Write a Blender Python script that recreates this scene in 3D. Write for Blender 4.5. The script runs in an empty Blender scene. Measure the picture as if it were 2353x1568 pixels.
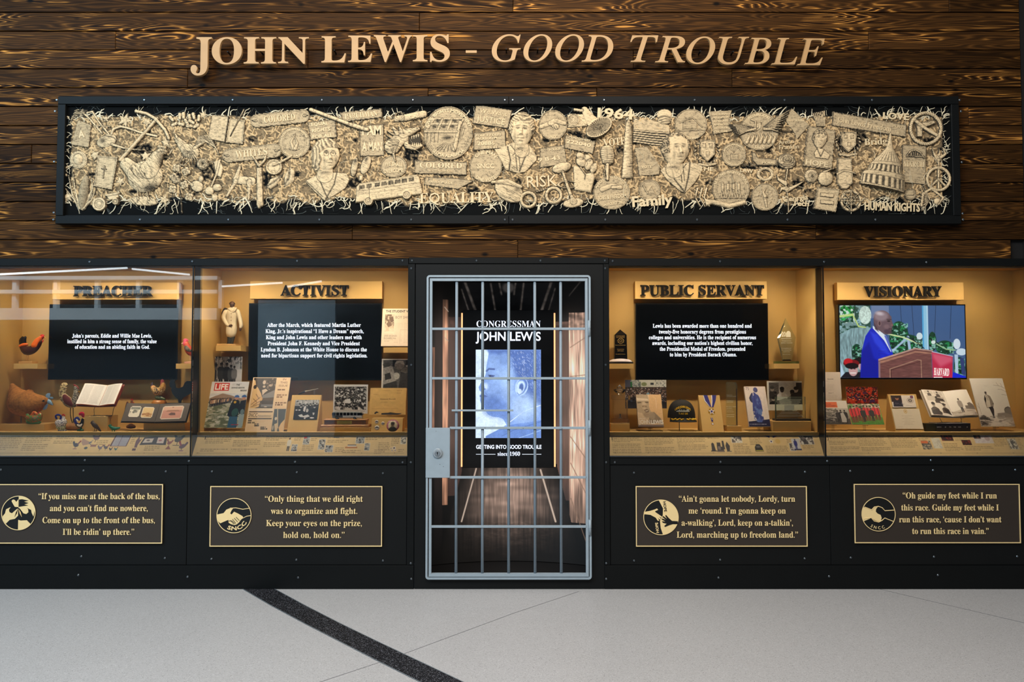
import bpy, math, random
import numpy as np

# ------------------------------------------------------------------ camera, world, lights, exposure
F, CX, CY = 1750.0, 1176.5, 784.0          # focal length and centre in the 2353 x 1568 frame
D, HC = 5.15, 1.465                        # camera stands 5.15 m before the wall, lens 1.465 m up
TILT = math.atan(66.0 / F)
SC = bpy.context.scene
COL = SC.collection

def make_camera():
 c = bpy.data.cameras.new('camera')
 c.sensor_width = 36.0
 c.lens = F * 36.0 / 2353.0
 c.clip_end = 100
 o = bpy.data.objects.new('camera', c)
 COL.objects.link(o)
 o.location = (0, -D, HC)
 o.rotation_euler = (math.pi / 2 + TILT, 0, 0)
 SC.camera = o

make_camera()
SC.view_settings.view_transform = 'Standard'
SC.view_settings.look = 'None'
SC.view_settings.gamma = 1.0
SC.view_settings.use_curve_mapping = False
SC.view_settings.exposure = 0.0
SC.cycles.max_bounces = 8
SC.cycles.transparent_max_bounces = 16
SC.cycles.caustics_reflective = False
SC.cycles.caustics_refractive = False
SC.cycles.sample_clamp_indirect = 4.0

w = bpy.data.worlds.new('world')
SC.world = w
w.use_nodes = True
w.node_tree.nodes['Background'].inputs[0].default_value = (0.50, 0.62, 0.78, 1)
w.node_tree.nodes['Background'].inputs[1].default_value = 0.14

def area(name, loc, target, sx, sy, power, col, spread=180):
 l = bpy.data.lights.new(name, 'AREA')
 l.shape = 'RECTANGLE'
 l.size, l.size_y = sx, sy
 l.energy = power
 l.color = col
 l.spread = math.radians(spread)
 o = bpy.data.objects.new(name, l)
 COL.objects.link(o)
 o.location = loc
 v = np.array(target, float) - np.array(loc, float)
 from mathutils import Vector
 o.rotation_euler = Vector(v).to_track_quat('-Z', 'Y').to_euler()
 return o

# daylight from the hall's tall windows behind and to the left, ceiling lights over the wall
area('window_light',(-6.0,-5.5,5.4),(-2.4,-0.5,0.0),4.5,2.4,430,(0.52,0.78,1.0))
area('ceiling_light_near_wall',(-0.35,-1.5,5.6),(-0.35,0.0,2.9),4.2,0.35,54,(1.0,0.88,0.72))
area('ceiling_light_hall',(-0.3,-4.4,5.4),(-0.3,-1.6,0.0),4.0,2.0,330,(1.0,0.89,0.80))

# ------------------------------------------------------------------ basic helpers
def lin(c):
 c = [x / 255.0 for x in c[:3]]
 return tuple(x / 12.92 if x <= 0.04045 else ((x + 0.055) / 1.055) ** 2.4 for x in c)

def P(px, py, y=0.0):
 """point on the vertical plane at depth y that the picture position (px, py) of the 2353x1568 frame shows"""
 px, py = np.asarray(px, float), np.asarray(py, float)
 a, b = (px - CX) / F, -(py - CY) / F
 ct, st = math.cos(TILT), math.sin(TILT)
 dy = ct - b * st
 dz = st + b * ct
 t = (D + y) / dy
 return a * t, np.zeros_like(t) + y, HC + dz * t

def Px(px, y=0.0, py=850):
 return float(P(px, py, y)[0])

def Pz(py, y=0.0, px=CX):
 return float(P(px, py, y)[2])

def S(y=0.0):
 """metres per photo pixel at depth y"""
 return (D + y) / F

def tag(o, label=None, cat=None, group=None, kind=None):
 if label: o['label'] = label
 if cat: o['category'] = cat
 if group: o['group'] = group
 if kind: o['kind'] = kind
 return o

def empty(name, loc, label, cat, group=None):
 o = bpy.data.objects.new(name, None)
 COL.objects.link(o)
 o.location = loc
 o.empty_display_size = 0.05
 return tag(o, label, cat, group)

def link_mesh(name, V, Fc, mat, parent=None, smooth=False, cols=None, mats=None, midx=None):
 V = np.asarray(V, float)
 if parent is not None:
  base = np.array(parent.get('_w', tuple(parent.location)), float)
 else:
  base = np.zeros(3)
 org = base if parent is not None else np.zeros(3)
 me = bpy.data.meshes.new(name)
 me.from_pydata((V - org).tolist(), [], Fc)
 o = bpy.data.objects.new(name, me)
 COL.objects.link(o)
 if parent is not None:
  o.parent = parent
  o['_w'] = tuple(float(v) for v in base)
 for m in (mats or [mat]):
  me.materials.append(m)
 if midx is not None:
  me.polygons.foreach_set('material_index', midx)
 if smooth:
  me.polygons.foreach_set('use_smooth', [True] * len(me.polygons))
 if cols is not None:
  at = me.color_attributes.new('Col', 'FLOAT_COLOR', 'POINT')
  c4 = np.ones((len(V), 4))
  c4[:, :3] = cols
  at.data.foreach_set('color', c4.ravel())
 me.update()
 return o

class MB:
 """collects shapes into one mesh, all in world coordinates"""

 def __init__(s):
  s.v, s.f, s.n = [], [], 0

 def add(s, V, Fc):
  V = np.asarray(V, float).reshape(-1, 3)
  s.v.append(V)
  n = s.n
  s.f += [tuple(i + n for i in f) for f in Fc]
  s.n += len(V)
  return s

 def box(s, x0, x1, y0, y1, z0, z1, b=0.0):
  if x0 > x1: x0, x1 = x1, x0
  if y0 > y1: y0, y1 = y1, y0
  if z0 > z1: z0, z1 = z1, z0
  if b <= 0:
   V = [(x, y, z) for x in (x0, x1) for y in (y0, y1) for z in (z0, z1)]
   return s.add(V,[(0,1,3,2),(4,6,7,5),(0,4,5,1),(2,3,7,6),(0,2,6,4),(1,5,7,3)])
  b = min(b, (x1 - x0) / 2.1, (y1 - y0) / 2.1, (z1 - z0) / 2.1)
  # front (towards -y) face with chamfered edge
  V = []
  for (yy, i) in ((y1, 0), (y0 + b, 0), (y0, b)):
   V += [(x0 + i,yy,z0 + i),(x1 - i,yy,z0 + i),(x1 - i,yy,z1 - i),(x0 + i,yy,z1 - i)]
  Fc = [(0, 3, 2, 1)[::1], (8, 9, 10, 11)]
  for r in (0, 4):
   for k in range(4):
    k2 = (k + 1) % 4
    Fc.append((r + k, r + k2, r + 4 + k2, r + 4 + k))
  return s.add(V, Fc)

 def prism(s, pts, y0, y1):
  """pts: (x,z) outline, extruded from y0 (front) to y1"""
  n = len(pts)
  V = [(p[0], y0, p[1]) for p in pts] + [(p[0], y1, p[1]) for p in pts]
  Fc = [tuple(range(n)), tuple(range(2 * n - 1, n - 1, -1))]
  for k in range(n):
   k2 = (k + 1) % n
   Fc.append((k, n + k, n + k2, k2))
  return s.add(V, Fc)

 def tube(s, pts, r, seg=8, caps=True, flat=1.0):
  """round tube through 3-D points; r one radius or one per point; flat scales the y radius"""
  pts = np.asarray(pts, float)
  n = len(pts)
  rr = np.full(n, r, float) if np.isscalar(r) else np.asarray(r, float)
  T = np.gradient(pts, axis=0)
  T /= np.linalg.norm(T, axis=1)[:, None] + 1e-12
  up = np.array((0, 1.0, 0))
  if abs(T[:, 1]).mean() > 0.9: up = np.array((1.0, 0, 0))
  V = []
  for i in range(n):
   a = np.cross(T[i], up)
   a /= np.linalg.norm(a) + 1e-12
   c = np.cross(a, T[i])
   for k in range(seg):
    t = 2 * math.pi * k / seg
    V.append(pts[i] + rr[i] * (a * math.cos(t) + c * flat * math.sin(t)))
  Fc = []
  for i in range(n - 1):
   for k in range(seg):
    k2 = (k + 1) % seg
    Fc.append((i * seg + k, i * seg + k2, (i + 1) * seg + k2, (i + 1) * seg + k))
  if caps:
   Fc.append(tuple(range(seg - 1, -1, -1)))
   Fc.append(tuple((n - 1) * seg + k for k in range(seg)))
  return s.add(V, Fc)

 def disc(s, c, r, y0, y1, seg=24, rz=None, b=0.0):
  """flat cylinder facing the viewer"""
  rz = rz or r
  V, Fc = [], []
  rings = [(y1, 0), (y0 + b, 0), (y0, b)] if b else [(y1, 0), (y0, 0)]
  for (yy, i) in rings:
   for k in range(seg):
    t = 2 * math.pi * k / seg
    V.append((c[0] + (r - i) * math.cos(t), yy, c[1] + (rz - i) * math.sin(t)))
  for j in range(len(rings) - 1):
   for k in range(seg):
    k2 = (k + 1) % seg
    Fc.append((j * seg + k, j * seg + k2, (j + 1) * seg + k2, (j + 1) * seg + k))
  Fc.append(tuple(range(seg - 1, -1, -1)))
  Fc.append(tuple((len(rings) - 1) * seg + k for k in range(seg)))
  return s.add(V, Fc)

 def ring(s, c, r, t, y0, y1, seg=40, rz=None):
  rz = rz or r
  V, Fc = [], []
  for k in range(seg):
   a = 2 * math.pi * k / seg
   ca, sa = math.cos(a), math.sin(a)
   for (q, yy) in ((0, y1), (0, y0), (-t, y0), (-t, y1)):
    V.append((c[0] + (r + q) * ca, yy, c[1] + (rz + q) * sa))
  for k in range(seg):
   k2 = (k + 1) % seg
   for j in range(4):
    j2 = (j + 1) % 4
    Fc.append((k * 4 + j, k2 * 4 + j, k2 * 4 + j2, k * 4 + j2))
  return s.add(V, Fc)

 def lathe(s, c, prof, seg=24, sq=1.0):
  """prof: (radius, z) list turned round the upright axis at c=(x,y); sq scales y"""
  V, Fc = [], []
  for (r, z) in prof:
   for k in range(seg):
    a = 2 * math.pi * k / seg
    V.append((c[0] + r * math.cos(a), c[1] + sq * r * math.sin(a), z))
  for i in range(len(prof) - 1):
   for k in range(seg):
    k2 = (k + 1) % seg
    Fc.append((i * seg + k, i * seg + k2, (i + 1) * seg + k2, (i + 1) * seg + k))
  Fc.append(tuple(range(seg - 1, -1, -1)))
  Fc.append(tuple((len(prof) - 1) * seg + k for k in range(seg)))
  return s.add(V, Fc)

 def ball(s, c, rx, ry=None, rz=None, seg=14, rings=8):
  ry, rz = ry or rx, rz or rx
  V, Fc = [(c[0], c[1], c[2] - rz)], []
  for i in range(1, rings):
   t = math.pi * i / rings
   for k in range(seg):
    a = 2 * math.pi * k / seg
    V.append((c[0] + rx * math.sin(t) * math.cos(a), c[1] + ry * math.sin(t) * math.sin(a), c[2] - rz * math.cos(t)))
  V.append((c[0], c[1], c[2] + rz))
  for k in range(seg):
   k2 = (k + 1) % seg
   Fc.append((0, 1 + k2, 1 + k))
   for i in range(rings - 2):
    Fc.append((1 + i * seg + k, 1 + i * seg + k2, 1 + (i + 1) * seg + k2, 1 + (i + 1) * seg + k))
   Fc.append((len(V) - 1, 1 + (rings - 2) * seg + k, 1 + (rings - 2) * seg + k2))
  return s.add(V, Fc)

 def loft(s, pts, y, ratio=0.75, seg=12, ends=True):
  """smooth round body through picture points (px, py, radius_px) at depth y; ratio = thickness/height"""
  A = np.array([(p[0], p[1], p[2], (p[3] if len(p) > 3 else 0.0)) for p in pts], float)
  n = len(A)
  m = max(3 * (n - 1) + 1, 4)
  t = np.linspace(0, n - 1, m)
  # Catmull-Rom through the control points
  B = np.zeros((m, 4))
  for i, u in enumerate(t):
   k = min(int(u), n - 2)
   f = u - k
   p0, p1, p2, p3 = A[max(k - 1, 0)], A[k], A[k + 1], A[min(k + 2, n - 1)]
   B[i] = 0.5 * ((2 * p1) + (-p0 + p2) * f + (2 * p0 - 5 * p1 + 4 * p2 - p3) * f * f + (-p0 + 3 * p1 - 3 * p2 + p3) * f ** 3)
  B[:, 2] = np.maximum(B[:, 2], 0.25)
  yy = y + B[:, 3]
  X, _, Z = P(B[:, 0], B[:, 1], 0.0)
  X, Z = X * (D + y) / D, HC + (Z - HC) * (D + y) / D
  R = B[:, 2] * S(y)
  path = np.stack([X, yy, Z], 1)
  if ends:   # rounded ends
   def cap(a, b, ra):
    d = (a - b); d /= np.linalg.norm(d) + 1e-9
    return [a + d * ra * 0.6, a + d * ra * 0.9], [ra * 0.75, ra * 0.3]
   c0, r0 = cap(path[0], path[1], R[0])
   c1, r1 = cap(path[-1], path[-2], R[-1])
   path = np.vstack([c0[::-1], path, c1])
   R = np.concatenate([r0[::-1], R, r1])
  return s.tube(path, R, seg, True, ratio)

 def build(s, name, mat, parent=None, smooth=False):
  V = np.vstack(s.v)
  return link_mesh(name, V, s.f, mat, parent, smooth)

# ------------------------------------------------------------------ materials
MATS = {}

def nt(name):
 m = bpy.data.materials.new(name)
 m.use_nodes = True
 n = m.node_tree.nodes
 return m, m.node_tree, n, n['Principled BSDF'], m.node_tree.links

def mat(name, rgb, rough=0.5, metal=0.0, var=0.12, scale=40.0, bump=0.0, emit=0.0, spec=0.5, coat=0.0):
 """plain procedural material: colour broken up by fine noise, optional bump"""
 if name in MATS: return MATS[name]
 m, t, n, b, L = nt(name)
 c = lin(rgb)
 tc = n.new('ShaderNodeTexCoord')
 no = n.new('ShaderNodeTexNoise')
 no.inputs['Scale'].default_value = scale
 no.inputs['Detail'].default_value = 4
 L.new(tc.outputs['Object'], no.inputs['Vector'])
 mx = n.new('ShaderNodeMixRGB')
 mx.inputs[1].default_value = tuple(x * (1 - var) for x in c) + (1,)
 mx.inputs[2].default_value = tuple(min(1, x * (1 + var)) for x in c) + (1,)
 L.new(no.outputs['Fac'], mx.inputs[0])
 L.new(mx.outputs[0], b.inputs['Base Color'])
 b.inputs['Roughness'].default_value = rough
 b.inputs['Metallic'].default_value = metal
 b.inputs['Specular IOR Level'].default_value = spec
 b.inputs['Coat Weight'].default_value = coat
 if bump:
  bp = n.new('ShaderNodeBump')
  bp.inputs['Strength'].default_value = bump
  bp.inputs['Distance'].default_value = 0.002
  L.new(no.outputs['Fac'], bp.inputs['Height'])
  L.new(bp.outputs[0], b.inputs['Normal'])
 if emit:
  L.new(mx.outputs[0], b.inputs['Emission Color'])
  b.inputs['Emission Strength'].default_value = emit
 MATS[name] = m
 return m

def attr_mat(name, rough=0.5, emit=0.0, spec=0.4, bump=0.0, bscale=300):
 if name in MATS: return MATS[name]
 m, t, n, b, L = nt(name)
 a = n.new('ShaderNodeAttribute')
 a.attribute_name = 'Col'
 if emit:
  b.inputs['Base Color'].default_value = (0.01, 0.01, 0.01, 1)
  L.new(a.outputs['Color'], b.inputs['Emission Color'])
  b.inputs['Emission Strength'].default_value = emit
 else:
  L.new(a.outputs['Color'], b.inputs['Base Color'])
 b.inputs['Roughness'].default_value = rough
 b.inputs['Specular IOR Level'].default_value = spec
 if bump:
  tc = n.new('ShaderNodeTexCoord')
  no = n.new('ShaderNodeTexNoise')
  no.inputs['Scale'].default_value = bscale
  L.new(tc.outputs['Object'], no.inputs['Vector'])
  bp = n.new('ShaderNodeBump')
  bp.inputs['Strength'].default_value = bump
  bp.inputs['Distance'].default_value = 0.002
  L.new(no.outputs['Fac'], bp.inputs['Height'])
  L.new(bp.outputs[0], b.inputs['Normal'])
 MATS[name] = m
 return m

def glass_sheet():
 """thin pane: clear, with the mirror reflection of real glass"""
 m, t, n, b, L = nt('pane_glass')
 n.remove(b)
 out = n['Material Output']
 tr = n.new('ShaderNodeBsdfTransparent')
 tr.inputs[0].default_value = (0.98, 0.99, 0.985, 1)
 gl = n.new('ShaderNodeBsdfGlossy')
 gl.inputs['Roughness'].default_value = 0.0
 fr = n.new('ShaderNodeFresnel')
 fr.inputs[0].default_value = 1.75
 mx = n.new('ShaderNodeMixShader')
 L.new(fr.outputs[0], mx.inputs[0])
 L.new(tr.outputs[0], mx.inputs[1])
 L.new(gl.outputs[0], mx.inputs[2])
 L.new(mx.outputs[0], out.inputs['Surface'])
 return m

def crystal_mat(name, tint, rough=0.02):
 """clear solid: straight-through light, mirror reflection growing at the edges, a little milky body"""
 if name in MATS: return MATS[name]
 m, t, n, b, L = nt(name)
 n.remove(b)
 tr = n.new('ShaderNodeBsdfTransparent'); tr.inputs[0].default_value = tuple(x ** .3 for x in lin(tint)) + (1,)
 gl = n.new('ShaderNodeBsdfGlossy'); gl.inputs['Roughness'].default_value = max(rough, .03)
 df = n.new('ShaderNodeBsdfDiffuse'); df.inputs[0].default_value = lin(tint) + (1,)
 fr = n.new('ShaderNodeFresnel'); fr.inputs[0].default_value = 1.6
 m1, m2 = n.new('ShaderNodeMixShader'), n.new('ShaderNodeMixShader')
 m1.inputs[0].default_value = .05
 L.new(tr.outputs[0], m1.inputs[1]); L.new(df.outputs[0], m1.inputs[2])
 L.new(fr.outputs[0], m2.inputs[0]); L.new(m1.outputs[0], m2.inputs[1]); L.new(gl.outputs[0], m2.inputs[2])
 L.new(m2.outputs[0], n['Material Output'].inputs['Surface'])
 MATS[name] = m
 return m

def wood_mat():
 m, t, n, b, L = nt('brushed_burnt_wood')
 tc = n.new('ShaderNodeTexCoord')
 oi = n.new('ShaderNodeObjectInfo')
 sc = n.new('ShaderNodeVectorMath'); sc.operation = 'SCALE'
 cb = n.new('ShaderNodeCombineXYZ')
 mu = n.new('ShaderNodeMath'); mu.operation = 'MULTIPLY'; mu.inputs[1].default_value = 57.0
 L.new(oi.outputs['Random'], mu.inputs[0])
 L.new(mu.outputs[0], cb.inputs[0]); L.new(mu.outputs[0], cb.inputs[1])
 ad = n.new('ShaderNodeVectorMath'); ad.operation = 'ADD'
 L.new(tc.outputs['Object'], ad.inputs[0]); L.new(cb.outputs[0], ad.inputs[1])
 mp = n.new('ShaderNodeMapping')
 mp.inputs['Scale'].default_value = (0.9, 1, 12.0)
 L.new(ad.outputs[0], mp.inputs[0])
 n1 = n.new('ShaderNodeTexNoise')
 n1.inputs['Scale'].default_value = 1.15; n1.inputs['Detail'].default_value = 1.5; n1.inputs['Roughness'].default_value = 0.45
 L.new(mp.outputs[0], n1.inputs['Vector'])
 m1 = n.new('ShaderNodeMath'); m1.operation = 'MULTIPLY'; m1.inputs[1].default_value = 20.0
 L.new(n1.outputs['Fac'], m1.inputs[0])
 fr = n.new('ShaderNodeMath'); fr.operation = 'PINGPONG'; fr.inputs[1].default_value = 0.5
 L.new(m1.outputs[0], fr.inputs[0])
 # fine fibre
 mp2 = n.new('ShaderNodeMapping'); mp2.inputs['Scale'].default_value = (3, 1, 260)
 L.new(ad.outputs[0], mp2.inputs[0])
 n2 = n.new('ShaderNodeTexNoise'); n2.inputs['Scale'].default_value = 1.0; n2.inputs['Detail'].default_value = 3
 L.new(mp2.outputs[0], n2.inputs['Vector'])
 a2 = n.new('ShaderNodeMath'); a2.operation = 'MULTIPLY_ADD'; a2.inputs[1].default_value = 0.42;
 L.new(n2.outputs['Fac'], a2.inputs[0]); L.new(fr.outputs[0], a2.inputs[2])
 # broad patches where the brushed grain shows
 mp3 = n.new('ShaderNodeMapping'); mp3.inputs['Scale'].default_value = (1.1, 1, 7.0)
 L.new(ad.outputs[0], mp3.inputs[0])
 n3 = n.new('ShaderNodeTexNoise'); n3.inputs['Scale'].default_value = 1.6; n3.inputs['Detail'].default_value = 2
 L.new(mp3.outputs[0], n3.inputs['Vector'])
 r3 = n.new('ShaderNodeMapRange'); r3.inputs[1].default_value = 0.52; r3.inputs[2].default_value = 0.64
 L.new(n3.outputs['Fac'], r3.inputs[0])
 ramp = n.new('ShaderNodeValToRGB')
 e = ramp.color_ramp.elements
 e[0].position = 0.26; e[0].color = lin((104, 68, 32)) + (1,)
 e[1].position = 0.42; e[1].color = lin((80, 52, 25)) + (1,)
 k = e.new(0.60); k.color = lin((62, 40, 20)) + (1,)
 L.new(a2.outputs[0], ramp.inputs[0])
 ramp2 = n.new('ShaderNodeValToRGB')
 e = ramp2.color_ramp.elements
 e[0].position = 0.24; e[0].color = lin((240, 168, 80)) + (1,)
 e[1].position = 0.36; e[1].color = lin((104, 66, 32)) + (1,)
 k = e.new(0.60); k.color = lin((46, 29, 17)) + (1,)
 L.new(a2.outputs[0], ramp2.inputs[0])
 mx = n.new('ShaderNodeMixRGB')
 L.new(r3.outputs[0], mx.inputs[0]); L.new(ramp.outputs[0], mx.inputs[1]); L.new(ramp2.outputs[0], mx.inputs[2])
 # knots
 mp4 = n.new('ShaderNodeMapping'); mp4.inputs['Scale'].default_value = (3.6, 0.001, 6.5)
 L.new(ad.outputs[0], mp4.inputs[0])
 vo = n.new('ShaderNodeTexVoronoi'); vo.inputs['Scale'].default_value = 1.0
 L.new(mp4.outputs[0], vo.inputs['Vector'])
 kr = n.new('ShaderNodeMapRange'); kr.inputs[1].default_value = 0.05; kr.inputs[2].default_value = 0.12
 L.new(vo.outputs['Distance'], kr.inputs[0])
 mk = n.new('ShaderNodeMixRGB'); mk.inputs[1].default_value = lin((22, 16, 13)) + (1,)
 L.new(kr.outputs[0], mk.inputs[0]); L.new(mx.outputs[0], mk.inputs[2])
 # each board its own tone
 hv = n.new('ShaderNodeHueSaturation'); hv.inputs['Saturation'].default_value = 1.0
 vr = n.new('ShaderNodeMapRange'); vr.inputs[3].default_value = 0.34; vr.inputs[4].default_value = 0.76
 L.new(oi.outputs['Random'], vr.inputs[0]); L.new(vr.outputs[0], hv.inputs['Value'])
 L.new(mk.outputs[0], hv.inputs['Color'])
 L.new(hv.outputs[0], b.inputs['Base Color'])
 b.inputs['Roughness'].default_value = 0.55
 b.inputs['Specular IOR Level'].default_value = 0.06
 bp = n.new('ShaderNodeBump'); bp.inputs['Strength'].default_value = 0.35; bp.inputs['Distance'].default_value = 0.0015
 L.new(a2.outputs[0], bp.inputs['Height']); L.new(bp.outputs[0], b.inputs['Normal'])
 return m

def floor_mat(name, base, chip, chip2, cs=260.0, rough=0.42):
 m, t, n, b, L = nt(name)
 tc = n.new('ShaderNodeTexCoord')
 v = n.new('ShaderNodeTexVoronoi'); v.inputs['Scale'].default_value = cs
 L.new(tc.outputs['Object'], v.inputs['Vector'])
 r = n.new('ShaderNodeValToRGB')
 e = r.color_ramp.elements
 e[0].position = 0.0; e[0].color = lin(chip) + (1,)
 e[1].position = 0.12; e[1].color = lin(base) + (1,)
 k = e.new(0.80); k.color = lin(base) + (1,)
 k = e.new(0.97); k.color = lin(chip2) + (1,)
 sep = n.new('ShaderNodeSeparateColor')
 L.new(v.outputs['Color'], sep.inputs[0])
 L.new(sep.outputs[0], r.inputs[0])
 no = n.new('ShaderNodeTexNoise'); no.inputs['Scale'].default_value = 1.3; no.inputs['Detail'].default_value = 5
 L.new(tc.outputs['Object'], no.inputs['Vector'])
 mr = n.new('ShaderNodeMapRange'); mr.inputs[3].default_value = 0.90; mr.inputs[4].default_value = 1.0
 L.new(no.outputs['Fac'], mr.inputs[0])
 mx = n.new('ShaderNodeMixRGB'); mx.blend_type = 'MULTIPLY'; mx.inputs[0].default_value = 1
 L.new(r.outputs[0], mx.inputs[1]); L.new(mr.outputs[0], mx.inputs[2])
 L.new(mx.outputs[0], b.inputs['Base Color'])
 b.inputs['Roughness'].default_value = rough
 b.inputs['Specular IOR Level'].default_value = 0.3
 return m

M_STEEL = mat('blackened_steel', (11, 13, 13), 0.55, 0.0, 0.18, 6, 0.1, spec=.22)
M_STEEL2 = mat('blackened_steel_bar', (13, 15, 15), 0.55, 0.0, 0.15, 8, 0.1, spec=.16)
M_BOLT = mat('bolt_steel', (120, 128, 134), 0.3, 0.9, 0.1, 300)
M_TAN = mat('tan_paint', (200, 164, 98), 0.62, 0, 0.03, 12, 0.03)
M_TAN2 = mat('tan_block_paint', (216, 178, 108), 0.6, 0, 0.03, 12, 0.03)
M_BLACKP = mat('black_lettering', (12, 10, 9), 0.6, 0, 0.1, spec=0.15)
M_GLASS = glass_sheet()
M_WOOD = wood_mat()
M_PRINT = attr_mat('printed_sheet', 0.45)
M_SCREEN = attr_mat('screen_image', 0.25, emit=1.0)
M_STRAW = attr_mat('woven_straw', 0.85, spec=0.15, bump=0.25, bscale=420)
M_BEZEL = mat('screen_bezel', (8, 8, 9), 0.25, 0, 0.05)
M_SCRBLK = mat('dark_screen', (7, 8, 10), 0.12, 0, 0.05, 5)
M_SCRTXT = mat('screen_text', (225, 235, 255), 0.5, 0, 0.0, emit=1.0)
M_GOLD = mat('cream_brass', (246, 216, 154), 0.5, 0.0, 0.05)
M_PLQ = mat('plaque_brown', (50, 41, 33), 0.55, 0, 0.05)
M_EMBL = mat('emblem_black', (12, 14, 14), 0.35, 0, 0.05)
M_TITLE = mat('pale_wood_letter', (182, 144, 96), 0.55, 0, 0.12, 18, 0.05)
M_ACRYL = crystal_mat('clear_acrylic', (245, 250, 248))
M_GRAYBAR = mat('painted_bar_steel', (152, 166, 174), 0.45, 0.0, 0.10, 25, 0.25)
M_DARK = mat('dark_void', (10, 10, 10), 0.8)

# ------------------------------------------------------------------ lettering: glyph meshes from Blender's own font
BOLD, ITAL, SANS, SANSB, BOLDI, SCRIPT = 'bold', 'ital', 'sans', 'sansb', 'boldi', 'script'
_OFF = {BOLD: (0x1D400,0x1D41A,0x1D7CE),ITAL: (0x1D434,0x1D44E,0),SANS: (0,0,0),SANSB: (0x1D5D4,0x1D5EE,0x1D7EC),
  BOLDI: (0x1D468, 0x1D482, 0x1D7CE), SCRIPT: (0x1D4D0, 0x1D4EA, 0)}
_G = {}
_tc = bpy.data.curves.new('glyph_source', 'FONT')
_to = bpy.data.objects.new('glyph_source', _tc)
COL.objects.link(_to)

_HAS = {BOLD: set('ABCDEFGHIJKLMNOPRSTUVWY' + 'abcdefghijklmnoprstuvwyz' + '0169'), ITAL: set('GODTRUBLEH')}

def _ch(c, st):
 u, l, d = _OFF[st]
 if c not in _HAS.get(st, ()): return c
 if c.isupper() and u: return chr(u + ord(c) - 65)
 if c.islower() and l: return chr(0x210E) if (st == ITAL and c == 'h') else chr(l + ord(c) - 97)
 if c.isdigit() and d: return chr(d + ord(c) - 48)
 return c

def _raw(body, ex, off, res):
 _tc.body = body
 _tc.extrude = ex
 _tc.offset = off
 _tc.resolution_u = res
 _tc.fill_mode = 'BOTH' if ex else 'FRONT'
 _to.update_tag()
 bpy.context.view_layer.update()
 dg = bpy.context.evaluated_depsgraph_get()
 ev = _to.evaluated_get(dg)
 me = ev.to_mesh()
 V = np.zeros(len(me.vertices) * 3)
 me.vertices.foreach_get('co', V)
 Fc = [tuple(p.vertices) for p in me.polygons]
 ev.to_mesh_clear()
 return V.reshape(-1, 3), Fc

CHARS = 'ABCDEFGHIJKLMNOPQRSTUVWXYZabcdefghijklmnopqrstuvwxyz0123456789.,’‘“”!-/&='

def _batch(chars, st, solid, off, res):
 """all glyphs of a style in one go: one per line, lines far apart"""
 _tc.space_line = 4.0
 V, Fc = _raw('\n'.join(_ch(c, st) for c in chars), 0.5 if solid else 0.0, off, res)
 line = np.clip(np.floor((-V[:, 1] + 2.2) / 4.0).astype(int), 0, len(chars) - 1)
 out = {}
 order = np.argsort(line, kind='stable')
 newi = np.zeros(len(V), int)
 cuts = np.searchsorted(line[order], np.arange(len(chars) + 1))
 for i in range(len(chars)):
  ids = order[cuts[i]:cuts[i + 1]]
  newi[ids] = np.arange(len(ids))
  W_ = V[ids].copy()
  W_[:, 1] += 4.0 * i
  out[i] = (W_, [])
 for f in Fc:
  out[line[f[0]]][1].append(tuple(int(newi[k]) for k in f))
 _tc.space_line = 1.0
 return out

def glyph(c, st, solid=False, off=0.0, res=3):
 if st == SANSB: st, off = SANS, 0.028
 k = (c, st, solid, off, res)
 if k in _G: return _G[k]
 if ('adv', st) not in _G:
  _tc.space_line = 4.0
  cs = CHARS + ' '
  V, Fc = _raw('\n'.join('.' + _ch(c_, st) + '.' for c_ in cs) + '\n..', 0, 0, 1)
  line = np.floor((-V[:, 1] + 2.2) / 4.0).astype(int)
  mx = [V[line == i][:, 0].max() for i in range(len(cs) + 1)]
  _G[('adv', st)] = {c_: mx[i] - mx[-1] for i, c_ in enumerate(cs)}
  _tc.space_line = 1.0
 adv = _G[('adv', st)]
 B = _batch(CHARS, st, solid, off, res)
 for i, c_ in enumerate(CHARS):
  _G[(c_, st, solid, off, res)] = B[i] + (adv[c_],)
 _G[(' ', st, solid, off, res)] = (np.zeros((0, 3)), [], adv[' '])
 return _G[k]

def capheight(st):
 k = ('cap', st)
 if k not in _G:
  _G[k] = glyph('H', st, False, 0.0, 2)[0][:, 1].max()
 return _G[k]

def run(s, st, cap, width=None, solid=False, off=0.0, res=3, track=0.0, split=False):
 """lay out a line: returns [(V, F)] per letter, V = (x, up, depth) with x from 0; width squeezes to fit"""
 x, out = 0.0, []
 sc = cap / capheight(st)
 for c in s:
  V, Fc, adv = glyph(c, st, solid, off, res)
  if len(V):
   W_ = V.copy()
   W_[:, 0] += x
   out.append([W_, Fc])
  x += adv + track
 if not out: return [], 0
 x0 = min(v[:, 0].min() for v, _ in out)
 x1 = max(v[:, 0].max() for v, _ in out)
 kx = sc if width is None else width / (x1 - x0)
 for o in out:
  o[0] = np.stack([(o[0][:, 0] - x0) * kx, o[0][:, 1] * sc, o[0][:, 2]], 1)
 return out, (x1 - x0) * kx

class Fr:
 """a flat sheet's frame: origin, right, up, outward normal"""

 def __init__(s, o, u, v):
  s.o, s.u, s.v = [np.asarray(a, float) for a in (o, u, v)]
  s.u = s.u / np.linalg.norm(s.u)
  s.v = s.v / np.linalg.norm(s.v)
  s.n = np.cross(s.u, s.v)

 def at(s, x, z, d=0.0):
  x, z, d = np.broadcast_arrays(np.asarray(x, float), np.asarray(z, float), np.asarray(d, float))
  return s.o + x[..., None] * s.u + z[..., None] * s.v + d[..., None] * s.n

def wall_frame(y):
 return Fr((0, y, 0), (1, 0, 0), (0, 0, 1))

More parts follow.
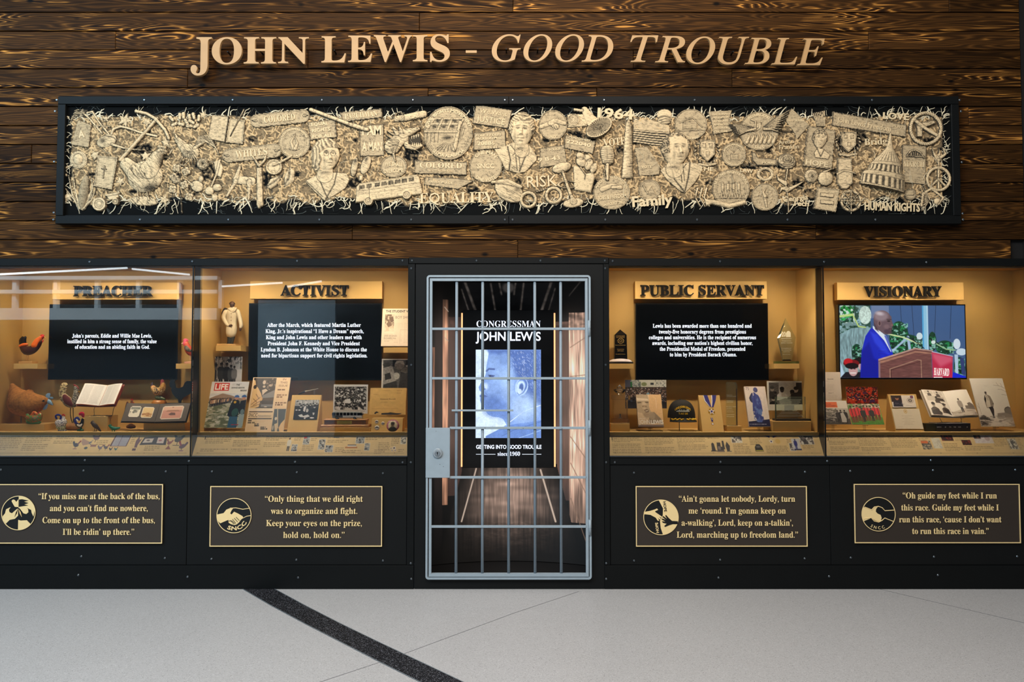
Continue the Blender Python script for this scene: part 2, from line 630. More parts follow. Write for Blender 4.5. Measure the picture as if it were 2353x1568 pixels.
def put_run(name, letters, fr, x, z, d, depth, mat_, parent, rot=0.0, each=False):
 """place a run on a frame; depth = thickness of solid letters (their glyphs are 1 unit thick)"""
 cr, sr = math.cos(rot), math.sin(rot)
 res = []
 b = MB()
 for V, Fc in letters:
  X = x + V[:, 0] * cr - V[:, 1] * sr
  Z = z + V[:, 0] * sr + V[:, 1] * cr
  W_ = fr.at(X, Z, d + (V[:, 2] + (0.5 if depth else 0)) * (depth or 0))
  if each:
   res.append(link_mesh(name, W_, Fc, mat_, parent))
  else:
   b.add(W_, Fc)
 if not each and b.n:
  res = b.build(name, mat_, parent)
 return res

def wtext(name,s,st,px0,px1,bl,cappx,y,mat_,parent,depth=0.0,off=0.0,res=3,each=False,d=0.0,rot=0.0):
 """a line of lettering on the vertical plane y between picture columns px0..px1, baseline row bl"""
 k = S(y)
 L, _ = run(s, st, cappx * k, (px1 - px0) * k / math.cos(rot), depth > 0, off, res)
 x0, _, z0 = P(px0, bl, y)
 return put_run(name, L, wall_frame(y), float(x0), float(z0), d, depth, mat_, parent, rot, each)

def arc_text(b,s,st,fr,cx,cz,r,a0,a1,cap,depth,d,inward=False):
 """letters round a circle into builder b, from angle a0 to a1 (radians, measured at the centre)"""
 L, wd = run(s, st, cap, abs(a1 - a0) * r, depth > 0, 0, 2)
 for V, Fc in L:
  t = V[:, 0] / wd
  a = a0 + (a1 - a0) * t
  rad = r + (V[:, 1] if not inward else -V[:, 1])
  b.add(fr.at(cx + rad * np.cos(a), cz + rad * np.sin(a), d + (V[:, 2] + 0.5) * depth if depth else d), Fc)

# ------------------------------------------------------------------ painted sheets: shapes drawn on a grid of coloured vertices
def vnoise(X, Y, seed=0):
 xi, yi = np.floor(X).astype(np.int64), np.floor(Y).astype(np.int64)
 xf, yf = X - xi, Y - yi
 xf, yf = xf * xf * (3 - 2 * xf), yf * yf * (3 - 2 * yf)

 def h(a, b):
  n = (a * 374761393 + b * 668265263 + seed * 974634777) & 0x7fffffff
  n = ((n ^ (n >> 13)) * 1274126177) & 0x7fffffff
  return ((n ^ (n >> 16)) & 0xffff) / 65535.0
 return (h(xi, yi) * (1 - xf) + h(xi + 1, yi) * xf) * (1 - yf) + (h(xi, yi + 1) * (1 - xf) + h(xi + 1, yi + 1) * xf) * yf

def sd_poly(X, Y, pts):
 pts = np.asarray(pts, float)
 d = np.full(X.shape, 1e18)
 ins = np.zeros(X.shape, bool)
 n = len(pts)
 for i in range(n):
  ax, ay = pts[i]
  bx, by = pts[(i + 1) % n]
  ex, ey = bx - ax, by - ay
  t = np.clip(((X - ax) * ex + (Y - ay) * ey) / (ex * ex + ey * ey + 1e-12), 0, 1)
  d = np.minimum(d, (X - ax - t * ex) ** 2 + (Y - ay - t * ey) ** 2)
  c = ((ay > Y) != (by > Y)) & (X < (bx - ax) * (Y - ay) / (by - ay + 1e-12) + ax)
  ins ^= c
 d = np.sqrt(d)
 return np.where(ins, -d, d)

def sd_line(X, Y, pts, w0, w1=None):
 w1 = w0 if w1 is None else w1
 d = np.full(X.shape, 1e9)
 n = len(pts) - 1
 for i in range(n):
  (ax, ay), (bx, by) = pts[i], pts[i + 1]
  ex, ey = bx - ax, by - ay
  t = np.clip(((X - ax) * ex + (Y - ay) * ey) / (ex * ex + ey * ey + 1e-12), 0, 1)
  w = w0 + (w1 - w0) * ((i + t) / n)
  d = np.minimum(d, np.hypot(X - ax - t * ex, Y - ay - t * ey) - w)
 return d

class Cv:
 """canvas in its own units (w x h, y down); painted with soft-edged shapes"""

 def __init__(s, w, h, nx, bg=(255, 255, 255)):
  s.w, s.h = w, h
  s.nx = nx
  s.ny = max(3, int(round(nx * h / w)))
  s.X, s.Y = np.meshgrid(np.linspace(0, w, s.nx), np.linspace(0, h, s.ny))
  s.px = w / (s.nx - 1)
  s.C = np.zeros((s.ny, s.nx, 3)) + np.array(bg, float)

 def _mix(s, sd, col, soft=None, alpha=1.0):
  a = np.clip(0.5 - sd / (soft or s.px), 0, 1) * alpha
  s.C += (np.array(col, float) - s.C) * a[..., None]
  return s

 def _win(s, x0, y0, x1, y1, pad):
  i0 = max(0, int((x0 - pad) / s.px)); i1 = min(s.nx, int((x1 + pad) / s.px) + 2)
  q = s.h / (s.ny - 1)
  j0 = max(0, int((y0 - pad) / q)); j1 = min(s.ny, int((y1 + pad) / q) + 2)
  return slice(j0, max(j1, j0)), slice(i0, max(i1, i0))

 def _put(s, win, sd, col, soft, alpha):
  a = np.clip(0.5 - sd / (soft or s.px), 0, 1) * alpha
  s.C[win] += (np.array(col, float) - s.C[win]) * a[..., None]
  return s

 def ell(s, cx, cy, rx, ry, col, rot=0.0, soft=None, alpha=1.0):
  m = max(rx, ry)
  w_ = s._win(cx - m, cy - m, cx + m, cy + m, soft or s.px)
  X, Y = s.X[w_] - cx, s.Y[w_] - cy
  c, k = math.cos(rot), math.sin(rot)
  u, v = X * c + Y * k, -X * k + Y * c
  return s._put(w_, (np.hypot(u / rx, v / ry) - 1) * min(rx, ry), col, soft, alpha)

 def poly(s, pts, col, soft=None, alpha=1.0):
  p = np.asarray(pts, float)
  w_ = s._win(p[:, 0].min(), p[:, 1].min(), p[:, 0].max(), p[:, 1].max(), soft or s.px)
  return s._put(w_, sd_poly(s.X[w_], s.Y[w_], p), col, soft, alpha)

 def rect(s, x0, y0, x1, y1, col, soft=None, alpha=1.0):
  return s.poly([(x0, y0), (x1, y0), (x1, y1), (x0, y1)], col, soft, alpha)

 def line(s, pts, wd, col, soft=None, alpha=1.0, w1=None):
  p = np.asarray(pts, float)
  m = wd + (w1 or 0)
  w_ = s._win(p[:, 0].min() - m, p[:, 1].min() - m, p[:, 0].max() + m, p[:, 1].max() + m, soft or s.px)
  return s._put(w_, sd_line(s.X[w_], s.Y[w_], pts, wd / 2, None if w1 is None else w1 / 2), col, soft, alpha)

 def grad(s, x0, y0, x1, y1, c0, c1):
  w_ = s._win(x0, y0, x1, y1, 0)
  t = np.clip((s.Y[w_] - y0) / (y1 - y0), 0, 1)[..., None]
  m = ((s.X[w_] >= x0) & (s.X[w_] <= x1) & (s.Y[w_] >= y0) & (s.Y[w_] <= y1))[..., None]
  s.C[w_] = np.where(m, np.array(c0, float) * (1 - t) + np.array(c1, float) * t, s.C[w_])
  return s

 def noise(s, amp, sx, sy=None, seed=0, region=None, mul=True):
  sy = sy or sx
  n = vnoise(s.X / sx, s.Y / sy, seed) * 0.6 + vnoise(s.X / sx * 2.1, s.Y / sy * 2.1, seed + 5) * 0.4 - 0.5
  k = 1 + n * 2 * amp
  if region:
   x0, y0, x1, y1 = region
   m = (s.X >= x0) & (s.X <= x1) & (s.Y >= y0) & (s.Y <= y1)
   k = np.where(m, k, 1)
  s.C *= k[..., None]
  return s

 def patches(s, x0, y0, x1, y1, cols, sx, sy, seed=0, thr=0.0):
  """noise-shaped patches of several colours"""
  w_ = s._win(x0, y0, x1, y1, 0)
  X, Y = s.X[w_], s.Y[w_]
  m = (X >= x0) & (X <= x1) & (Y >= y0) & (Y <= y1)
  for i, c in enumerate(cols):
   n = vnoise(X / sx, Y / sy, seed + 11 * i) * 0.65 + vnoise(X / sx * 2.3, Y / sy * 2.3, seed + 11 * i + 3) * 0.35
   a = np.clip((n - (0.53 + thr)) / 0.10, 0, 1) * m * .9
   s.C[w_] += (np.array(c, float) - s.C[w_]) * a[..., None]
  return s

 def person(s,x,y,h,coat,skin=(120,84,60),hair=(20,16,14),legs=None,wd=0.30,feet=True):
  """standing figure, head top at (x, y), total height h"""
  r = h * 0.065
  legs = legs or [c * 0.5 for c in coat]
  s.poly([(x - h * 0.09,y + h * 0.55),(x + h * 0.09,y + h * 0.55),(x + h * 0.08,y + h),(x + 0.015 * h,y + h),(x,y + 0.66 * h),(x - 0.03 * h,y + h),(x - 0.09 * h,y + h)],legs)
  q = h * wd / 2
  s.poly([(x - q,y + .22 * h),(x - q * .5,y + .15 * h),(x + q * .5,y + .15 * h),(x + q,y + .22 * h),(x + q * 1.05,y + .5 * h),(x + q * .75,y + .64 * h),(x - q * .75,y + .64 * h),(x - q * 1.05,y + .5 * h)],coat)
  s.ell(x, y + r * 1.1, r * .85, r * 1.15, skin)
  s.ell(x, y + r * .55, r * .9, r * .75, hair)
  return s

 def head(s, x, y, r, skin, hair=(18, 16, 14), body=(30, 30, 34)):
  """head and shoulders"""
  s.poly([(x - 2.2 * r,y + 4.2 * r),(x - 2 * r,y + 2 * r),(x - .7 * r,y + 1.1 * r),(x + .7 * r,y + 1.1 * r),(x + 2 * r,y + 2 * r),(x + 2.2 * r,y + 4.2 * r)],body)
  s.ell(x, y, r * .82, r * 1.1, skin)
  s.ell(x, y - r * .5, r * .9, r * .7, hair)
  s.rect(x - r * .5, y - r * .02, x + r * .5, y + r * .12, [c * .45 for c in skin])
  s.rect(x - r * .3, y + r * .55, x + r * .3, y + r * .65, [c * .5 for c in skin])
  return s

 def crowd(s, x0, y0, x1, y1, n, r0, r1, skins, bodies, seed=0):
  rnd = random.Random(seed)
  L = sorted([(rnd.uniform(y0, y1), rnd.uniform(x0, x1)) for _ in range(n)])
  for y, x in L:
   r = r0 + (r1 - r0) * (y - y0) / max(1e-6, y1 - y0)
   b = rnd.choice(bodies)
   s.poly([(x - 1.9 * r, y + 4 * r), (x - 1.7 * r, y + 1.8 * r), (x, y + .8 * r), (x + 1.7 * r, y + 1.8 * r), (x + 1.9 * r, y + 4 * r)], b)
   s.ell(x, y, r * .85, r * 1.1, rnd.choice(skins))
   s.ell(x, y - .55 * r, r * .88, r * .6, (22, 20, 20))
  return s

 def words(s, x0, y0, x1, lines, pitch, col, seed=0, wt=0.45, ragged=True, alpha=0.8):
  """rows of tiny unreadable print"""
  rnd = random.Random(seed)
  for i in range(lines):
   y = y0 + i * pitch
   x = x0
   xe = x1 if not ragged else x1 - rnd.random() * (x1 - x0) * (0.5 if i == lines - 1 else 0.08)
   while x < xe - pitch * .3:
    wl = rnd.uniform(0.7, 3.2) * pitch * .8
    s.rect(x, y, min(x + wl, xe), y + pitch * wt, col, None, alpha * rnd.uniform(.7, 1))
    x += wl + pitch * .35
  return s

 def linear(s):
  c = np.clip(s.C, 0, 255) / 255.0
  return np.where(c <= 0.04045, c / 12.92, ((c + 0.055) / 1.055) ** 2.4)

def sheet(name,fr,wd,ht,cv,mat_,parent=None,thick=0.003,edge=(235,230,220),curl=None,d0=0.0):
 """a board or sheet wd x ht metres lying in frame fr (origin bottom-left), cv painted on its face"""
 ny, nx = cv.ny, cv.nx
 U, V = np.meshgrid(np.linspace(0, wd, nx), np.linspace(ht, 0, ny))
 dd = np.zeros_like(U) + thick + d0
 if curl is not None: dd = dd + curl(U / wd, V / ht)
 Wf = fr.at(U, V, dd).reshape(-1, 3)
 idx = np.arange(nx * ny).reshape(ny, nx)
 q = np.stack([idx[:-1, :-1], idx[1:, :-1], idx[1:, 1:], idx[:-1, 1:]], -1).reshape(-1, 4)
 Fc = [tuple(f) for f in q.tolist()]
 ring = list(idx[0, :]) + list(idx[1:, -1]) + list(idx[-1, -2::-1]) + list(idx[-2:0:-1, 0])
 base = len(Wf)
 Wb = fr.at(U, V, dd - thick).reshape(-1, 3)[ring]
 Wr = Wf[ring]
 n = len(ring)
 V3 = np.vstack([Wf, Wr, Wb])
 e = np.array(lin(edge))
 cols = np.vstack([cv.linear().reshape(-1, 3), np.tile(e, (2 * n, 1))])
 for k in range(n):
  k2 = (k + 1) % n
  Fc.append((base + k, base + k2, base + n + k2, base + n + k))
 if curl is None: Fc.append(tuple(base + n + k for k in range(n)))
 return link_mesh(name, V3, Fc, mat_, parent, False, cols)

def lean(bl, br, top, yb, yt, bottom=None, z0=None):
 """frame for a sheet whose lower edge spans picture columns bl..br at row bottom, depth yb, and whose top row is top at depth yt"""
 x0, _, zb = P(bl, bottom, yb)
 x1 = float(P(br, bottom, yb)[0])
 x0, zb = float(x0), float(zb)
 zt = Pz(top, yt)
 fr = Fr((x0, yb, zb), (1, 0, 0), (0, yt - yb, zt - zb))
 return fr, x1 - x0, math.hypot(zt - zb, yt - yb)
# ------------------------------------------------------------------ the setting: floor
ZTOP = Pz(594.5, 0.0)                      # top of the steel band over the cases
ZCASE_T, ZCASE_B = Pz(612, 0.0), Pz(1050, 0.0)
BACK = 0.47                                # back wall of the cases

def build_floor():
 m = floor_mat('terrazzo', (188, 186, 184), (150, 148, 146), (206, 204, 202))
 b = MB().box(-14, 14, -14, 0.02, -0.06, 0.0)
 fl = tag(b.build('floor', m), kind='structure')
 # dark inlaid strip, its two edges read off the photograph
 L = [(557,1354),(620,1391),(700,1434),(780,1475),(860,1516),(944,1558),(1010,1590),(1100,1634),(1230,1697)]
 R = [(630,1354),(700,1392),(780,1433),(860,1472),(940,1510),(1063,1568),(1130,1598),(1225,1640),(1360,1702)]

 def fp(px, py):
  a, bb = (px - CX) / F, -(py - CY) / F
  ct, st = math.cos(TILT), math.sin(TILT)
  t = -HC / (st + bb * ct)
  return a * t, -D + (ct - bb * st) * t
 n = len(L)
 V = [fp(*p) + (0.0015,) for p in L] + [fp(*p) + (0.0015,) for p in R]
 V += [(v[0], v[1], -0.004) for v in V]
 Fc = [(i + 1, i, n + i, n + i + 1) for i in range(n - 1)] + [(i, i + 1, 2 * n + i + 1, 2 * n + i) for i in range(n - 1)]
 Fc += [(n + i + 1, n + i, 3 * n + i, 3 * n + i + 1) for i in range(n - 1)]
 m2 = floor_mat('dark_terrazzo',(24,24,27),(18,18,20),(120,120,126),300,0.5)
 link_mesh('floor_strip', V, Fc, m2, fl)
 ma = mat('zinc_edge', (150, 160, 165), 0.4, 0.6)
 for E_ in (L, R):
  V = []
  for p in E_:
   x, y = fp(*p)
   V += [(x - 0.004, y, 0.0022), (x + 0.004, y, 0.0022)]
  link_mesh('strip_edging', V, [(2 * i, 2 * i + 1, 2 * i + 3, 2 * i + 2) for i in range(n - 1)], ma, fl)
 mj = mat('floor_joint', (140, 140, 142), 0.6)
 for pts in ([(1330,1360),(1180,1410),(905,1512),(700,1580)],[(2010,1352),(2150,1385),(2353,1432)]):
  V = []
  for p in pts:
   x, y = fp(*p)
   V += [(x, y - 0.003, 0.0012), (x, y + 0.003, 0.0012)]
  link_mesh('floor_joint', V, [(2 * i, 2 * i + 1, 2 * i + 3, 2 * i + 2) for i in range(len(pts) - 1)], mj, fl)

build_floor()

# ------------------------------------------------------------------ timber wall above the cases, board by board
def build_timber_wall():
 top = Pz(28, 0.02)
 pitch = (top - ZTOP) / 13.0
 XL, XR = -5.2, 3.505
 wb = tag(MB().box(XL, XR + 0.02, 0.05, 0.12, ZTOP - 0.05, ZTOP + pitch * 16.5).build('wall_back', M_DARK), kind='structure')
 joints = {0: [1190,2330],1: [807,1880],2: [300,1500],3: [-50,1880],4: [620,1700],5: [60,2130],6: [900,2150],
     7: [1155,2240],8: [981,1374],9: [420,1690],10: [700,1460],11: [250,2010],12: [960],13: [1179,2200],
     14: [500, 1500], 15: [820, 1900]}
 rnd = random.Random(4)
 for r in range(16):
  z0, z1 = ZTOP + r * pitch + 0.002, ZTOP + (r + 1) * pitch - 0.0035
  xs = [XL] + [Px(j, 0.02) for j in joints.get(r, [])] + [XR]
  xs = sorted(x for x in xs if XL <= x <= XR)
  for a, b_ in zip(xs[:-1], xs[1:]):
   if b_ - a < 0.1: continue
   yf = 0.02 + rnd.uniform(-0.002, 0.002)
   m = MB()
   m.box(a + 0.0012, b_ - 0.0012, yf, 0.05, z0, z1, 0.003)
   o = m.build('plank', M_WOOD, wb)
 # dark corner where the timber ends
 tag(MB().box(XR,4.3,-0.05,0.12,ZTOP,ZTOP + 16 * pitch).build('wall_right',mat('dark_corner',(20,18,17),0.6)),kind='structure')

build_timber_wall()

# ------------------------------------------------------------------ blackened-steel cladding: bands, panels, bolts
_bolt_me = None

def bolt(parent, px, py, y, r=0.0075):
 global _bolt_me
 if _bolt_me is None:
  b = MB()
  b.disc((0, 0), 0.0075, -0.006, 0.0, 10, b=0.003)
  b.disc((0, 0), 0.0035, -0.0075, -0.005, 6)
  o = b.build('bolt', M_BOLT)
  _bolt_me = o.data
  bpy.data.objects.remove(o)
 o = bpy.data.objects.new('bolt', _bolt_me)
 COL.objects.link(o)
 o.parent = parent
 base = np.array(parent.get('_w', tuple(parent.location)))
 x, yy, z = P(px, py, y)
 o.location = (float(x) - base[0], y - base[1], float(z) - base[2])
 return o

def zz(py, y=0.0):
 return Pz(py, y)

def steel():
 zf = 0.0
 w = tag(MB().box(-5.2, Px(936), 0.03, 0.06, 0, zz(1052)).add([], []).build('wall_lower', M_DARK), kind='structure')
 XE = 4.3

 def bar(x0, x1, z0, z1, y0=-0.008, nm='steel_band', m_=M_STEEL2):
  return MB().box(x0, x1, y0, 0.03, z0, z1, 0.0018).build(nm, m_, w)
 top0, top1 = zz(611.5), zz(594.5)
 bar(-5.2, Px(937.5), top0, top1)
 bar(Px(938.5), Px(1399), zz(606), zz(592.5))
 bar(Px(1400), XE, top0, top1)
 s0, s1 = zz(1068), zz(1052)
 for a, b_ in ((-5.2, Px(936)), (Px(1401), XE)):
  bar(a, b_, s0, s1)
  # sill lip in front of the glass
  MB().box(a, b_, -0.012, 0.02, s1 - 0.001, s1 + 0.005).build('sill_lip', M_STEEL2, w)
 b0 = zz(1299)
 bar(-5.2, Px(953), 0.0, b0 - 0.002)
 bar(Px(1387), XE, 0.0, b0 - 0.002)
 bar(Px(937), Px(953), b0 + 0.001, zz(607))
 bar(Px(1387.5), Px(1400), b0 + 0.001, zz(607))
 for a, b_ in ((-5.2, Px(434.5)), (Px(435.5), Px(936)), (Px(1401), Px(1902.5)), (Px(1903.5), XE)):
  MB().box(a, b_, 0.0, 0.03, b0 + 0.0005, s0 - 0.002, 0.0015).build('steel_panel', M_STEEL, w)
 # solid panels past both ends of the cases
 for a,b_ in ((-5.2,Px(-59)),(Px(2442),XE)): MB().box(a,b_,0.0,0.03,s1 + .006,top0 - .001).build('end_panel',M_STEEL,w)
 # plate round the cell door
 p = MB()
 x0, x1, z1 = Px(954.5), Px(1386.5), zz(607.5)
 ox0, ox1, oz0, oz1 = Px(981), Px(1356), zz(1329), zz(635)
 p.box(x0, ox0, -0.004, 0.03, 0.0, z1)
 p.box(ox1, x1, -0.004, 0.03, 0.0, z1)
 p.box(ox0, ox1, -0.004, 0.03, 0.0, oz0)
 p.box(ox0, ox1, -0.004, 0.03, oz1, z1)
 p.build('door_surround', M_STEEL, w)
 B = [(206,602),(442,601),(683,600),(925,599),(1095,599),(1242,599),(947,599),(1390,599),(1408,600),(1655,601),(1894,602),(2129,603),(-20,603)]
 B += [(195,1058),(434,1060),(678,1062),(925,1063),(1413,1063),(1656,1062),(1901,1060),(2139,1058)]
 B += [(180,1322),(431,1326),(685,1328),(945,1331),(1393,1331),(1651,1328),(1905,1325),(2155,1322)]
 B += [(945,617),(945,839),(944,1063),(944,1295),(1391,617),(1392,839),(1393,1063),(1393,1295)]
 for q in B: bolt(w, q[0], q[1], -0.008)
 for q in [(2,1080),(192,1082),(381,1084),(187,1279),(379,1283),(487,1084),(682,1086),(880,1088),(486,1285),(681,1287),(880,1289),
     (1457,1087),(1655,1086),(1850,1085),(1457,1289),(1655,1287),(1849,1284),(1954,1083),(2144,1081),(2333,1080),(1955,1282),(2146,1280),(2337,1279)]:
  bolt(w, q[0], q[1], 0.0)
 return w

steel()

# ------------------------------------------------------------------ display cases
ZDECK = Pz(993, 0.13)
CASES = [  # name, x of left side, x of right side (front plane picture columns), label
 ('PREACHER',-58,441),('ACTIVIST',441.5,951),('PUBLIC SERVANT',1388,1895.5),('VISIONARY',1896,2441)]
M_LAMP = mat('lamp_face', (255, 236, 205), 0.5, emit=6.0)

def spot(name, loc, tgt, power, ang, blend=0.8, col=(1.0, 0.76, 0.47), size=0.02):
 from mathutils import Vector
 l = bpy.data.lights.new(name, 'SPOT')
 l.energy, l.spot_size, l.spot_blend, l.color, l.shadow_soft_size = power, math.radians(ang), blend, col, size
 o = bpy.data.objects.new(name, l)
 COL.objects.link(o)
 o.location = loc
 o.rotation_euler = (Vector(tgt) - Vector(loc)).to_track_quat('-Z', 'Y').to_euler()

def cases():
 post = mat('post_black', (16, 17, 18), 0.35, 0.3)
 for k, (nm, a, b_) in enumerate(CASES):
  x0, x1 = Px(a), Px(b_)
  c = empty('display_case', ((x0 + x1) / 2, 0.0, ZDECK - 0.12), 'lit glass-fronted display case under the %s sign' % nm, 'display case', 'wall display cases')
  MB().box(x0, x1, BACK, BACK + 0.02, ZDECK - 0.02, ZCASE_T + 0.05).build('back_panel', M_TAN, c)
  MB().box(x0, x1, 0.10, BACK, ZDECK - 0.02, ZDECK).build('deck', M_TAN, c)
  MB().box(x0, x1, 0.02, BACK, ZCASE_T + 0.03, ZCASE_T + 0.05).build('top_panel', M_TAN, c)
  MB().box(x0 + 0.0005, x0 + 0.012, 0.115, BACK, ZDECK, ZCASE_T + 0.03).build('side_panel', M_TAN, c)
  MB().box(x1 - 0.012, x1 - 0.0005, 0.115, BACK, ZDECK, ZCASE_T + 0.03).build('side_panel', M_TAN, c)
  if k in (0, 2):
   MB().box(x1 - 0.006, x1 + 0.002, 0.0, 0.115, ZCASE_B, ZCASE_T).build('post', post, c)
  MB().box(x0 + 0.001, x1 - 0.007, 0.004, 0.012, ZCASE_B - 0.01, ZCASE_T + 0.02).build('glass_pane', M_GLASS, c)
  # lamps hidden behind the top band
  xm = (Px([262, 724, 1612, 2072][k], 0.4))
  zc = ZCASE_T + 0.012
  for dx in (-0.50, 0.0, 0.50):
   MB().box(xm + dx - 0.03, xm + dx + 0.03, 0.05, 0.09, zc, zc + 0.018).build('lamp_housing', post, c)
   spot('case_spot', (xm + dx, 0.07, zc - 0.004), (xm + dx * 0.95, 0.40, zc - 0.62), 29, 125, 1.0)
  area('case_strip_light',(xm,0.035,ZCASE_T - 0.005),(xm,0.30,ZDECK + .1),1.25,0.02,5.0,(1.0,0.80,0.56))
  for dx in (-0.55, -0.2, 0.2, 0.55):
   spot('case_downlight',(xm + dx,0.06,zc - 0.006),(xm + dx,0.22,ZDECK),58.0,75,0.9,(1.0,0.80,0.57))

cases()

def sign_boards():
 T = [('PREACHER',115.7,408.6,649.5,688.5,169.8,352,681.2),('ACTIVIST',572,877,646.5,687,645.5,802,679.5),
   ('PUBLIC SERVANT',1460.4,1764.5,646.6,687.3,1471,1755.8,679.3),('VISIONARY',1926.5,2218.4,649.3,689.5,1985,2163,682)]
 yf = 0.385
 for nm, a, b_, t, bt, l0, l1, bl in T:
  x0, x1 = Px(a, yf), Px(b_, yf)
  z0, z1 = Pz(bt, yf), Pz(t, yf)
  s = empty('sign_board', ((x0 + x1) / 2, BACK, z0), 'tan sign board lettered %s in black' % nm, 'sign', 'section signs in the display cases')
  MB().box(x0, x1, yf, yf + 0.05, z0, z1, 0.001).build('board', M_TAN2, s)
  for xs in (x0 + 0.05, x1 - 0.08): MB().box(xs, xs + 0.03, yf + 0.05, BACK, z0 + 0.02, z1 - 0.02).build('wall_spacer', M_TAN2, s)
  wtext('letter',nm,BOLD,l0,l1,bl,23.3,yf - 0.014,M_BLACKP,s,0.012,0.014,4,True)

sign_boards()

T1 = [("John’s parents, Eddie and Willie Mae Lewis,",165.7,349,776.2),("instilled in him a strong sense of family, the value",154.5,360,789),("of education and an abiding faith in God.",172,344,801.8)]
T2 = [("After the March, which featured Martin Luther",614,829.5,751.5),("King, Jr.’s inspirational “I Have a Dream” speech,",610,836,765.7),("King and John Lewis and other leaders met with",611,831.4,779.6),("President John F. Kennedy and Vice President",615,827,793.8),("Lyndon B. Johnson at the White House to discuss the",599,843,807.8),("need for bipartisan support for civil rights legislation.",600,844,821.6)]
T3 = [("Lewis has been awarded more than one hundred and",1500,1727.7,753.4),("twenty-five honorary degrees from prestigious",1514,1714.5,766.9),("colleges and universities. He is the recipient of numerous",1491,1737.4,779.9),("awards, including our nation’s highest civilian honor,",1499,1729.6,792.9),("the Presidential Medal of Freedom, presented",1516,1713,806.3),("to him by President Barack Obama.",1539,1692.8,819.3)]

def screens():
 yf = 0.40
 rows = [('PREACHER',110,408,699.5,873,T1),('ACTIVIST',570,876.7,697,874.7,T2),('PUBLIC SERVANT',1461,1766.5,697,874,T3),('VISIONARY',1928,2222,699.6,872,None)]
 for nm, a, b_, t, bt, tx in rows:
  x0, x1, z0, z1 = Px(a, yf), Px(b_, yf), Pz(bt, yf), Pz(t, yf)
  what = 'wall screen with white lines of text' if tx else 'wall screen playing a speech film'
  s = empty('wall_screen', ((x0 + x1) / 2, BACK, z0), 'black %s under the %s sign' % (what, nm), 'screen', 'screens in the display cases')
  MB().box(x0, x1, yf, yf + 0.045, z0, z1, 0.002).build('casing', M_BEZEL, s)
  MB().box(x0 + 0.25, x1 - 0.25, yf + 0.045, BACK, z0 + 0.1, z1 - 0.1).build('wall_mount', M_DARK, s)
  if tx:
   MB().box(x0 + 0.009, x1 - 0.009, yf - 0.001, yf + 0.001, z0 + 0.012, z1 - 0.009).build('display', M_SCRBLK, s)
   for (q, l0, l1, bl) in tx:
    wtext('text_line',q,BOLD,l0,l1,bl,8.6,yf - 0.002,M_SCRTXT,s,0.0,0.008,2)
  else:
   film(s, x0 + 0.009, x1 - 0.009, z0 + 0.011, z1 - 0.009, yf)

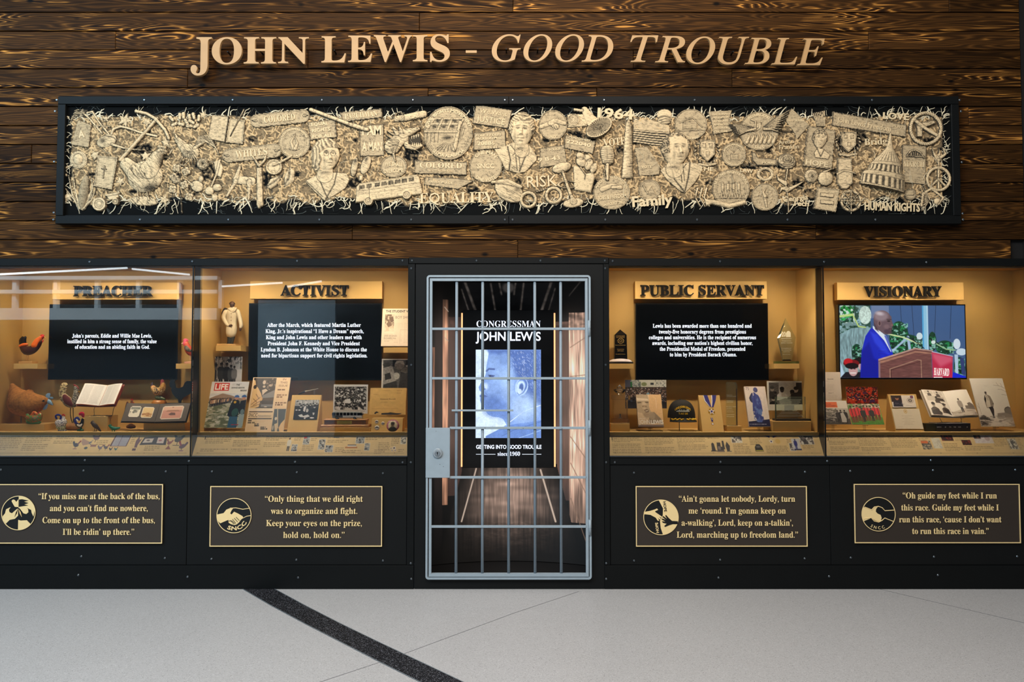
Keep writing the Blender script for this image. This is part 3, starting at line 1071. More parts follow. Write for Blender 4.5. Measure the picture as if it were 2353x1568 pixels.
def film(s, x0, x1, z0, z1, yf):
 # drawn in the units of the enlarged picture: 1415 x 825, origin (300, 490)
 c = Cv(1415, 825, 420, (70, 100, 145))
 c.grad(0, 0, 1415, 825, (62, 98, 150), (78, 100, 140))
 c.poly([(360, 0), (560, 0), (560, 90), (360, 150)], (110, 130, 170))
 c.rect(0, 0, 350, 825, (120, 150, 150))
 c.patches(0,0,350,825,[(60,90,80),(150,190,200),(34,70,56)],45,35,3)
 c.poly([(0,330),(130,260),(330,240),(300,400),(180,600),(80,825),(0,825)],(130,160,165))
 c.noise(0.3, 12, 60, 8, (0, 240, 320, 825))
 c.ell(80,60,70,80,(30,140,60)); c.patches(10,0,170,200,[(40,180,80),(12,60,36),(225,240,235)],28,26,8)
 c.ell(290,110,70,105,(205,225,215)); c.noise(0.2,14,14,4,(200,0,360,230))
 c.line([(0,125),(150,105)],26,(200,225,140)); c.line([(150,105),(215,240),(290,250)],16,(190,215,130))
 for x in (690, 820, 1090, 1265): c.line([(x, 0), (x + (20 if x < 1000 else -20), 380)], 5, (30, 44, 70))
 for (x0_,y0_,x1_,y1_,q) in ((560,180,780,560,5),(560,330,950,620,9),(1000,300,1090,520,12),(1080,400,1290,560,2),(130,440,250,640,6),(1280,590,1415,825,7)):
  c.ell((x0_ + x1_) / 2, (y0_ + y1_) / 2, (x1_ - x0_) / 2, (y1_ - y0_) / 2, (20, 66, 44))
  c.patches(x0_ + 10,y0_ + 20,x1_ - 10,y1_ - 10,[(44,150,84),(12,34,30),(150,205,190)],26,24,q,0.04)
 c.line([(590,520),(750,380)],22,(170,195,225)); c.line([(770,360),(790,520)],30,(170,195,225))
 c.line([(540,325),(720,365),(900,440)],16,(215,232,170)); c.line([(1090,440),(1200,500),(1300,510)],14,(160,200,150))
 c.rect(935,0,1000,520,(150,205,235)); c.rect(935,0,950,520,(80,170,225)); c.rect(985,0,1000,520,(190,225,245))
 c.ell(900,350,34,40,(220,235,240)); c.ell(1320,440,40,60,(225,238,248)); c.ell(1370,530,60,40,(215,232,246))
 c.ell(1055,420,24,22,(225,240,235)); c.poly([(1290,560),(1330,560),(1330,825),(1300,825)],(190,212,235))
 c.poly([(1350, 600), (1395, 600), (1410, 790), (1370, 790)], (52, 66, 120))
 c.poly([(1270, 760), (1415, 810), (1415, 825), (1260, 825)], (20, 40, 220))
 c.line([(760, 360), (880, 430), (950, 490)], 9, (24, 32, 50))
 # guests, lower left corner
 c.poly([(0,640),(60,825),(0,825)],(190,215,235)); c.poly([(0,825),(60,760),(230,760),(260,825)],(26,24,34))
 c.ell(235,680,34,60,(225,175,170)); c.ell(215,630,60,36,(14,14,18))
 c.ell(145,740,52,66,(205,160,158)); c.ell(125,660,90,44,(120,16,24)); c.ell(90,640,50,36,(196,30,38)); c.ell(130,690,76,34,(24,14,18))
 c.rect(110,765,178,776,(245,235,230)); c.rect(115,722,135,729,(60,36,40)); c.rect(152,722,172,729,(60,36,40))
 # the man in the blue suit
 c.poly([(370,250),(470,330),(560,440),(600,560),(590,640),(430,760),(430,825),(225,825),(245,520),(290,350),(345,270)],(22,40,196))
 c.poly([(245,520),(330,420),(380,600),(440,640),(430,825),(225,825)],(14,26,160),30)
 c.poly([(345,300),(420,330),(520,470),(560,560),(470,520),(390,420)],(44,66,228),26)
 c.poly([(375,230),(440,280),(520,345),(580,520),(575,535),(500,400),(375,262)],(232,240,252))
 c.poly([(500,340),(530,350),(575,480),(580,530),(555,480)],(96,110,200))
 c.ell(484,165,100,108,(108,84,92)); c.poly([(395,150),(385,220),(420,270),(510,330),(545,330),(560,300),(575,290),(595,270),(590,250),(605,228),(600,200),(590,170),(585,120)],(110,86,94))
 c.ell(470,120,80,58,(150,128,136),0,30); c.ell(455,92,42,20,(205,190,198),0.2,22)
 c.ell(450,205,22,36,(138,108,112)); c.ell(452,205,11,22,(78,56,60)); c.poly([(385,190),(420,250),(440,300),(400,270)],(80,60,70),14)
 c.ell(556,178,18,8,(48,34,40)); c.line([(535,158),(585,160)],8,(70,52,58)); c.ell(592,225,16,13,(128,98,100)); c.ell(545,300,46,26,(86,64,78),0.2,14); c.line([(555,268),(590,268)],7,(60,36,44))
 c.ell(530, 240, 30, 24, (132, 104, 110), 0, 18)
 # lectern
 c.poly([(430,620),(850,490),(1045,520),(1045,560),(1030,560),(1035,825),(430,825)],(118,74,70))
 c.poly([(440,640),(850,520),(1040,540),(1040,556),(850,540),(450,664)],(170,120,100))
 c.poly([(430,612),(850,484),(1050,514),(1050,528),(850,500),(432,634)],(196,156,142))
 c.line([(560,825),(560,725),(870,620),(912,625),(915,825)],9,(176,134,112)); c.line([(572,825),(572,736),(900,640)],6,(70,38,34))
 c.noise(0.16, 60, 14, 15, (430, 500, 1035, 825))
 c.rect(430, 640, 450, 825, (150, 120, 130))
 c.poly([(1035, 530), (1268, 580), (1262, 825), (1040, 825)], (200, 44, 78))
 c.poly([(1040,545),(1265,590),(1262,640),(1130,700),(1050,600)],(222,92,120),40)
 c.line([(1040, 528), (1270, 580)], 9, (190, 200, 215))
 ht = z1 - z0
 k = 1415 / (x1 - x0)
 fr = Fr((x0, yf, z0), (1, 0, 0), (0, 0, 1))
 sheet('display', fr, x1 - x0, ht, c, M_SCREEN, s, 0.001, (0, 0, 0))
 wt = mat('banner_lettering', (250, 240, 245), 0.5, emit=0.9)
 L, _ = run('HARVARD', BOLD, 82 / k, 172 / k, False, 0, 3)
 put_run('banner_lettering', L, fr, 1052 / k, (825 - 796) / k, 0.0015, 0, wt, s, math.radians(-3))
 c2 = [1052, 1146]
 b = MB()
 for i in range(9): b.box(x0 + (1052 + 11 * i) / k, x0 + (1060 + 11 * i) / k, yf - 0.0016, yf - 0.0015, z0 + 1 / k, z0 + 12 / k)
 b.build('banner_small_print', wt, s)

screens()

# ------------------------------------------------------------------ cell alcove, its screen and the barred door
def alcove():
 x0, x1 = Px(976), Px(1362)
 z0, z1 = zz(1336), zz(629)
 yb = 0.55
 ar = tag(MB().box(x0 - 0.03, x1 + 0.03, yb + 0.06, yb + 0.08, z0 - 0.03, z1 + 0.03).build('wall_alcove', M_DARK), kind='structure')
 mk = mat('alcove_black', (14, 14, 15), 0.5)
 MB().box(x0 - 0.02, x0, 0.03, yb + 0.06, z0, z1).build('side_wall', mk, ar)
 MB().box(x1, x1 + 0.02, 0.03, yb + 0.06, z0, z1).build('side_wall', mk, ar)
 MB().box(x0 - 0.02, x1 + 0.02, 0.03, yb + 0.06, z0 - 0.02, z0).build('base', mk, ar)
 MB().box(x0 - 0.02, x1 + 0.02, 0.03, yb + 0.06, z1, z1 + 0.02).build('soffit', mk, ar)
 # printed corridor picture on a curved board. Canvas units: picture pixels, origin (970, 625), 400 x 715
 c = Cv(351, 645, 300, (8, 8, 9))
 X, Y = c.X + 994, c.Y + 648
 n1 = vnoise(X / 3.0, Y / 60.0, 3) * .6 + vnoise(X / 1.6, Y / 25.0, 4) * .4
 n2 = vnoise(X / 40.0, Y / 9.0, 7)

 def band(xa, xb, ya, yb_, col, k=0.9):
  m = (X > xa) & (X < xb) & (Y > ya) & (Y < yb_)
  v = np.clip(1 + (n1 - 0.5) * 2 * k, 0.1, 1.6)[..., None] * np.array(col, float)
  c.C[m] = v[m]

 band(993, 1001, 800, 990, (120, 84, 66))
 band(1001, 1018, 650, 1300, (34, 26, 25), .2)
 band(1018, 1030, 690, 1160, (222, 160, 126), .45)
 band(1030, 1062, 730, 1140, (82, 58, 50), .12)
 band(1275, 1307, 740, 1150, (104, 78, 68), .12)
 band(1307, 1362, 720, 1200, (236, 190, 164), .55)
 c.noise(0.25, 90, 70, 31)
 # darkness that gathers at top and bottom of the printed walls
 g = np.clip((Y - 650) / 120, 0, 1) * np.clip((1290 - Y) / 190, 0, 1)
 wl = (X < 1062) | (X > 1275)
 c.C[wl] *= g[wl][..., None]
 for q in ([(340,175),(392,140)],[(340,242),(392,236)],[(340,380),(392,455)],[(340,440),(392,545)],[(340,520),(375,620)],[(52,82),(60,92)],[(52,152),(60,160)]):
  c.line([(p[0] - 24, p[1] - 23) for p in q], 2.0, (150, 120, 100) if q[0][0] > 100 else (200, 180, 160), None, .8)
 # ceiling beams
 for q,wd in (([(98,24),(136,128)],6),([(90,40),(118,126)],3),([(156,20),(174,128)],4),([(176,20),(182,50)],4),([(215,20),(211,50)],4),([(234,20),(222,128)],4),([(298,20),(262,128)],6),([(306,38),(280,126)],3),([(366,20),(338,55)],2)):
  c.line([(p[0] - 24, p[1] - 23) for p in q], wd, (92, 84, 78), 3, .75)
 c.rect(158,93,190,105,(70,66,62)); c.noise(0.5,14,8,5,(40,0,350,110))
 c.ell(174, 11, 14, 12, (64, 60, 58), 0, 6)
 # floor of the corridor
 fy = np.clip((Y - 1075) / 240, 0, 1)
 half = 62 + 70 * fy
 inside = (Y > 1068) & (Y < 1304) & (np.abs(X - 1172) < 108 + 60 * fy)
 mid = np.clip(1 - np.abs(X - 1172) / (half + 50), 0, 1)
 col = np.array((214, 178, 158), float) * (mid ** 0.8 * (0.55 + 0.5 * np.exp(-((Y - 1140) / 60) ** 2)) * (0.62 + 0.6 * n1) * (0.8 + 0.4 * n2) * np.clip((1312 - Y) / 130, 0.12, 1))[..., None]
 c.C[inside] = col[inside]
 c.line([(100,432),(67,552)],3,(225,200,180)); c.line([(248,435),(282,552)],4,(225,200,180))
 c.noise(0.25, 9, 3, 9, (66, 557, 300, 645))
 nx, ny = c.nx, c.ny
 xs = np.linspace(x0 + 0.005, x1 - 0.005, nx)
 fr = Fr((x0 + 0.005, 0.40, z0 + 0.004), (1, 0, 0), (0, 0, 1))
 xc = (x0 + x1) / 2
 sheet('corridor_picture',fr,x1 - x0 - 0.01,z1 - z0 - 0.008,c,attr_mat('corridor_print_glow',0.6,emit=0.75),ar,0.004,(10,10,10),  # print given a glow of its own, standing in for light on it
    curl=lambda u, v: -0.13 * (1 - (2 * u - 1) ** 2))
 # the tall screen
 ys = 0.26
 s = empty('kiosk_screen', (Px(1168, ys), ys + 0.05, Pz(1075.7, ys)), 'tall black screen with a blue-tinted profile portrait behind the bars', 'screen')
 a, b_, t, bt = 1063, 1272.7, 712.7, 1075.7
 X0, X1, Z0, Z1 = Px(a, ys), Px(b_, ys), Pz(bt, ys), Pz(t, ys)
 MB().box(X0, X1, ys, ys + 0.045, Z0, Z1, 0.002).build('casing', M_BEZEL, s)
 MB().box(X0 + .15, X1 - .15, ys + 0.045, 0.50, Z0 + .3, Z1 - .3).build('wall_mount', M_DARK, s)
 led = mat('led_strip', (255, 176, 120), 0.5, emit=1.5)
 for xx in (X0, X1):
  sg = -1 if xx == X0 else 1
  MB().box(xx + sg * 0.001, xx + sg * 0.012, ys + 0.02, ys + 0.035, Z0 + 0.005, Z1 - 0.02).build('led_strip', led, s)
 portrait(s, ys)
 yt = ys - 0.003
 wtext('text_line','CONGRESSMAN',BOLD,1095,1242.5,751.5,14,yt,M_SCRTXT,s,0,-0.006,4)
 wtext('text_line','JOHN LEWIS',SANS,1093,1242.5,783,19.5,yt,M_SCRTXT,s,0,0.016,5)
 wtext('text_line','GETTING INTO GOOD TROUBLE',SANS,1094,1243.5,1031.7,8.4,yt,M_SCRTXT,s,0,0.02,4)
 wtext('text_line','since 1960',BOLD,1143.5,1194.7,1047.7,8.6,yt,M_SCRTXT,s,0,0.0,4)
 for l0, l1 in ((1094, 1138.5), (1199.5, 1243.5)):
  MB().box(Px(l0,yt),Px(l1,yt),yt - 0.0005,yt,Pz(1044.9,yt),Pz(1044.0,yt)).build('rule',M_SCRTXT,s)
 # light strips wash the printed corridor either side
 for sg in (-1, 1):
  xx = (X0 if sg < 0 else X1) + sg * 0.02
  area('alcove_led',(xx,0.32,(Z0 + Z1) / 2),(xx + sg * 0.3,0.52,(Z0 + Z1) / 2),0.02,1.0,1.0,(1.0,0.80,0.66))
 area('alcove_floor_led',(Px(1168),0.30,Z0 - 0.02),(Px(1168),0.42,Z0 - 0.5),0.5,0.02,0.6,(1.0,0.86,0.76))

def portrait(s, ys):
 # canvas in units of the enlarged crop: 452 x 613, origin (462, 675)
 c = Cv(452, 613, 270, (212, 232, 255))
 W_ = 452
 base = (104, 138, 210)
 head = [(82,0),(90,22),(84,60),(78,95),(72,130),(70,165),(60,195),(32,238),(20,262),(26,284),(40,296),(34,312),(26,326),(38,340),(30,350),(36,372),(54,388),(66,420),(84,450),(118,466),(160,470),(190,482),(212,520),(300,560),(452,470),(452,0)]
 c.poly(head, base)
 c.poly([(452,380),(452,613),(70,613),(72,600),(170,548),(240,505),(330,430)],(112,148,222))
 c.poly([(70,600),(170,548),(250,520),(452,490),(452,613),(70,613)],(78,114,196))
 c.line([(240,500),(330,430),(452,385)],6,(225,238,255)); c.line([(180,600),(260,560),(452,500)],4,(52,84,160)); c.line([(300,613),(452,560)],4,(150,186,245))
 # hair
 c.poly([(78,0),(100,26),(150,36),(205,20),(250,60),(262,120),(290,200),(300,260),(345,300),(380,340),(452,380),(452,0)],(58,88,168),26)
 rnd = random.Random(2)
 for i in range(520):
  x, y = rnd.uniform(225, 450), rnd.uniform(10, 330)
  if y > 240 and x < 380: continue
  a = rnd.uniform(0.6, 1.5)
  L_ = rnd.uniform(5, 16)
  q = max(0, 1 - abs(x - 320) / 130)
  col = (130 + 90 * q, 165 + 60 * q, 240 + 10 * q) if rnd.random() < .62 else (44, 70, 150)
  c.line([(x, y), (x + L_ * math.cos(a), y + L_ * math.sin(a))], 2.6, col, 2, .6)
 # lit planes of cheek, jaw, neck
 c.ell(190,190,60,70,(150,186,246),0.4,60,.8); c.ell(120,110,40,60,(132,168,236),.2,46,.7)
 c.ell(70,255,17,22,(206,226,255),0,16); c.ell(130,250,46,60,(124,160,232),0,50,.7)
 c.ell(115,390,60,70,(60,92,172),.2,46,.8); c.ell(190,420,60,60,(78,112,196),0,50,.7)
 c.ell(330,400,90,90,(176,206,252),-.4,80,.85); c.ell(230,260,40,80,(164,196,250),0,50,.7)
 # eye, brow, nostril, lips
 c.line([(76,148),(92,134),(128,136)],11,(44,62,128),8); c.ell(108,184,20,8,(40,56,120),.1,5); c.ell(100,183,6,6,(20,26,60)); c.line([(86,176),(132,180)],3,(34,46,104))
 c.ell(60,274,9,5,(50,66,130),0,4); c.ell(50,262,12,14,(96,128,204),0,10)
 c.poly([(26,318),(62,314),(86,326),(60,332),(36,330)],(56,78,152),5); c.poly([(30,338),(62,332),(80,336),(60,358),(36,362)],(84,116,196),6)
 c.line([(66, 300), (84, 318)], 3, (66, 92, 168), 4)
 # ear
 c.ell(318,258,44,62,(178,208,254),.25); c.ell(320,250,36,50,(70,102,184),.25,8); c.ell(312,258,30,44,(188,214,255),.2,8)
 c.ell(316,262,15,28,(52,78,150),.1,6); c.ell(304,290,15,18,(200,222,255),0,6); c.line([(288,300),(300,316),(330,300),(350,258)],4,(60,88,168),4)
 c.C = c.C * .80 + np.array((46., 50., 52.))
 c.noise(0.07, 5, 5, 3); c.noise(0.08, 30, 30, 6)
 yt = ys - 0.0015
 fr = Fr((Px(1093.2, yt), yt, Pz(1007, yt)), (1, 0, 0), (0, 0, 1))
 sheet('portrait',fr,Px(1243,yt) - Px(1093.2,yt),Pz(803.9,yt) - Pz(1007,yt),c,attr_mat('screen_portrait',0.3,emit=1.12),s,0.001,(0,0,0))

alcove()

def cell_door():
 yd = -0.02
 d = empty('cell_door', (Px(1168), 0.0, zz(1331)), 'grey painted barred prison cell door in the black steel surround', 'door')
 m = M_GRAYBAR

 def X(p): return Px(p, yd)
 def Z(p): return Pz(p, yd)
 k = S(yd)

 def loop(x0, x1, y0, y1, r, wd):
  """rounded rectangular frame of flat bar"""
  b = MB()
  pts_o, pts_i = [], []
  for (cx,cy,a0) in ((x1 - r,y0 + r,-90),(x1 - r,y1 - r,0),(x0 + r,y1 - r,90),(x0 + r,y0 + r,180)):
   for q in range(5):
    a = math.radians(a0 + q * 22.5)
    pts_o.append((cx + r * math.cos(a), cy + r * math.sin(a)))
    ri = max(r - wd, 0.4)
    pts_i.append((cx + (r - wd) * math.cos(a), cy + (r - wd) * math.sin(a)))
  n = len(pts_o)
  V = []
  for (yy) in (yd - 0.012, 0.02):
   V += [(X(p[0]), yy, Z(p[1])) for p in pts_o] + [(X(p[0]), yy, Z(p[1])) for p in pts_i]
  Fc = []
  for i in range(n):
   j = (i + 1) % n
   Fc += [(i,j,n + j,n + i),(2 * n + i,3 * n + i,3 * n + j,2 * n + j),(i,2 * n + i,2 * n + j,j),(n + i,n + j,3 * n + j,3 * n + i)]
  return b.add(V, Fc)
 loop(980, 1357.5, 633, 1331.5, 7, 4.5).build('outer_frame', m, d)
 b = MB()
 yb0, yb1 = yd - 0.006, yd + 0.022
 b.box(X(987), X(992.8), yb0, yb1, Z(1325.5), Z(640)); b.box(X(1345), X(1351), yb0, yb1, Z(1325.5), Z(640))
 b.box(X(987), X(1351), yb0 - 0.0005, yb1, Z(646), Z(640)); b.box(X(987), X(1351), yb0 - 0.0005, yb1, Z(1325.5), Z(1318.5))
 b.build('leaf_frame', m, d)
 rod = mat('bar_rod_paint', (136, 150, 160), 0.42, 0.0, 0.10, 25, 0.25)
 for i, x in enumerate((1048.8, 1108.8, 1168.9, 1229.2, 1288.9)):
  segs = [(643, 1320)] if i != 1 else [(643, 943.5), (984, 1320)]
  for (a, b_) in segs:
   q = MB()
   q.tube([(X(x), yd + 0.012, Z(b_)), (X(x), yd + 0.012, Z(a))], 3.3 * k, 12)
   q.build('vertical_bar', rod, d, True)
 for y in (756, 869.8, 983.8, 1097.4, 1210.5):
  x0 = 992 if y not in (983.8, 1097.4) else 1034
  MB().box(X(x0), X(1346), yd - 0.006, yd + 0.004, Z(y + 2.8), Z(y - 2.8), 0.0015).build('cross_bar', m, d)
 MB().box(X(1038.5), X(1179.5), yd - 0.012, yd, Z(945.6), Z(941.4), 0.001).build('food_slot_bar', m, d)
 MB().box(X(979.5), X(1034.8), yd - 0.016, yd + 0.012, Z(1098), Z(983.5), 0.002).build('lock_plate', m, d)
 kx, kz = X(1007), Z(1041)
 l = MB().disc((kx,kz),11 * k,yd - 0.03,yd - 0.014,28,b=0.006).build('lock_cylinder',mat('lock_metal',(176,186,192),0.3,0.4),d)
 MB().disc((kx,kz - 0.002),6.5 * k,yd - 0.036,yd - 0.028,22,b=0.003).build('key_plug',mat('plug_metal',(150,160,168),0.28,0.6),l)
 MB().box(kx - 0.002,kx + 0.002,yd - 0.0365,yd - 0.034,kz - 0.014,kz + 0.004).disc((kx,kz + 0.003),0.005,yd - 0.0365,yd - 0.034,12).build('keyhole',M_DARK,l)
 for (a, b_) in ((737, 772), (966, 1000), (1194, 1229)):
  q = MB()
  q.tube([(X(1354), yd - 0.016, Z(b_)), (X(1354), yd - 0.016, Z(a))], 3.0 * k, 12)
  q.tube([(X(1354), yd - 0.016, Z((a + b_) / 2 + .6)), (X(1354), yd - 0.016, Z((a + b_) / 2 - .6))], 3.5 * k, 12)
  q.build('hinge', m, d, True)
 q = MB()
 rnd = random.Random(5)
 for (x,y) in ((1003,991),(1020,1072),(1012,1067),(1202,984.5),(1218,870),(1115,984),(1213,1098),(1297,1097),(1291,985),(1232,869)):
  q.disc((X(x), Z(y)), k * rnd.uniform(.4, .8), yd - 0.0168 if x < 1034 else yd - 0.0068, yd - 0.0055, 7)
 q.build('rust_specks', mat('rust_speck', (60, 50, 44), 0.8), d)
 return d

cell_door()

# ------------------------------------------------------------------ raised title lettering
def title():
 y = -0.03
 A = [('J',430,478,176.5,88),('O',478.5,548.5,150,61.5),('H',553,628,149,60.5),('N',633,704,149.5,61),('L',733.5,790.5,146.5,60),('E',795.5,851.5,145.5,60.5),
   ('W',855,943.6,145.5,61.5),('I',946,980,144,60),('S',986,1032,144,62)]
 B = [('G',1129.5,1197,144,62),('O',1203,1270,144,62),('O',1277,1344,144,62),('D',1338,1412,144.5,60.5),('T',1451.5,1517,145,60.5),('R',1509,1579,146,60),
   ('O',1582,1649,149,62),('U',1656,1728,150,62),('B',1717.6,1779.6,150,60),('L',1779.6,1839.5,151,60.5),('E',1839.5,1904,152.5,61)]
 d = 0.022
 for lst, st, off, lab in ((A, BOLD, 0.004, 'pale wooden upright letters JOHN LEWIS raised on the dark planks'), (B, ITAL, 0.004, 'pale wooden slanted letters GOOD TROUBLE raised on the dark planks')):
  s = empty('wall_lettering', (Px((lst[0][1] + lst[-1][2]) / 2, y), 0.02, Pz(148, y)), lab, 'lettering')
  for (ch, a, b_, bl, h) in lst:
   V, Fc, adv = glyph(ch, st, True, off, 8)
   V = V.copy()
   lo, hi = V.min(0), V.max(0)
   over = 1.0
   x0, x1 = Px(a, y), Px(b_, y)
   zb, zt = Pz(bl + (1.2 if ch in 'OSGU' else 0), y), Pz(bl - h, y)
   X = x0 + (V[:, 0] - lo[0]) / (hi[0] - lo[0]) * (x1 - x0)
   Z = zb + (V[:, 1] - lo[1]) / (hi[1] - lo[1]) * (zt - zb)
   link_mesh('letter', np.stack([X, y - d / 2 - V[:, 2] * d, Z], 1), Fc, M_TITLE, s)
   # stand-off pins
   MB().box((x0 + x1) / 2 - .004, (x0 + x1) / 2 + .004, y - 0.01, 0.022, (zb + zt) / 2 - .004, (zb + zt) / 2 + .004).build('pin', M_STEEL, s)
  if st == BOLD:
   MB().box(Px(1069,y),Px(1094.5,y),y - d,y,Pz(124.5,y),Pz(118.8,y)).build('hyphen',M_TITLE,s)

title()

# ------------------------------------------------------------------ quotation plaques
def plaques():
 Q = [
  ((-2.5,379.5,1113,1249.5),(51.6,1179,39),'two hands releasing a dove',[("“If you miss me at the back of the bus,",89,365,1147.5),("and you can’t find me nowhere,",115,338,1175),("Come on up to the front of the bus,",98,354,1202.5),("I’ll be ridin’ up there.”",144.5,307,1229.5)]),
  ((487.7,880.4,1117.5,1256.5),(543,1185,39.8),'a handshake',[("“Only thing that we did right",609,832,1153.5),("was to organize and fight.",622.6,819.5,1181.4),("Keep your eyes on the prize,",611.7,829.7,1209.3),("hold on, hold on.”",651,790.5,1236.6)]),
  ((1458.9,1849.6,1117.5,1256.5),(1516,1189,40.2),'two reaching hands and HOPE',[("“Ain’t gonna let nobody, Lordy, turn",1560,1824.8,1153.4),("me ‘round. I’m gonna keep on",1582,1803.6,1180.8),("a-walking’, Lord, keep on a-talkin’,",1566,1819.6,1208.5),("Lord, marching up to freedom land.”",1555,1831,1236)]),
  ((1957,2335.5,1112.6,1248.6),(2011.8,1181.8,38.8),'two clasped forms',[("“Oh guide my feet while I run",2074.4,2288.7,1146),("this race. Guide my feet while I",2071,2293,1173.6),("run this race, ‘cause I don’t want",2066,2298.8,1200.8),("to run this race in vain.”",2096,2270,1227.6)])]
 y0 = -0.012
 k = S(y0)
 for i, ((a, b_, t, bt), (ex, ey, er), what, lines) in enumerate(Q):
  x0, x1, z0, z1 = Px(a, y0), Px(b_, y0), Pz(bt, y0), Pz(t, y0)
  s = empty('quote_plaque',((x0 + x1) / 2,0,z0),'brown plaque with gold rim, round emblem of %s, text starting %s' % (what,lines[0][0].strip('“').replace(',','').rsplit(' ',4)[0][:16].strip()),'plaque','quotation plaques on the steel panels')
  s['label'] = ['brown plaque reading If you miss me, emblem of hands and dove', 'brown plaque reading Only thing that we did right, handshake emblem', 'brown plaque reading Aint gonna let nobody, emblem of two reaching hands', 'brown plaque reading Oh guide my feet, emblem of two interlocked shapes'][i]
  MB().box(x0, x1, y0, 0.0, z0, z1).build('panel', M_PLQ, s)
  bw = 2.0 * k
  q = MB()
  q.box(x0, x1, y0 - 0.004, y0 + .002, z1 - bw, z1); q.box(x0, x1, y0 - 0.004, y0 + .002, z0, z0 + bw)
  q.box(x0, x0 + bw, y0 - 0.004, y0 + .002, z0 + bw, z1 - bw); q.box(x1 - bw, x1, y0 - 0.004, y0 + .002, z0 + bw, z1 - bw)
  q.build('rim', M_GOLD, s)
  for (tx, l0, l1, bl) in lines:
   wtext('text_line',tx,BOLD,l0,l1,bl,13.6,y0 - 0.003,M_GOLD,s,0.003,-0.002,4)
  emblem(i, s, ex, ey, er, y0, k)

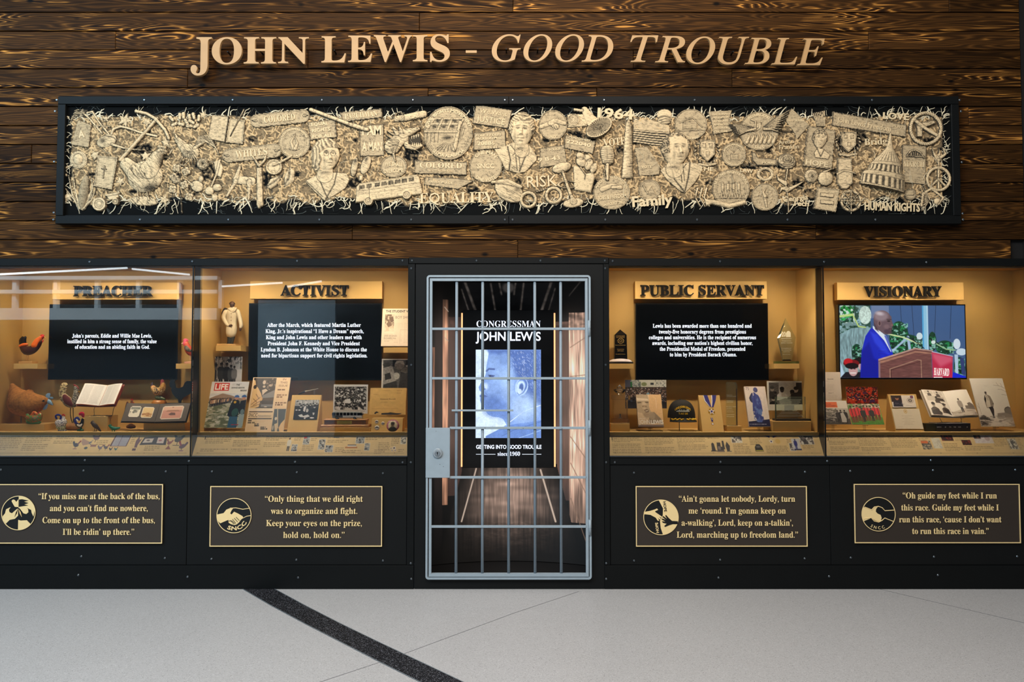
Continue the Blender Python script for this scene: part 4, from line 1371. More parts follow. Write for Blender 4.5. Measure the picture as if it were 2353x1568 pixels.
def emblem(i, s, ex, ey, er, y0, k):
 cx, cz = Px(ex, y0), Pz(ey, y0)
 e = MB().disc((cx, cz), er * k, y0 - 0.005, y0, 56).build('emblem', M_EMBL, s)
 MB().ring((cx, cz), er * k, 1.5 * k, y0 - 0.007, y0 - 0.004, 56).build('emblem_ring', M_GOLD, e)
 # shapes in emblem units: radius 100, y down
 u = er * k / 100.0
 ya, yb = y0 - 0.0065, y0 - 0.004

 def sh(pts, m=M_GOLD, lift=0.0, nm='emblem_shape'):
  P_ = [(cx + p[0] * u, cz - p[1] * u) for p in pts]
  ar = sum(P_[j][0] * P_[(j + 1) % len(P_)][1] - P_[(j + 1) % len(P_)][0] * P_[j][1] for j in range(len(P_)))
  if ar < 0: P_ = P_[::-1]
  o = MB().prism(P_, ya - lift, yb).build(nm, m, e)
  for p in o.data.polygons: pass
  return o

 def arc(r, a0, a1, n=16):
  return [(r * math.cos(math.radians(a0 + (a1 - a0) * j / n)), r * math.sin(math.radians(a0 + (a1 - a0) * j / n))) for j in range(n + 1)]

 def stroke(pts, wd, m=M_GOLD, lift=0.0):
  b = MB()
  b.tube([(cx + p[0] * u, ya - lift, cz - p[1] * u) for p in pts], wd * u / 2, 6)
  b.build('emblem_line', m, e)
 if i == 0:
  R_ = 96
  sh(arc(R_,-90,-8) + [(88,20),(78,0),(74,-18),(48,-30),(56,-22),(58,-4),(46,6),(30,2),(8,-26),(0,-30)])           # right field above the dark hand
  sh([(0, 40)] + [(14, 44), (50, 42), (72, 64)] + arc(R_, 48, 90))                                                            # lower right sleeve gold
  sh([(-42,-70),(-34,-78),(-24,-76),(-14,-64),(-2,-80),(-2,-34),(-22,-36),(-36,-58)])                              # dove body
  sh([(2,-78),(20,-80),(58,-72),(30,-66),(58,-58),(32,-50),(56,-44),(26,-40),(2,-36)],M_EMBL,0.0015)          # dark wing
  sh([(-92,20),(-78,2),(-72,-22),(-46,-34),(-56,-18),(-52,-4),(-38,2),(-6,-26),(-2,-20),(-2,16),(-20,34),(-50,40),(-72,62),(-88,40)])  # gold hand
  for q in ((-4,-16),(-9,-8),(-14,0)): stroke([(q[0] + 2,q[1] - 8),(q[0] - 6,q[1] + 22)],2.2,M_EMBL,0.001)
  for q in ((4,-16),(9,-8),(14,0)): stroke([(q[0] - 2,q[1] - 8),(q[0] + 6,q[1] + 22)],2.2,M_GOLD,0.001)
 elif i == 1:
  sh([(-98,-6),(-60,-14),(-44,-34),(-24,-42),(-6,-40),(-14,-30),(-22,-12),(-14,-6),(0,-22),(22,-12),(50,4),(52,14),(40,24),(30,38),(16,50),(2,54),(-18,48),(-30,40),(-32,24),(-78,44),(-92,30)])
  for q in ([(12,8),(32,28)],[(2,14),(22,36)],[(-8,20),(12,44)],[(-20,26),(0,48)]): stroke(q,2.6,M_EMBL,0.0015)
  stroke([(-24,-42),(10,-44),(50,-36),(90,-42)],4); stroke([(52,14),(72,4),(97,0)],4); stroke([(-30,30),(-10,30),(6,46)],3,M_EMBL,0.001)
  b = MB(); arc_text(b,'SNCC',SANSB,Fr((cx,y0,cz),(1,0,0),(0,0,1)),0,0,84 * u,math.radians(-118),math.radians(-28),22 * u,0.002,0.005,True)
  for v in b.v: v[:, 1] = v[:, 1]
  b.build('emblem_lettering', M_GOLD, e)
 elif i == 2:
  curve = [(-4,-96),(10,-60),(12,-20),(-2,10),(-6,50),(12,96)]
  sh(curve[::-1] + [(-4,-96)] + arc(96,-92,83,30) if False else [(-12,-96)] + arc(96,-86,84,30) + [(-2,60),(-6,20),(10,-10),(12,-50)])
  sh([(-97,-30),(-62,-36),(-36,-44),(-22,-50),(-16,-42),(-34,-34),(-30,-28),(-12,-16),(8,-2),(4,4),(-12,-4),(2,10),(-4,14),(-18,4),(-10,18),(-18,20),(-30,2),(-60,-14),(-97,-18)])
  sh([(95,22),(62,20),(44,4),(28,-14),(24,-8),(34,8),(12,-8),(8,-2),(28,14),(6,6),(4,12),(26,24),(4,22),(10,30),(32,36),(18,48),(22,54),(46,44),(66,38),(94,38)],M_EMBL,0.0015)
  f = Fr((cx, y0, cz), (1, 0, 0), (0, 0, 1))
  for (tx,x_,z_,rot,m_,lf) in (('HOPE',-12 * u,-86 * u,97,M_GOLD,0.006),('HOPE',12 * u,88 * u,-83,M_EMBL,0.0075)):
   L, _ = run(tx, SANSB, 15 * u, 58 * u, False, 0, 2)
   put_run('emblem_lettering', L, f, x_, z_, lf, 0, m_, e, math.radians(rot))
 else:
  sh(arc(96,155,205,12) + [(-40,-26),(-20,-42),(-4,-42),(-14,-30),(-16,-16),(-6,-4),(12,4),(18,22),(12,38),(-4,42),(-22,36),(-42,22)][::1])
  stroke([(-82,-42),(-40,-26),(-24,-42),(0,-46),(22,-38),(38,-20),(92,-24)],5); stroke([(-88,26),(-44,20),(-26,40),(0,46),(20,36),(36,22),(86,42)],5)
  f = Fr((cx, y0, cz), (1, 0, 0), (0, 0, 1))
  b = MB(); arc_text(b,'S N C C',SANS,f,0,0,88 * u,math.radians(-124),math.radians(-66),17 * u,0.002,0.005,True)
  b.build('emblem_lettering', M_GOLD, e)

plaques()
# ------------------------------------------------------------------ the framed relief mural
YB = -0.015         # face of the black backing board
YM = -0.03          # plane the picture columns are read at
M_STRAWS = mat('straw_lettering', (224, 202, 160), 0.85, 0, 0.18, 60, 0.3, spec=0.15)
M_STRAWL = mat('loose_straw', (222, 210, 178), 0.8, 0, 0.2, 60, spec=0.15)
M_STRAWD = mat('faint_straw', (74, 80, 78), 0.85, 0, 0.3, 40, spec=0.15)
STRAW = np.array((228, 202, 158), float)

class R:
 """one sculpted piece: heights (mm) and painted dark tone K (drawn ink and shade) on a grid of picture pixels"""

 def __init__(s, x0, y0, x1, y1, sp=1.25, seed=0):
  nx, ny = max(4, int((x1 - x0) / sp) + 1), max(4, int((y1 - y0) / sp) + 1)
  s.X, s.Y = np.meshgrid(np.linspace(x0, x1, nx), np.linspace(y0, y1, ny))
  s.H = np.zeros(s.X.shape)
  s.K = np.zeros(s.X.shape)
  s.seed = seed

 def slab(s, sd, h, bev=1.2):
  s.H = np.maximum(s.H, h * np.sqrt(np.clip(-sd / bev, 0, 1)))
  return s

 def poly(s, pts, h, bev=1.2, frame=None, ink=0.0):
  sd = sd_poly(s.X, s.Y, pts)
  s.slab(sd, h, bev)
  if frame:
   m = (sd < 0) & (sd > -frame)
   s.H = np.where(m, np.maximum(s.H, h + 2.5), s.H)
   s.K = np.maximum(s.K, np.exp(-((sd + frame) / 0.8) ** 2) * .7 * (sd < 0))
  if ink: s.K = np.maximum(s.K, ink * (sd < -(frame or 0)))
  return s

 def disc(s, cx, cy, rx, ry, h, bev=1.5, frame=None, rot=0.0):
  c, k = math.cos(rot), math.sin(rot)
  X, Y = s.X - cx, s.Y - cy
  u, v = X * c + Y * k, -X * k + Y * c
  sd = (np.hypot(u / rx, v / ry) - 1) * min(rx, ry)
  s.slab(sd, h, bev)
  if frame:
   m = (sd < 0) & (sd > -frame)
   s.H = np.where(m, np.maximum(s.H, h + 2.5), s.H)
   s.K = np.maximum(s.K, np.exp(-((sd + frame + .4) / 0.8) ** 2) * .8 * (sd < 0))
  return s

 def ringline(s, cx, cy, rx, ry, h, wd, ink=.7):
  sd = np.abs((np.hypot((s.X - cx) / rx, (s.Y - cy) / ry) - 1) * min(rx, ry)) - wd
  s.slab(sd, h, wd)
  s.K = np.maximum(s.K, np.exp(-((sd - .6) / .7) ** 2) * ink)
  return s

 def dome(s, cx, cy, rx, ry, h, rot=0.0):
  c, k = math.cos(rot), math.sin(rot)
  X, Y = s.X - cx, s.Y - cy
  u, v = X * c + Y * k, -X * k + Y * c
  r = np.hypot(u / rx, v / ry)
  s.H = np.maximum(s.H, h * np.sqrt(np.clip(1 - r * r, 0, 1)))
  s.K = np.maximum(s.K, np.exp(-((r - 1) * min(rx, ry) / 1.1) ** 2) * .55)
  return s

 def rod(s, pts, r0, h, r1=None, base=0.0):
  sd = sd_line(s.X, s.Y, pts, 0)
  if r1 is None: r1 = r0
  w_ = sd_line(s.X, s.Y, pts, r0, r1)
  rr = np.maximum(sd - w_, 0.3)
  q = np.clip(1 - (sd / rr) ** 2, 0, 1)
  s.H = np.maximum(s.H, np.where(q > 0, base + h * np.sqrt(q), 0))
  s.K = np.where(sd < rr - .5, s.K * .4, s.K)
  s.K = np.maximum(s.K, np.exp(-((sd - rr - .2) / .8) ** 2) * .85)
  return s

 def bump(s, cx, cy, rx, ry, h, rot=0.0):
  c, k = math.cos(rot), math.sin(rot)
  X, Y = s.X - cx, s.Y - cy
  u, v = X * c + Y * k, -X * k + Y * c
  s.H = np.where(s.H > 0.3, np.maximum(s.H + h * np.exp(-(u / rx) ** 2 - (v / ry) ** 2), 0.4), s.H)
  return s

 def ink(s, pts, wd, a=.85, cut=1.2):
  sd = sd_line(s.X, s.Y, pts, 0)
  g = np.exp(-(sd / wd) ** 2)
  s.K = np.maximum(s.K, a * g)
  s.H = np.where(s.H > 0.5, np.maximum(s.H - cut * g, 0.4), s.H)
  return s

 def blot(s, cx, cy, rx, ry, a, rot=0.0):  # soft dark spot, for drawn features and painted shade in hollows
  c, k = math.cos(rot), math.sin(rot)
  X, Y = s.X - cx, s.Y - cy
  u, v = X * c + Y * k, -X * k + Y * c
  s.K = np.maximum(s.K, a * np.exp(-(u / rx) ** 2 - (v / ry) ** 2))
  return s

 def strands(s, ang, ln, wd, amp=.5, dh=1.2, region=None):
  """strokes of straw running along an angle"""
  c, k = math.cos(ang), math.sin(ang)
  u, v = s.X * c + s.Y * k, -s.X * k + s.Y * c
  n = vnoise(u / ln, v / wd, s.seed + 1) * .5 + vnoise(u / ln * 1.3, v / (wd * .55), s.seed + 2) * .5
  q = np.clip((n - .5) * 3.6, -1, 1)
  m = (s.H > 0.3) if region is None else (s.H > 0.3) & region
  s.K = np.where(m, np.maximum(s.K, np.clip(-q, 0, 1) * amp), s.K)
  s.H = np.where(m, np.maximum(s.H + q * dh, .4), s.H)
  return s

 def weave(s, sc=2.2, amp=.4, dh=.7, ang=0.0):
  c, k = math.cos(ang), math.sin(ang)
  u, v = (s.X * c + s.Y * k) / sc, (-s.X * k + s.Y * c) / sc
  q = np.sin(u * math.pi) * np.sin(v * math.pi)
  m = s.H > 0.3
  s.K = np.where(m, np.maximum(s.K, np.clip(-q, 0, 1) * amp), s.K)
  s.H = np.where(m, s.H + q * dh, s.H)
  return s

 def build(s, name, parent, base=0.0, mt=None, tint=1.0, kind=None):
  m = s.H > 0.25
  ok = m[:-1, :-1] | m[1:, :-1] | m[:-1, 1:] | m[1:, 1:]
  use = np.zeros(m.shape, bool)
  use[:-1, :-1] |= ok; use[1:, :-1] |= ok; use[:-1, 1:] |= ok; use[1:, 1:] |= ok
  idx = np.full(m.shape, -1)
  idx[use] = np.arange(use.sum())
  X, _, Z = P(s.X, s.Y, YM)
  Y = YB - (base + np.where(m, s.H, 0)) / 1000.0
  V = np.stack([X[use], Y[use], Z[use]], 1)
  q = np.stack([idx[:-1, :-1], idx[1:, :-1], idx[1:, 1:], idx[:-1, 1:]], -1)[ok]
  n = vnoise(s.X / 1.3, s.Y / 1.3, s.seed + 9) * .5 + vnoise(s.X / 5, s.Y / 2.2, s.seed + 3) * .5
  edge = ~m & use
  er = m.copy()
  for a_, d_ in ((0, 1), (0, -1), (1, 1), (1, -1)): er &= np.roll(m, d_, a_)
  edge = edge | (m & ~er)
  K = np.clip(s.K * 1.05 + np.clip(.52 - n, 0, 1) * (.9 if kind else 1.2) + edge * .8, 0, .95)  # edge term paints outline and contact shade into the colour
  ink_shade = np.array(lin((42, 40, 36)))
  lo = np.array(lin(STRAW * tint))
  col = (lo[None, None] * (1 - K)[..., None] + ink_shade * K[..., None])[use]
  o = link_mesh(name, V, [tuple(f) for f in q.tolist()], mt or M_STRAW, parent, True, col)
  if kind: o['kind'] = kind
  return o

def Z5(o, *pts, k=5.8075):
 return [(o[0] + p[0] / k, o[1] + p[1] / k) for p in pts]

CA,CB,CC,CD,CE,CF = (130,230),(500,230),(870,230),(1240,230),(1580,230),(1900,230)
MU = None

def rtext(s,st,cx,bl,wd,cap,rot=0.0,h=9.0,parent=None,th=2.5,name='lettering',m=None):
 """raised straw lettering centred at picture (cx, bl)"""
 k = S(YM)
 L, w_ = run(s, st, cap * k, wd * k, True, 0.0, 2)
 x, _, z = P(cx, bl, YM)
 a = math.radians(rot)
 o = put_run(name, L, wall_frame(YB), float(x) - w_ / 2 * math.cos(a), float(z) - w_ / 2 * math.sin(a), h / 1000.0, th / 1000.0, m or M_STRAWS, parent or MU, a)
 return o

def plate(name, pts, lines, rot, h=10, frame=2.2, seed=1, st=SANSB, weave=None, strands=0.0, lh=None):
 p = np.array(pts)
 r = R(p[:, 0].min() - 2, p[:, 1].min() - 2, p[:, 0].max() + 2, p[:, 1].max() + 2, seed=seed)
 r.poly(pts, h, 1.3, frame, .34 if lines else .14)
 if weave: r.weave(weave, .35, .5, math.radians(-rot))
 r.strands(-math.radians(rot) + strands, 9, 1.2, .42, .8)
 o = r.build(name, MU)
 for (t, cx, bl, wd, cap) in lines:
  rtext(t, st, cx, bl, wd, cap, rot, h + 0.4, o, 2.6)
 return o

def pill(name, o, cx, cy, w_, h_, tilt, text, tw, cap, seed):
 cx, cy = o[0] + cx / 5.8075, o[1] + cy / 5.8075
 w_, h_, tw, cap = w_ / 5.8075, h_ / 5.8075, tw / 5.8075, cap / 5.8075
 a = math.radians(-tilt)
 pts = []
 rr = h_ / 2
 for s_, a0 in ((1, -90), (-1, 90)):
  for q in range(9):
   t = math.radians(a0 + q * 22.5)
   x, y = s_ * (w_ / 2 - rr) + rr * math.cos(t), rr * math.sin(t)
   pts.append((cx + x * math.cos(a) - y * math.sin(a), cy + x * math.sin(a) + y * math.cos(a)))
 p = np.array(pts)
 r = R(p[:, 0].min() - 2, p[:, 1].min() - 2, p[:, 0].max() + 2, p[:, 1].max() + 2, seed=seed)
 r.poly(pts, 11, 1.5, 2.6, .32)
 r.strands(a + math.pi / 2, 14, .8, .5, .8)
 ob = r.build(name, MU)
 q = cap / 2
 rtext(text, BOLD, cx + math.sin(-a) * 0 , cy + q, tw, cap, tilt, 12.5, ob, 3)
 for s_ in (-1, 1):   # pointing hands either side
  d = (w_ / 2 - 12) * s_
  hx, hy = cx + d * math.cos(a), cy + d * math.sin(a)
  r2 = R(hx - 9, hy - 6, hx + 9, hy + 6, .9, seed)
  r2.dome(hx, hy, 5, 3, 4).rod([(hx, hy - 1), (hx - 7 * s_ * -1, hy - 1)], 1.2, 4)
  r2.build('pointing_hand', ob, 11)
 return ob

def seal(name,cx,cy,rx,ry=None,inner=.72,top=None,bot=None,cap=6,fn=None,seed=1,h=9):
 ry = ry or rx
 r = R(cx - rx - 2, cy - ry - 2, cx + rx + 2, cy + ry + 2, .95, seed=seed)
 r.disc(cx, cy, rx, ry, h, 1.6, 2.0)
 r.K = np.maximum(r.K, .3 * (np.hypot((r.X - cx) / rx, (r.Y - cy) / ry) < .95))
 if inner: r.ringline(cx, cy, rx * inner, ry * inner, h + 2, 1.0)
 r.strands(.2, 5, 1.4, .35, .6)
 if fn: fn(r, cx, cy, rx, ry, h)
 o = r.build(name, MU)
 k = S(YM)
 f = wall_frame(YB)
 x, _, z = P(cx, cy, YM)
 for t, up in ((top, True), (bot, False)):
  if not t: continue
  b = MB()
  rm = (rx + rx * (inner or .72)) / 2 - cap / 2 if up else (rx + rx * (inner or .72)) / 2 + cap / 2
  span = min(2.6, len(t) * cap * .86 / rm)
  if up: arc_text(b,t,SANSB,f,float(x),float(z),rm * k,math.pi / 2 + span / 2,math.pi / 2 - span / 2,cap * k,0.0025,(h + .3) / 1000)
  else: arc_text(b,t,SANSB,f,float(x),float(z),rm * k,-math.pi / 2 - span / 2,-math.pi / 2 + span / 2,cap * k,0.0025,(h + .3) / 1000,True)
  b.build('lettering', M_STRAWS, o)
 return o

def star(cx, cy, r_, rot, seed):
 pts = []
 for i in range(10):
  a = math.radians(rot + i * 36 - 90)
  q = r_ if i % 2 == 0 else r_ * .42
  pts.append((cx + q * math.cos(a), cy + q * math.sin(a)))
 g = R(cx - r_ - 1, cy - r_ - 1, cx + r_ + 1, cy + r_ + 1, seed=seed)
 sd = sd_poly(g.X, g.Y, pts)
 g.H = np.where(sd < 0, 5 + 5 * np.clip(1 - np.hypot(g.X - cx, g.Y - cy) / r_, 0, 1), 0)
 g.strands(rot, 6, 1.3, .5, .8)
 return g.build('straw_star', MU)

def face(g,cx,cy,w_,h_,yaw=0.0,roll=0.0,hh=26,hair='short',base=10,smile=False,sock=1.0,chin=.22,glasses=False,fem=False,beard=0,hlo=0.0):
 """head in relief: half-width w_, half-height h_, yaw -1..1 (turn to the right positive)"""
 c, k = math.cos(roll), math.sin(roll)
 X, Y = g.X - cx, g.Y - cy
 U, V = (X * c + Y * k) / w_, (-X * k + Y * c) / h_
 shp = 1 + chin * np.clip(V, 0, 1) ** 1.5
 rr = np.hypot(U * shp, V)
 if yaw:
  rr = np.hypot((U * shp + .10 * yaw * np.clip(V, 0, 1)), V)
 m = rr < 1
 Hd = base + hh * np.sqrt(np.clip(1 - rr ** 2.2, 0, 1))
 f = (U - .34 * yaw) / (1 - .28 * abs(yaw))

 def G(u0, v0, a, b):
  return np.exp(-((f - u0) / a) ** 2 - ((V - v0) / b) ** 2)
 up = hh / 26.0
 d = np.zeros_like(U)
 for e in (-1, 1):
  d += 2.6 * G(.32 * e, -.24, .24, .07) - 6.0 * sock * G(.31 * e, -.10, .17, .10) + 3.2 * G(.32 * e, -.085, .10, .055)
  d += 3.0 * G(.42 * e, .22, .22, .16) - 2.0 * G(.52 * e, .50, .16, .25)
 nb = 6.5 * np.exp(-((f - .12 * yaw) / .10) ** 2) * np.clip((V + .22) / .4, 0, 1) * (V < .24) + 7.5 * G(.14 * yaw, .21, .15, .085)
 d += nb + 3.0 * G(.13, .24, .07, .05) + 3.0 * G(-.13, .24, .07, .05)
 mw = .30 if smile else .24
 d += 3.0 * G(0,.44,mw,.05) + 3.4 * G(0,.57,mw * .8,.055) - 3.0 * G(0,.50,mw,.025) + 4.0 * G(0,.82,.24,.12) - 2.0 * G(0,.68,.25,.05)
 Hd = Hd + d * up
 g.H = np.where(m, np.maximum(g.H, Hd), g.H)
 K = np.zeros_like(U)
 for e in (-1, 1):
  K = np.maximum(K, .85 * np.exp(-((f - .32 * e) / .17) ** 4 - ((V + .135 + .12 * (f - .32 * e) ** 2 * 8) / .022) ** 2))
  K = np.maximum(K, .9 * G(.32 * e, -.095, .05, .035)); K = np.maximum(K, .5 * G(.32 * e, -.13, .2, .06))
  K = np.maximum(K, .8 * np.exp(-((f - .33 * e) / .21) ** 4 - ((V + .27 - .1 * abs(f) + .05) / .033) ** 2))
  K = np.maximum(K, .85 * G(.10 * e + .12 * yaw, .275, .05, .025))
  K = np.maximum(K, .5 * np.exp(-((f - e * (.24 + .22 * (V - .25))) / .025) ** 2) * ((V > .26) & (V < .52)))
  K = np.maximum(K, .35 * G(.55 * e, .35, .12, .4))
 K = np.maximum(K, .95 * np.exp(-(f / mw) ** 6 - ((V - .50 + (.10 * f * f * 6 if smile else 0)) / .02) ** 2))
 K = np.maximum(K, .45 * G(0, .655, .2, .03)); K = np.maximum(K, .45 * np.exp(-((f + .12 * (1 if yaw >= 0 else -1)) / .04) ** 2) * ((V > -.15) & (V < .22)))
 if smile:
  K = np.where((np.abs(f) < .2) & (np.abs(V - .515 + .6 * f * f) < .022), 0, K)
 if beard: K = np.maximum(K, beard * G(0, .40, .24, .035))
 side = -1 if yaw > 0 else 1
 if yaw: K = np.maximum(K, .5 * np.clip((side * U - .45) / .4, 0, 1))  # side turned away darkened, shade painted in
 K *= m
 if glasses:
  for e in (-1, 1):
   q = np.abs(np.hypot((f - .33 * e) / .24, (V + .09) / .15) - 1)
   K = np.where(q < .11, .85, K)
 g.K = np.where(m & (Hd >= g.H - .01), K, g.K)
 # ear on the far side from the turn
 if hair != 'long':
  for e in ((-1,) if yaw > .2 else (1,) if yaw < -.2 else (-1, 1)):
   ex, ey = cx + e * w_ * .97 * c, cy + e * w_ * .97 * k + h_ * .02
   g.dome(ex, ey, w_ * .13, h_ * .2, base + 9 * up)
   g.blot(ex, ey, w_ * .06, h_ * .1, .6)
 hl = -.48 - hlo + .22 * (f * 0 + (np.abs(U)) ** 2) * (1.4 if hair != 'bald' else -.2)
 hm = (np.hypot(U * .98, V * .97) < (1.06 if hair != 'short' else 1.03)) & (V < np.where(np.abs(U) > .80, .02, hl + .05 * np.sin(U * 14)))
 if yaw > .2: hm |= (np.hypot(U * .98, V) < 1.05) & (U < -.50) & (V < .22)
 if hair == 'bald': hm &= (V < .3) & (np.abs(U) > .75)
 if hair == 'swept':
  hm = (np.hypot(U * .92, (V + .06) * .92) < 1.06) & (V < np.where(np.abs(U) > .78, .0, -.58 + .30 * np.clip(U, 0, 1) + .05 * np.sin(U * 9)))
 if hair == 'long':
  hm = ((np.hypot(U * .94, (V + .02) * .95) < 1.08) & (V < -.42 + .55 * np.clip(-U, -.1, 1))) | ((U < -.40 + .1 * np.sin(V * 7)) & (U > -1.12) & (V > -.6) & (V < .95) & (np.hypot(U * .9, V * .8) < 1.1))
 a = np.arctan2(V + .2, U + .2)
 n = np.sin(((U + .35 * V * V) * 20 if hair == 'long' else (V * 1.2 + .5 * U * U - .2 * U) * 24) + vnoise(g.X / 7, g.Y / 7, 4) * 5) if hair in ('swept', 'long') else (vnoise(g.X / 2.0, g.Y / 2.0, 14) - .5) * 3
 hb = base + hh * np.sqrt(np.clip(1.12 - np.hypot(U * .95, V * .95) ** 2.2, 0.02, 1)) + 3.0
 g.H = np.where(hm, hb + n * 1.0, g.H)
 g.K = np.where(hm, np.clip((.32 if hair in ('swept', 'long') else .55) + .35 * n, 0, .9), g.K)
 return g

def bust(name, cx, cy, w_, h_, torso, lapel, **kw):
 p = np.array(torso)
 x0, x1 = min(p[:, 0].min(), cx - w_ * 1.25) - 2, max(p[:, 0].max(), cx + w_ * 1.25) + 2
 g = R(x0, cy - h_ * 1.2 - 2, x1, p[:, 1].max() + 2, 1.0, seed=int(cx))
 sd = sd_poly(g.X, g.Y, torso)
 mx_ = (p[:, 0].min() + p[:, 0].max()) / 2
 g.H = np.where(sd < 0, 8 + 12 * np.sqrt(np.clip(-sd / 16, 0, 1)) * np.clip(1.1 - np.abs(g.X - mx_) / ((x1 - x0) * .62), .2, 1), g.H)
 g.strands(.5, 10, 1.1, .5, .8)
 for pts, wd in lapel: g.ink(pts, wd, .9, 2)
 g.rod([(cx, cy + h_ * .5), (cx - kw.get('yaw', 0) * w_ * .15, cy + h_ * 1.2)], w_ * .5, 15, w_ * .62, 6)
 g.blot(cx - w_ * .1, cy + h_ * 1.08, w_ * .5, h_ * .12, .6)  # shade below the chin painted on the neck
 face(g, cx, cy, w_, h_, **kw)
 return g.build(name, MU)

def mural():
 global MU
 xL, xR = Px(119, -.045), Px(2217, -.045)
 zT, zB = Pz(221, -.045), Pz(514, -.045)
 MU = empty('relief_mural', ((xL + xR) / 2, 0.0, zB), 'long framed relief of straw-coloured busts, signs, seals and straw on black', 'mural')
 t = 18.5 * S(-.045)
 for (a,b_,c,d) in ((xL,xR,zT - t,zT),(xL,xR,zB,zB + t),(xL,xL + t * .95,zB + t + .002,zT - t - .002),(xR - t * .95,xR,zB + t + .002,zT - t - .002)):
  xm = Px(1169, -.045)
  if b_ - a > 1:
   for (p,q) in ((a,xm - .001),(xm + .001,b_)): MB().box(p,q,-.045,0.018,c,d,.002).build('frame_bar',M_STEEL2,MU)
  else: MB().box(a, b_, -.045, 0.018, c, d, .002).build('frame_bar', M_STEEL2, MU)
 for x in (131,332,535,740,949,1160,1178,1388,1596,1803,2004,2205):
  bolt(MU, x, 230, -.045)
 for x in (123,322,525,734,945,1160,1178,1391,1602,1810,2012,2213):
  bolt(MU, x, 505, -.045)
 for q in ((127,256),(125,372),(124,489),(2208,256),(2210,373),(2212,491)): bolt(MU,q[0],q[1],-.045)
 MB().box(xL + t * .8,xR - t * .8,YB,0.018,zB + t * .8,zT - t * .8).build('backing_board',mat('board_black',(8,10,10),0.8,0,.2,5,spec=.1),MU)
 # inner lip
 b = MB()
 e = t * .95
 b.box(xL + e, xR - e, -.03, YB + .001, zT - e - .008, zT - e - .001).box(xL + e, xR - e, -.03, YB + .001, zB + e + .001, zB + e + .008)
 b.build('inner_lip', M_STEEL, MU)
 straw_bed()
 loose_straw()
 pieces()

def straw_bed():
 g = R(146, 256, 2192, 482, 1.55, seed=3)
 top = 268 + 9 * (vnoise(g.X / 22, g.Y * 0, 2) - .5) + 10 * (vnoise(g.X / 90, g.Y * 0, 5) - .5)
 bot = 462 + 16 * (vnoise(g.X / 18, g.Y * 0, 7) - .5) + 16 * (vnoise(g.X / 70, g.Y * 0, 8) - .5)
 lf = 158 + 10 * vnoise(g.Y / 20, g.Y * 0, 6)
 m = (g.Y > top) & (g.Y < bot) & (g.X > lf) & (g.X < 2168)
 holes = vnoise(g.X / 34, g.Y / 20, 31) > .80
 m &= ~(holes & (g.Y > 300) & (g.Y < 450)) | (vnoise(g.X / 4, g.Y / 4, 2) > .6)
 H = np.where(m, .6, 0)
 K = np.where(m, .66, 0)  # gaps between straws start dark, shade painted in
 rnd = random.Random(8)
 sp = 1.55
 nx = g.X.shape[1]
 for i in range(7600):
  x, y = rnd.uniform(150, 2186), rnd.uniform(258, 478)
  a = rnd.uniform(0, math.pi)
  L_ = rnd.uniform(5, 13)
  r_ = rnd.uniform(1.0, 1.9)
  h = rnd.uniform(2.5, 7)
  i0, i1 = max(0, int((x - L_ - 3 - 146) / sp)), int((x + L_ + 3 - 146) / sp) + 2
  j0, j1 = max(0, int((y - L_ - 3 - 256) / sp)), int((y + L_ + 3 - 256) / sp) + 2
  X, Y = g.X[j0:j1, i0:i1], g.Y[j0:j1, i0:i1]
  if X.size == 0: continue
  dx, dy = math.cos(a), math.sin(a)
  t = np.clip((X - x) * dx + (Y - y) * dy, -L_ / 2, L_ / 2)
  d = np.hypot(X - x - t * dx, Y - y - t * dy)
  q = (d < r_) & m[j0:j1, i0:i1]
  v = h + 2 * np.sqrt(np.clip(1 - (d / r_) ** 2, 0, 1))
  win = q & (v > H[j0:j1, i0:i1])
  H[j0:j1, i0:i1][win] = v[win]
  K[j0:j1, i0:i1][win] = (np.clip((d / r_) ** 2.6, 0, 1) * .5 + (7 - h) * .035)[win]  # deeper straws and straw sides painted darker as shade
 g.H, g.K = H, K
 g.build('straw_bed', MU, kind='stuff', tint=np.array((1.0, .96, .90)))

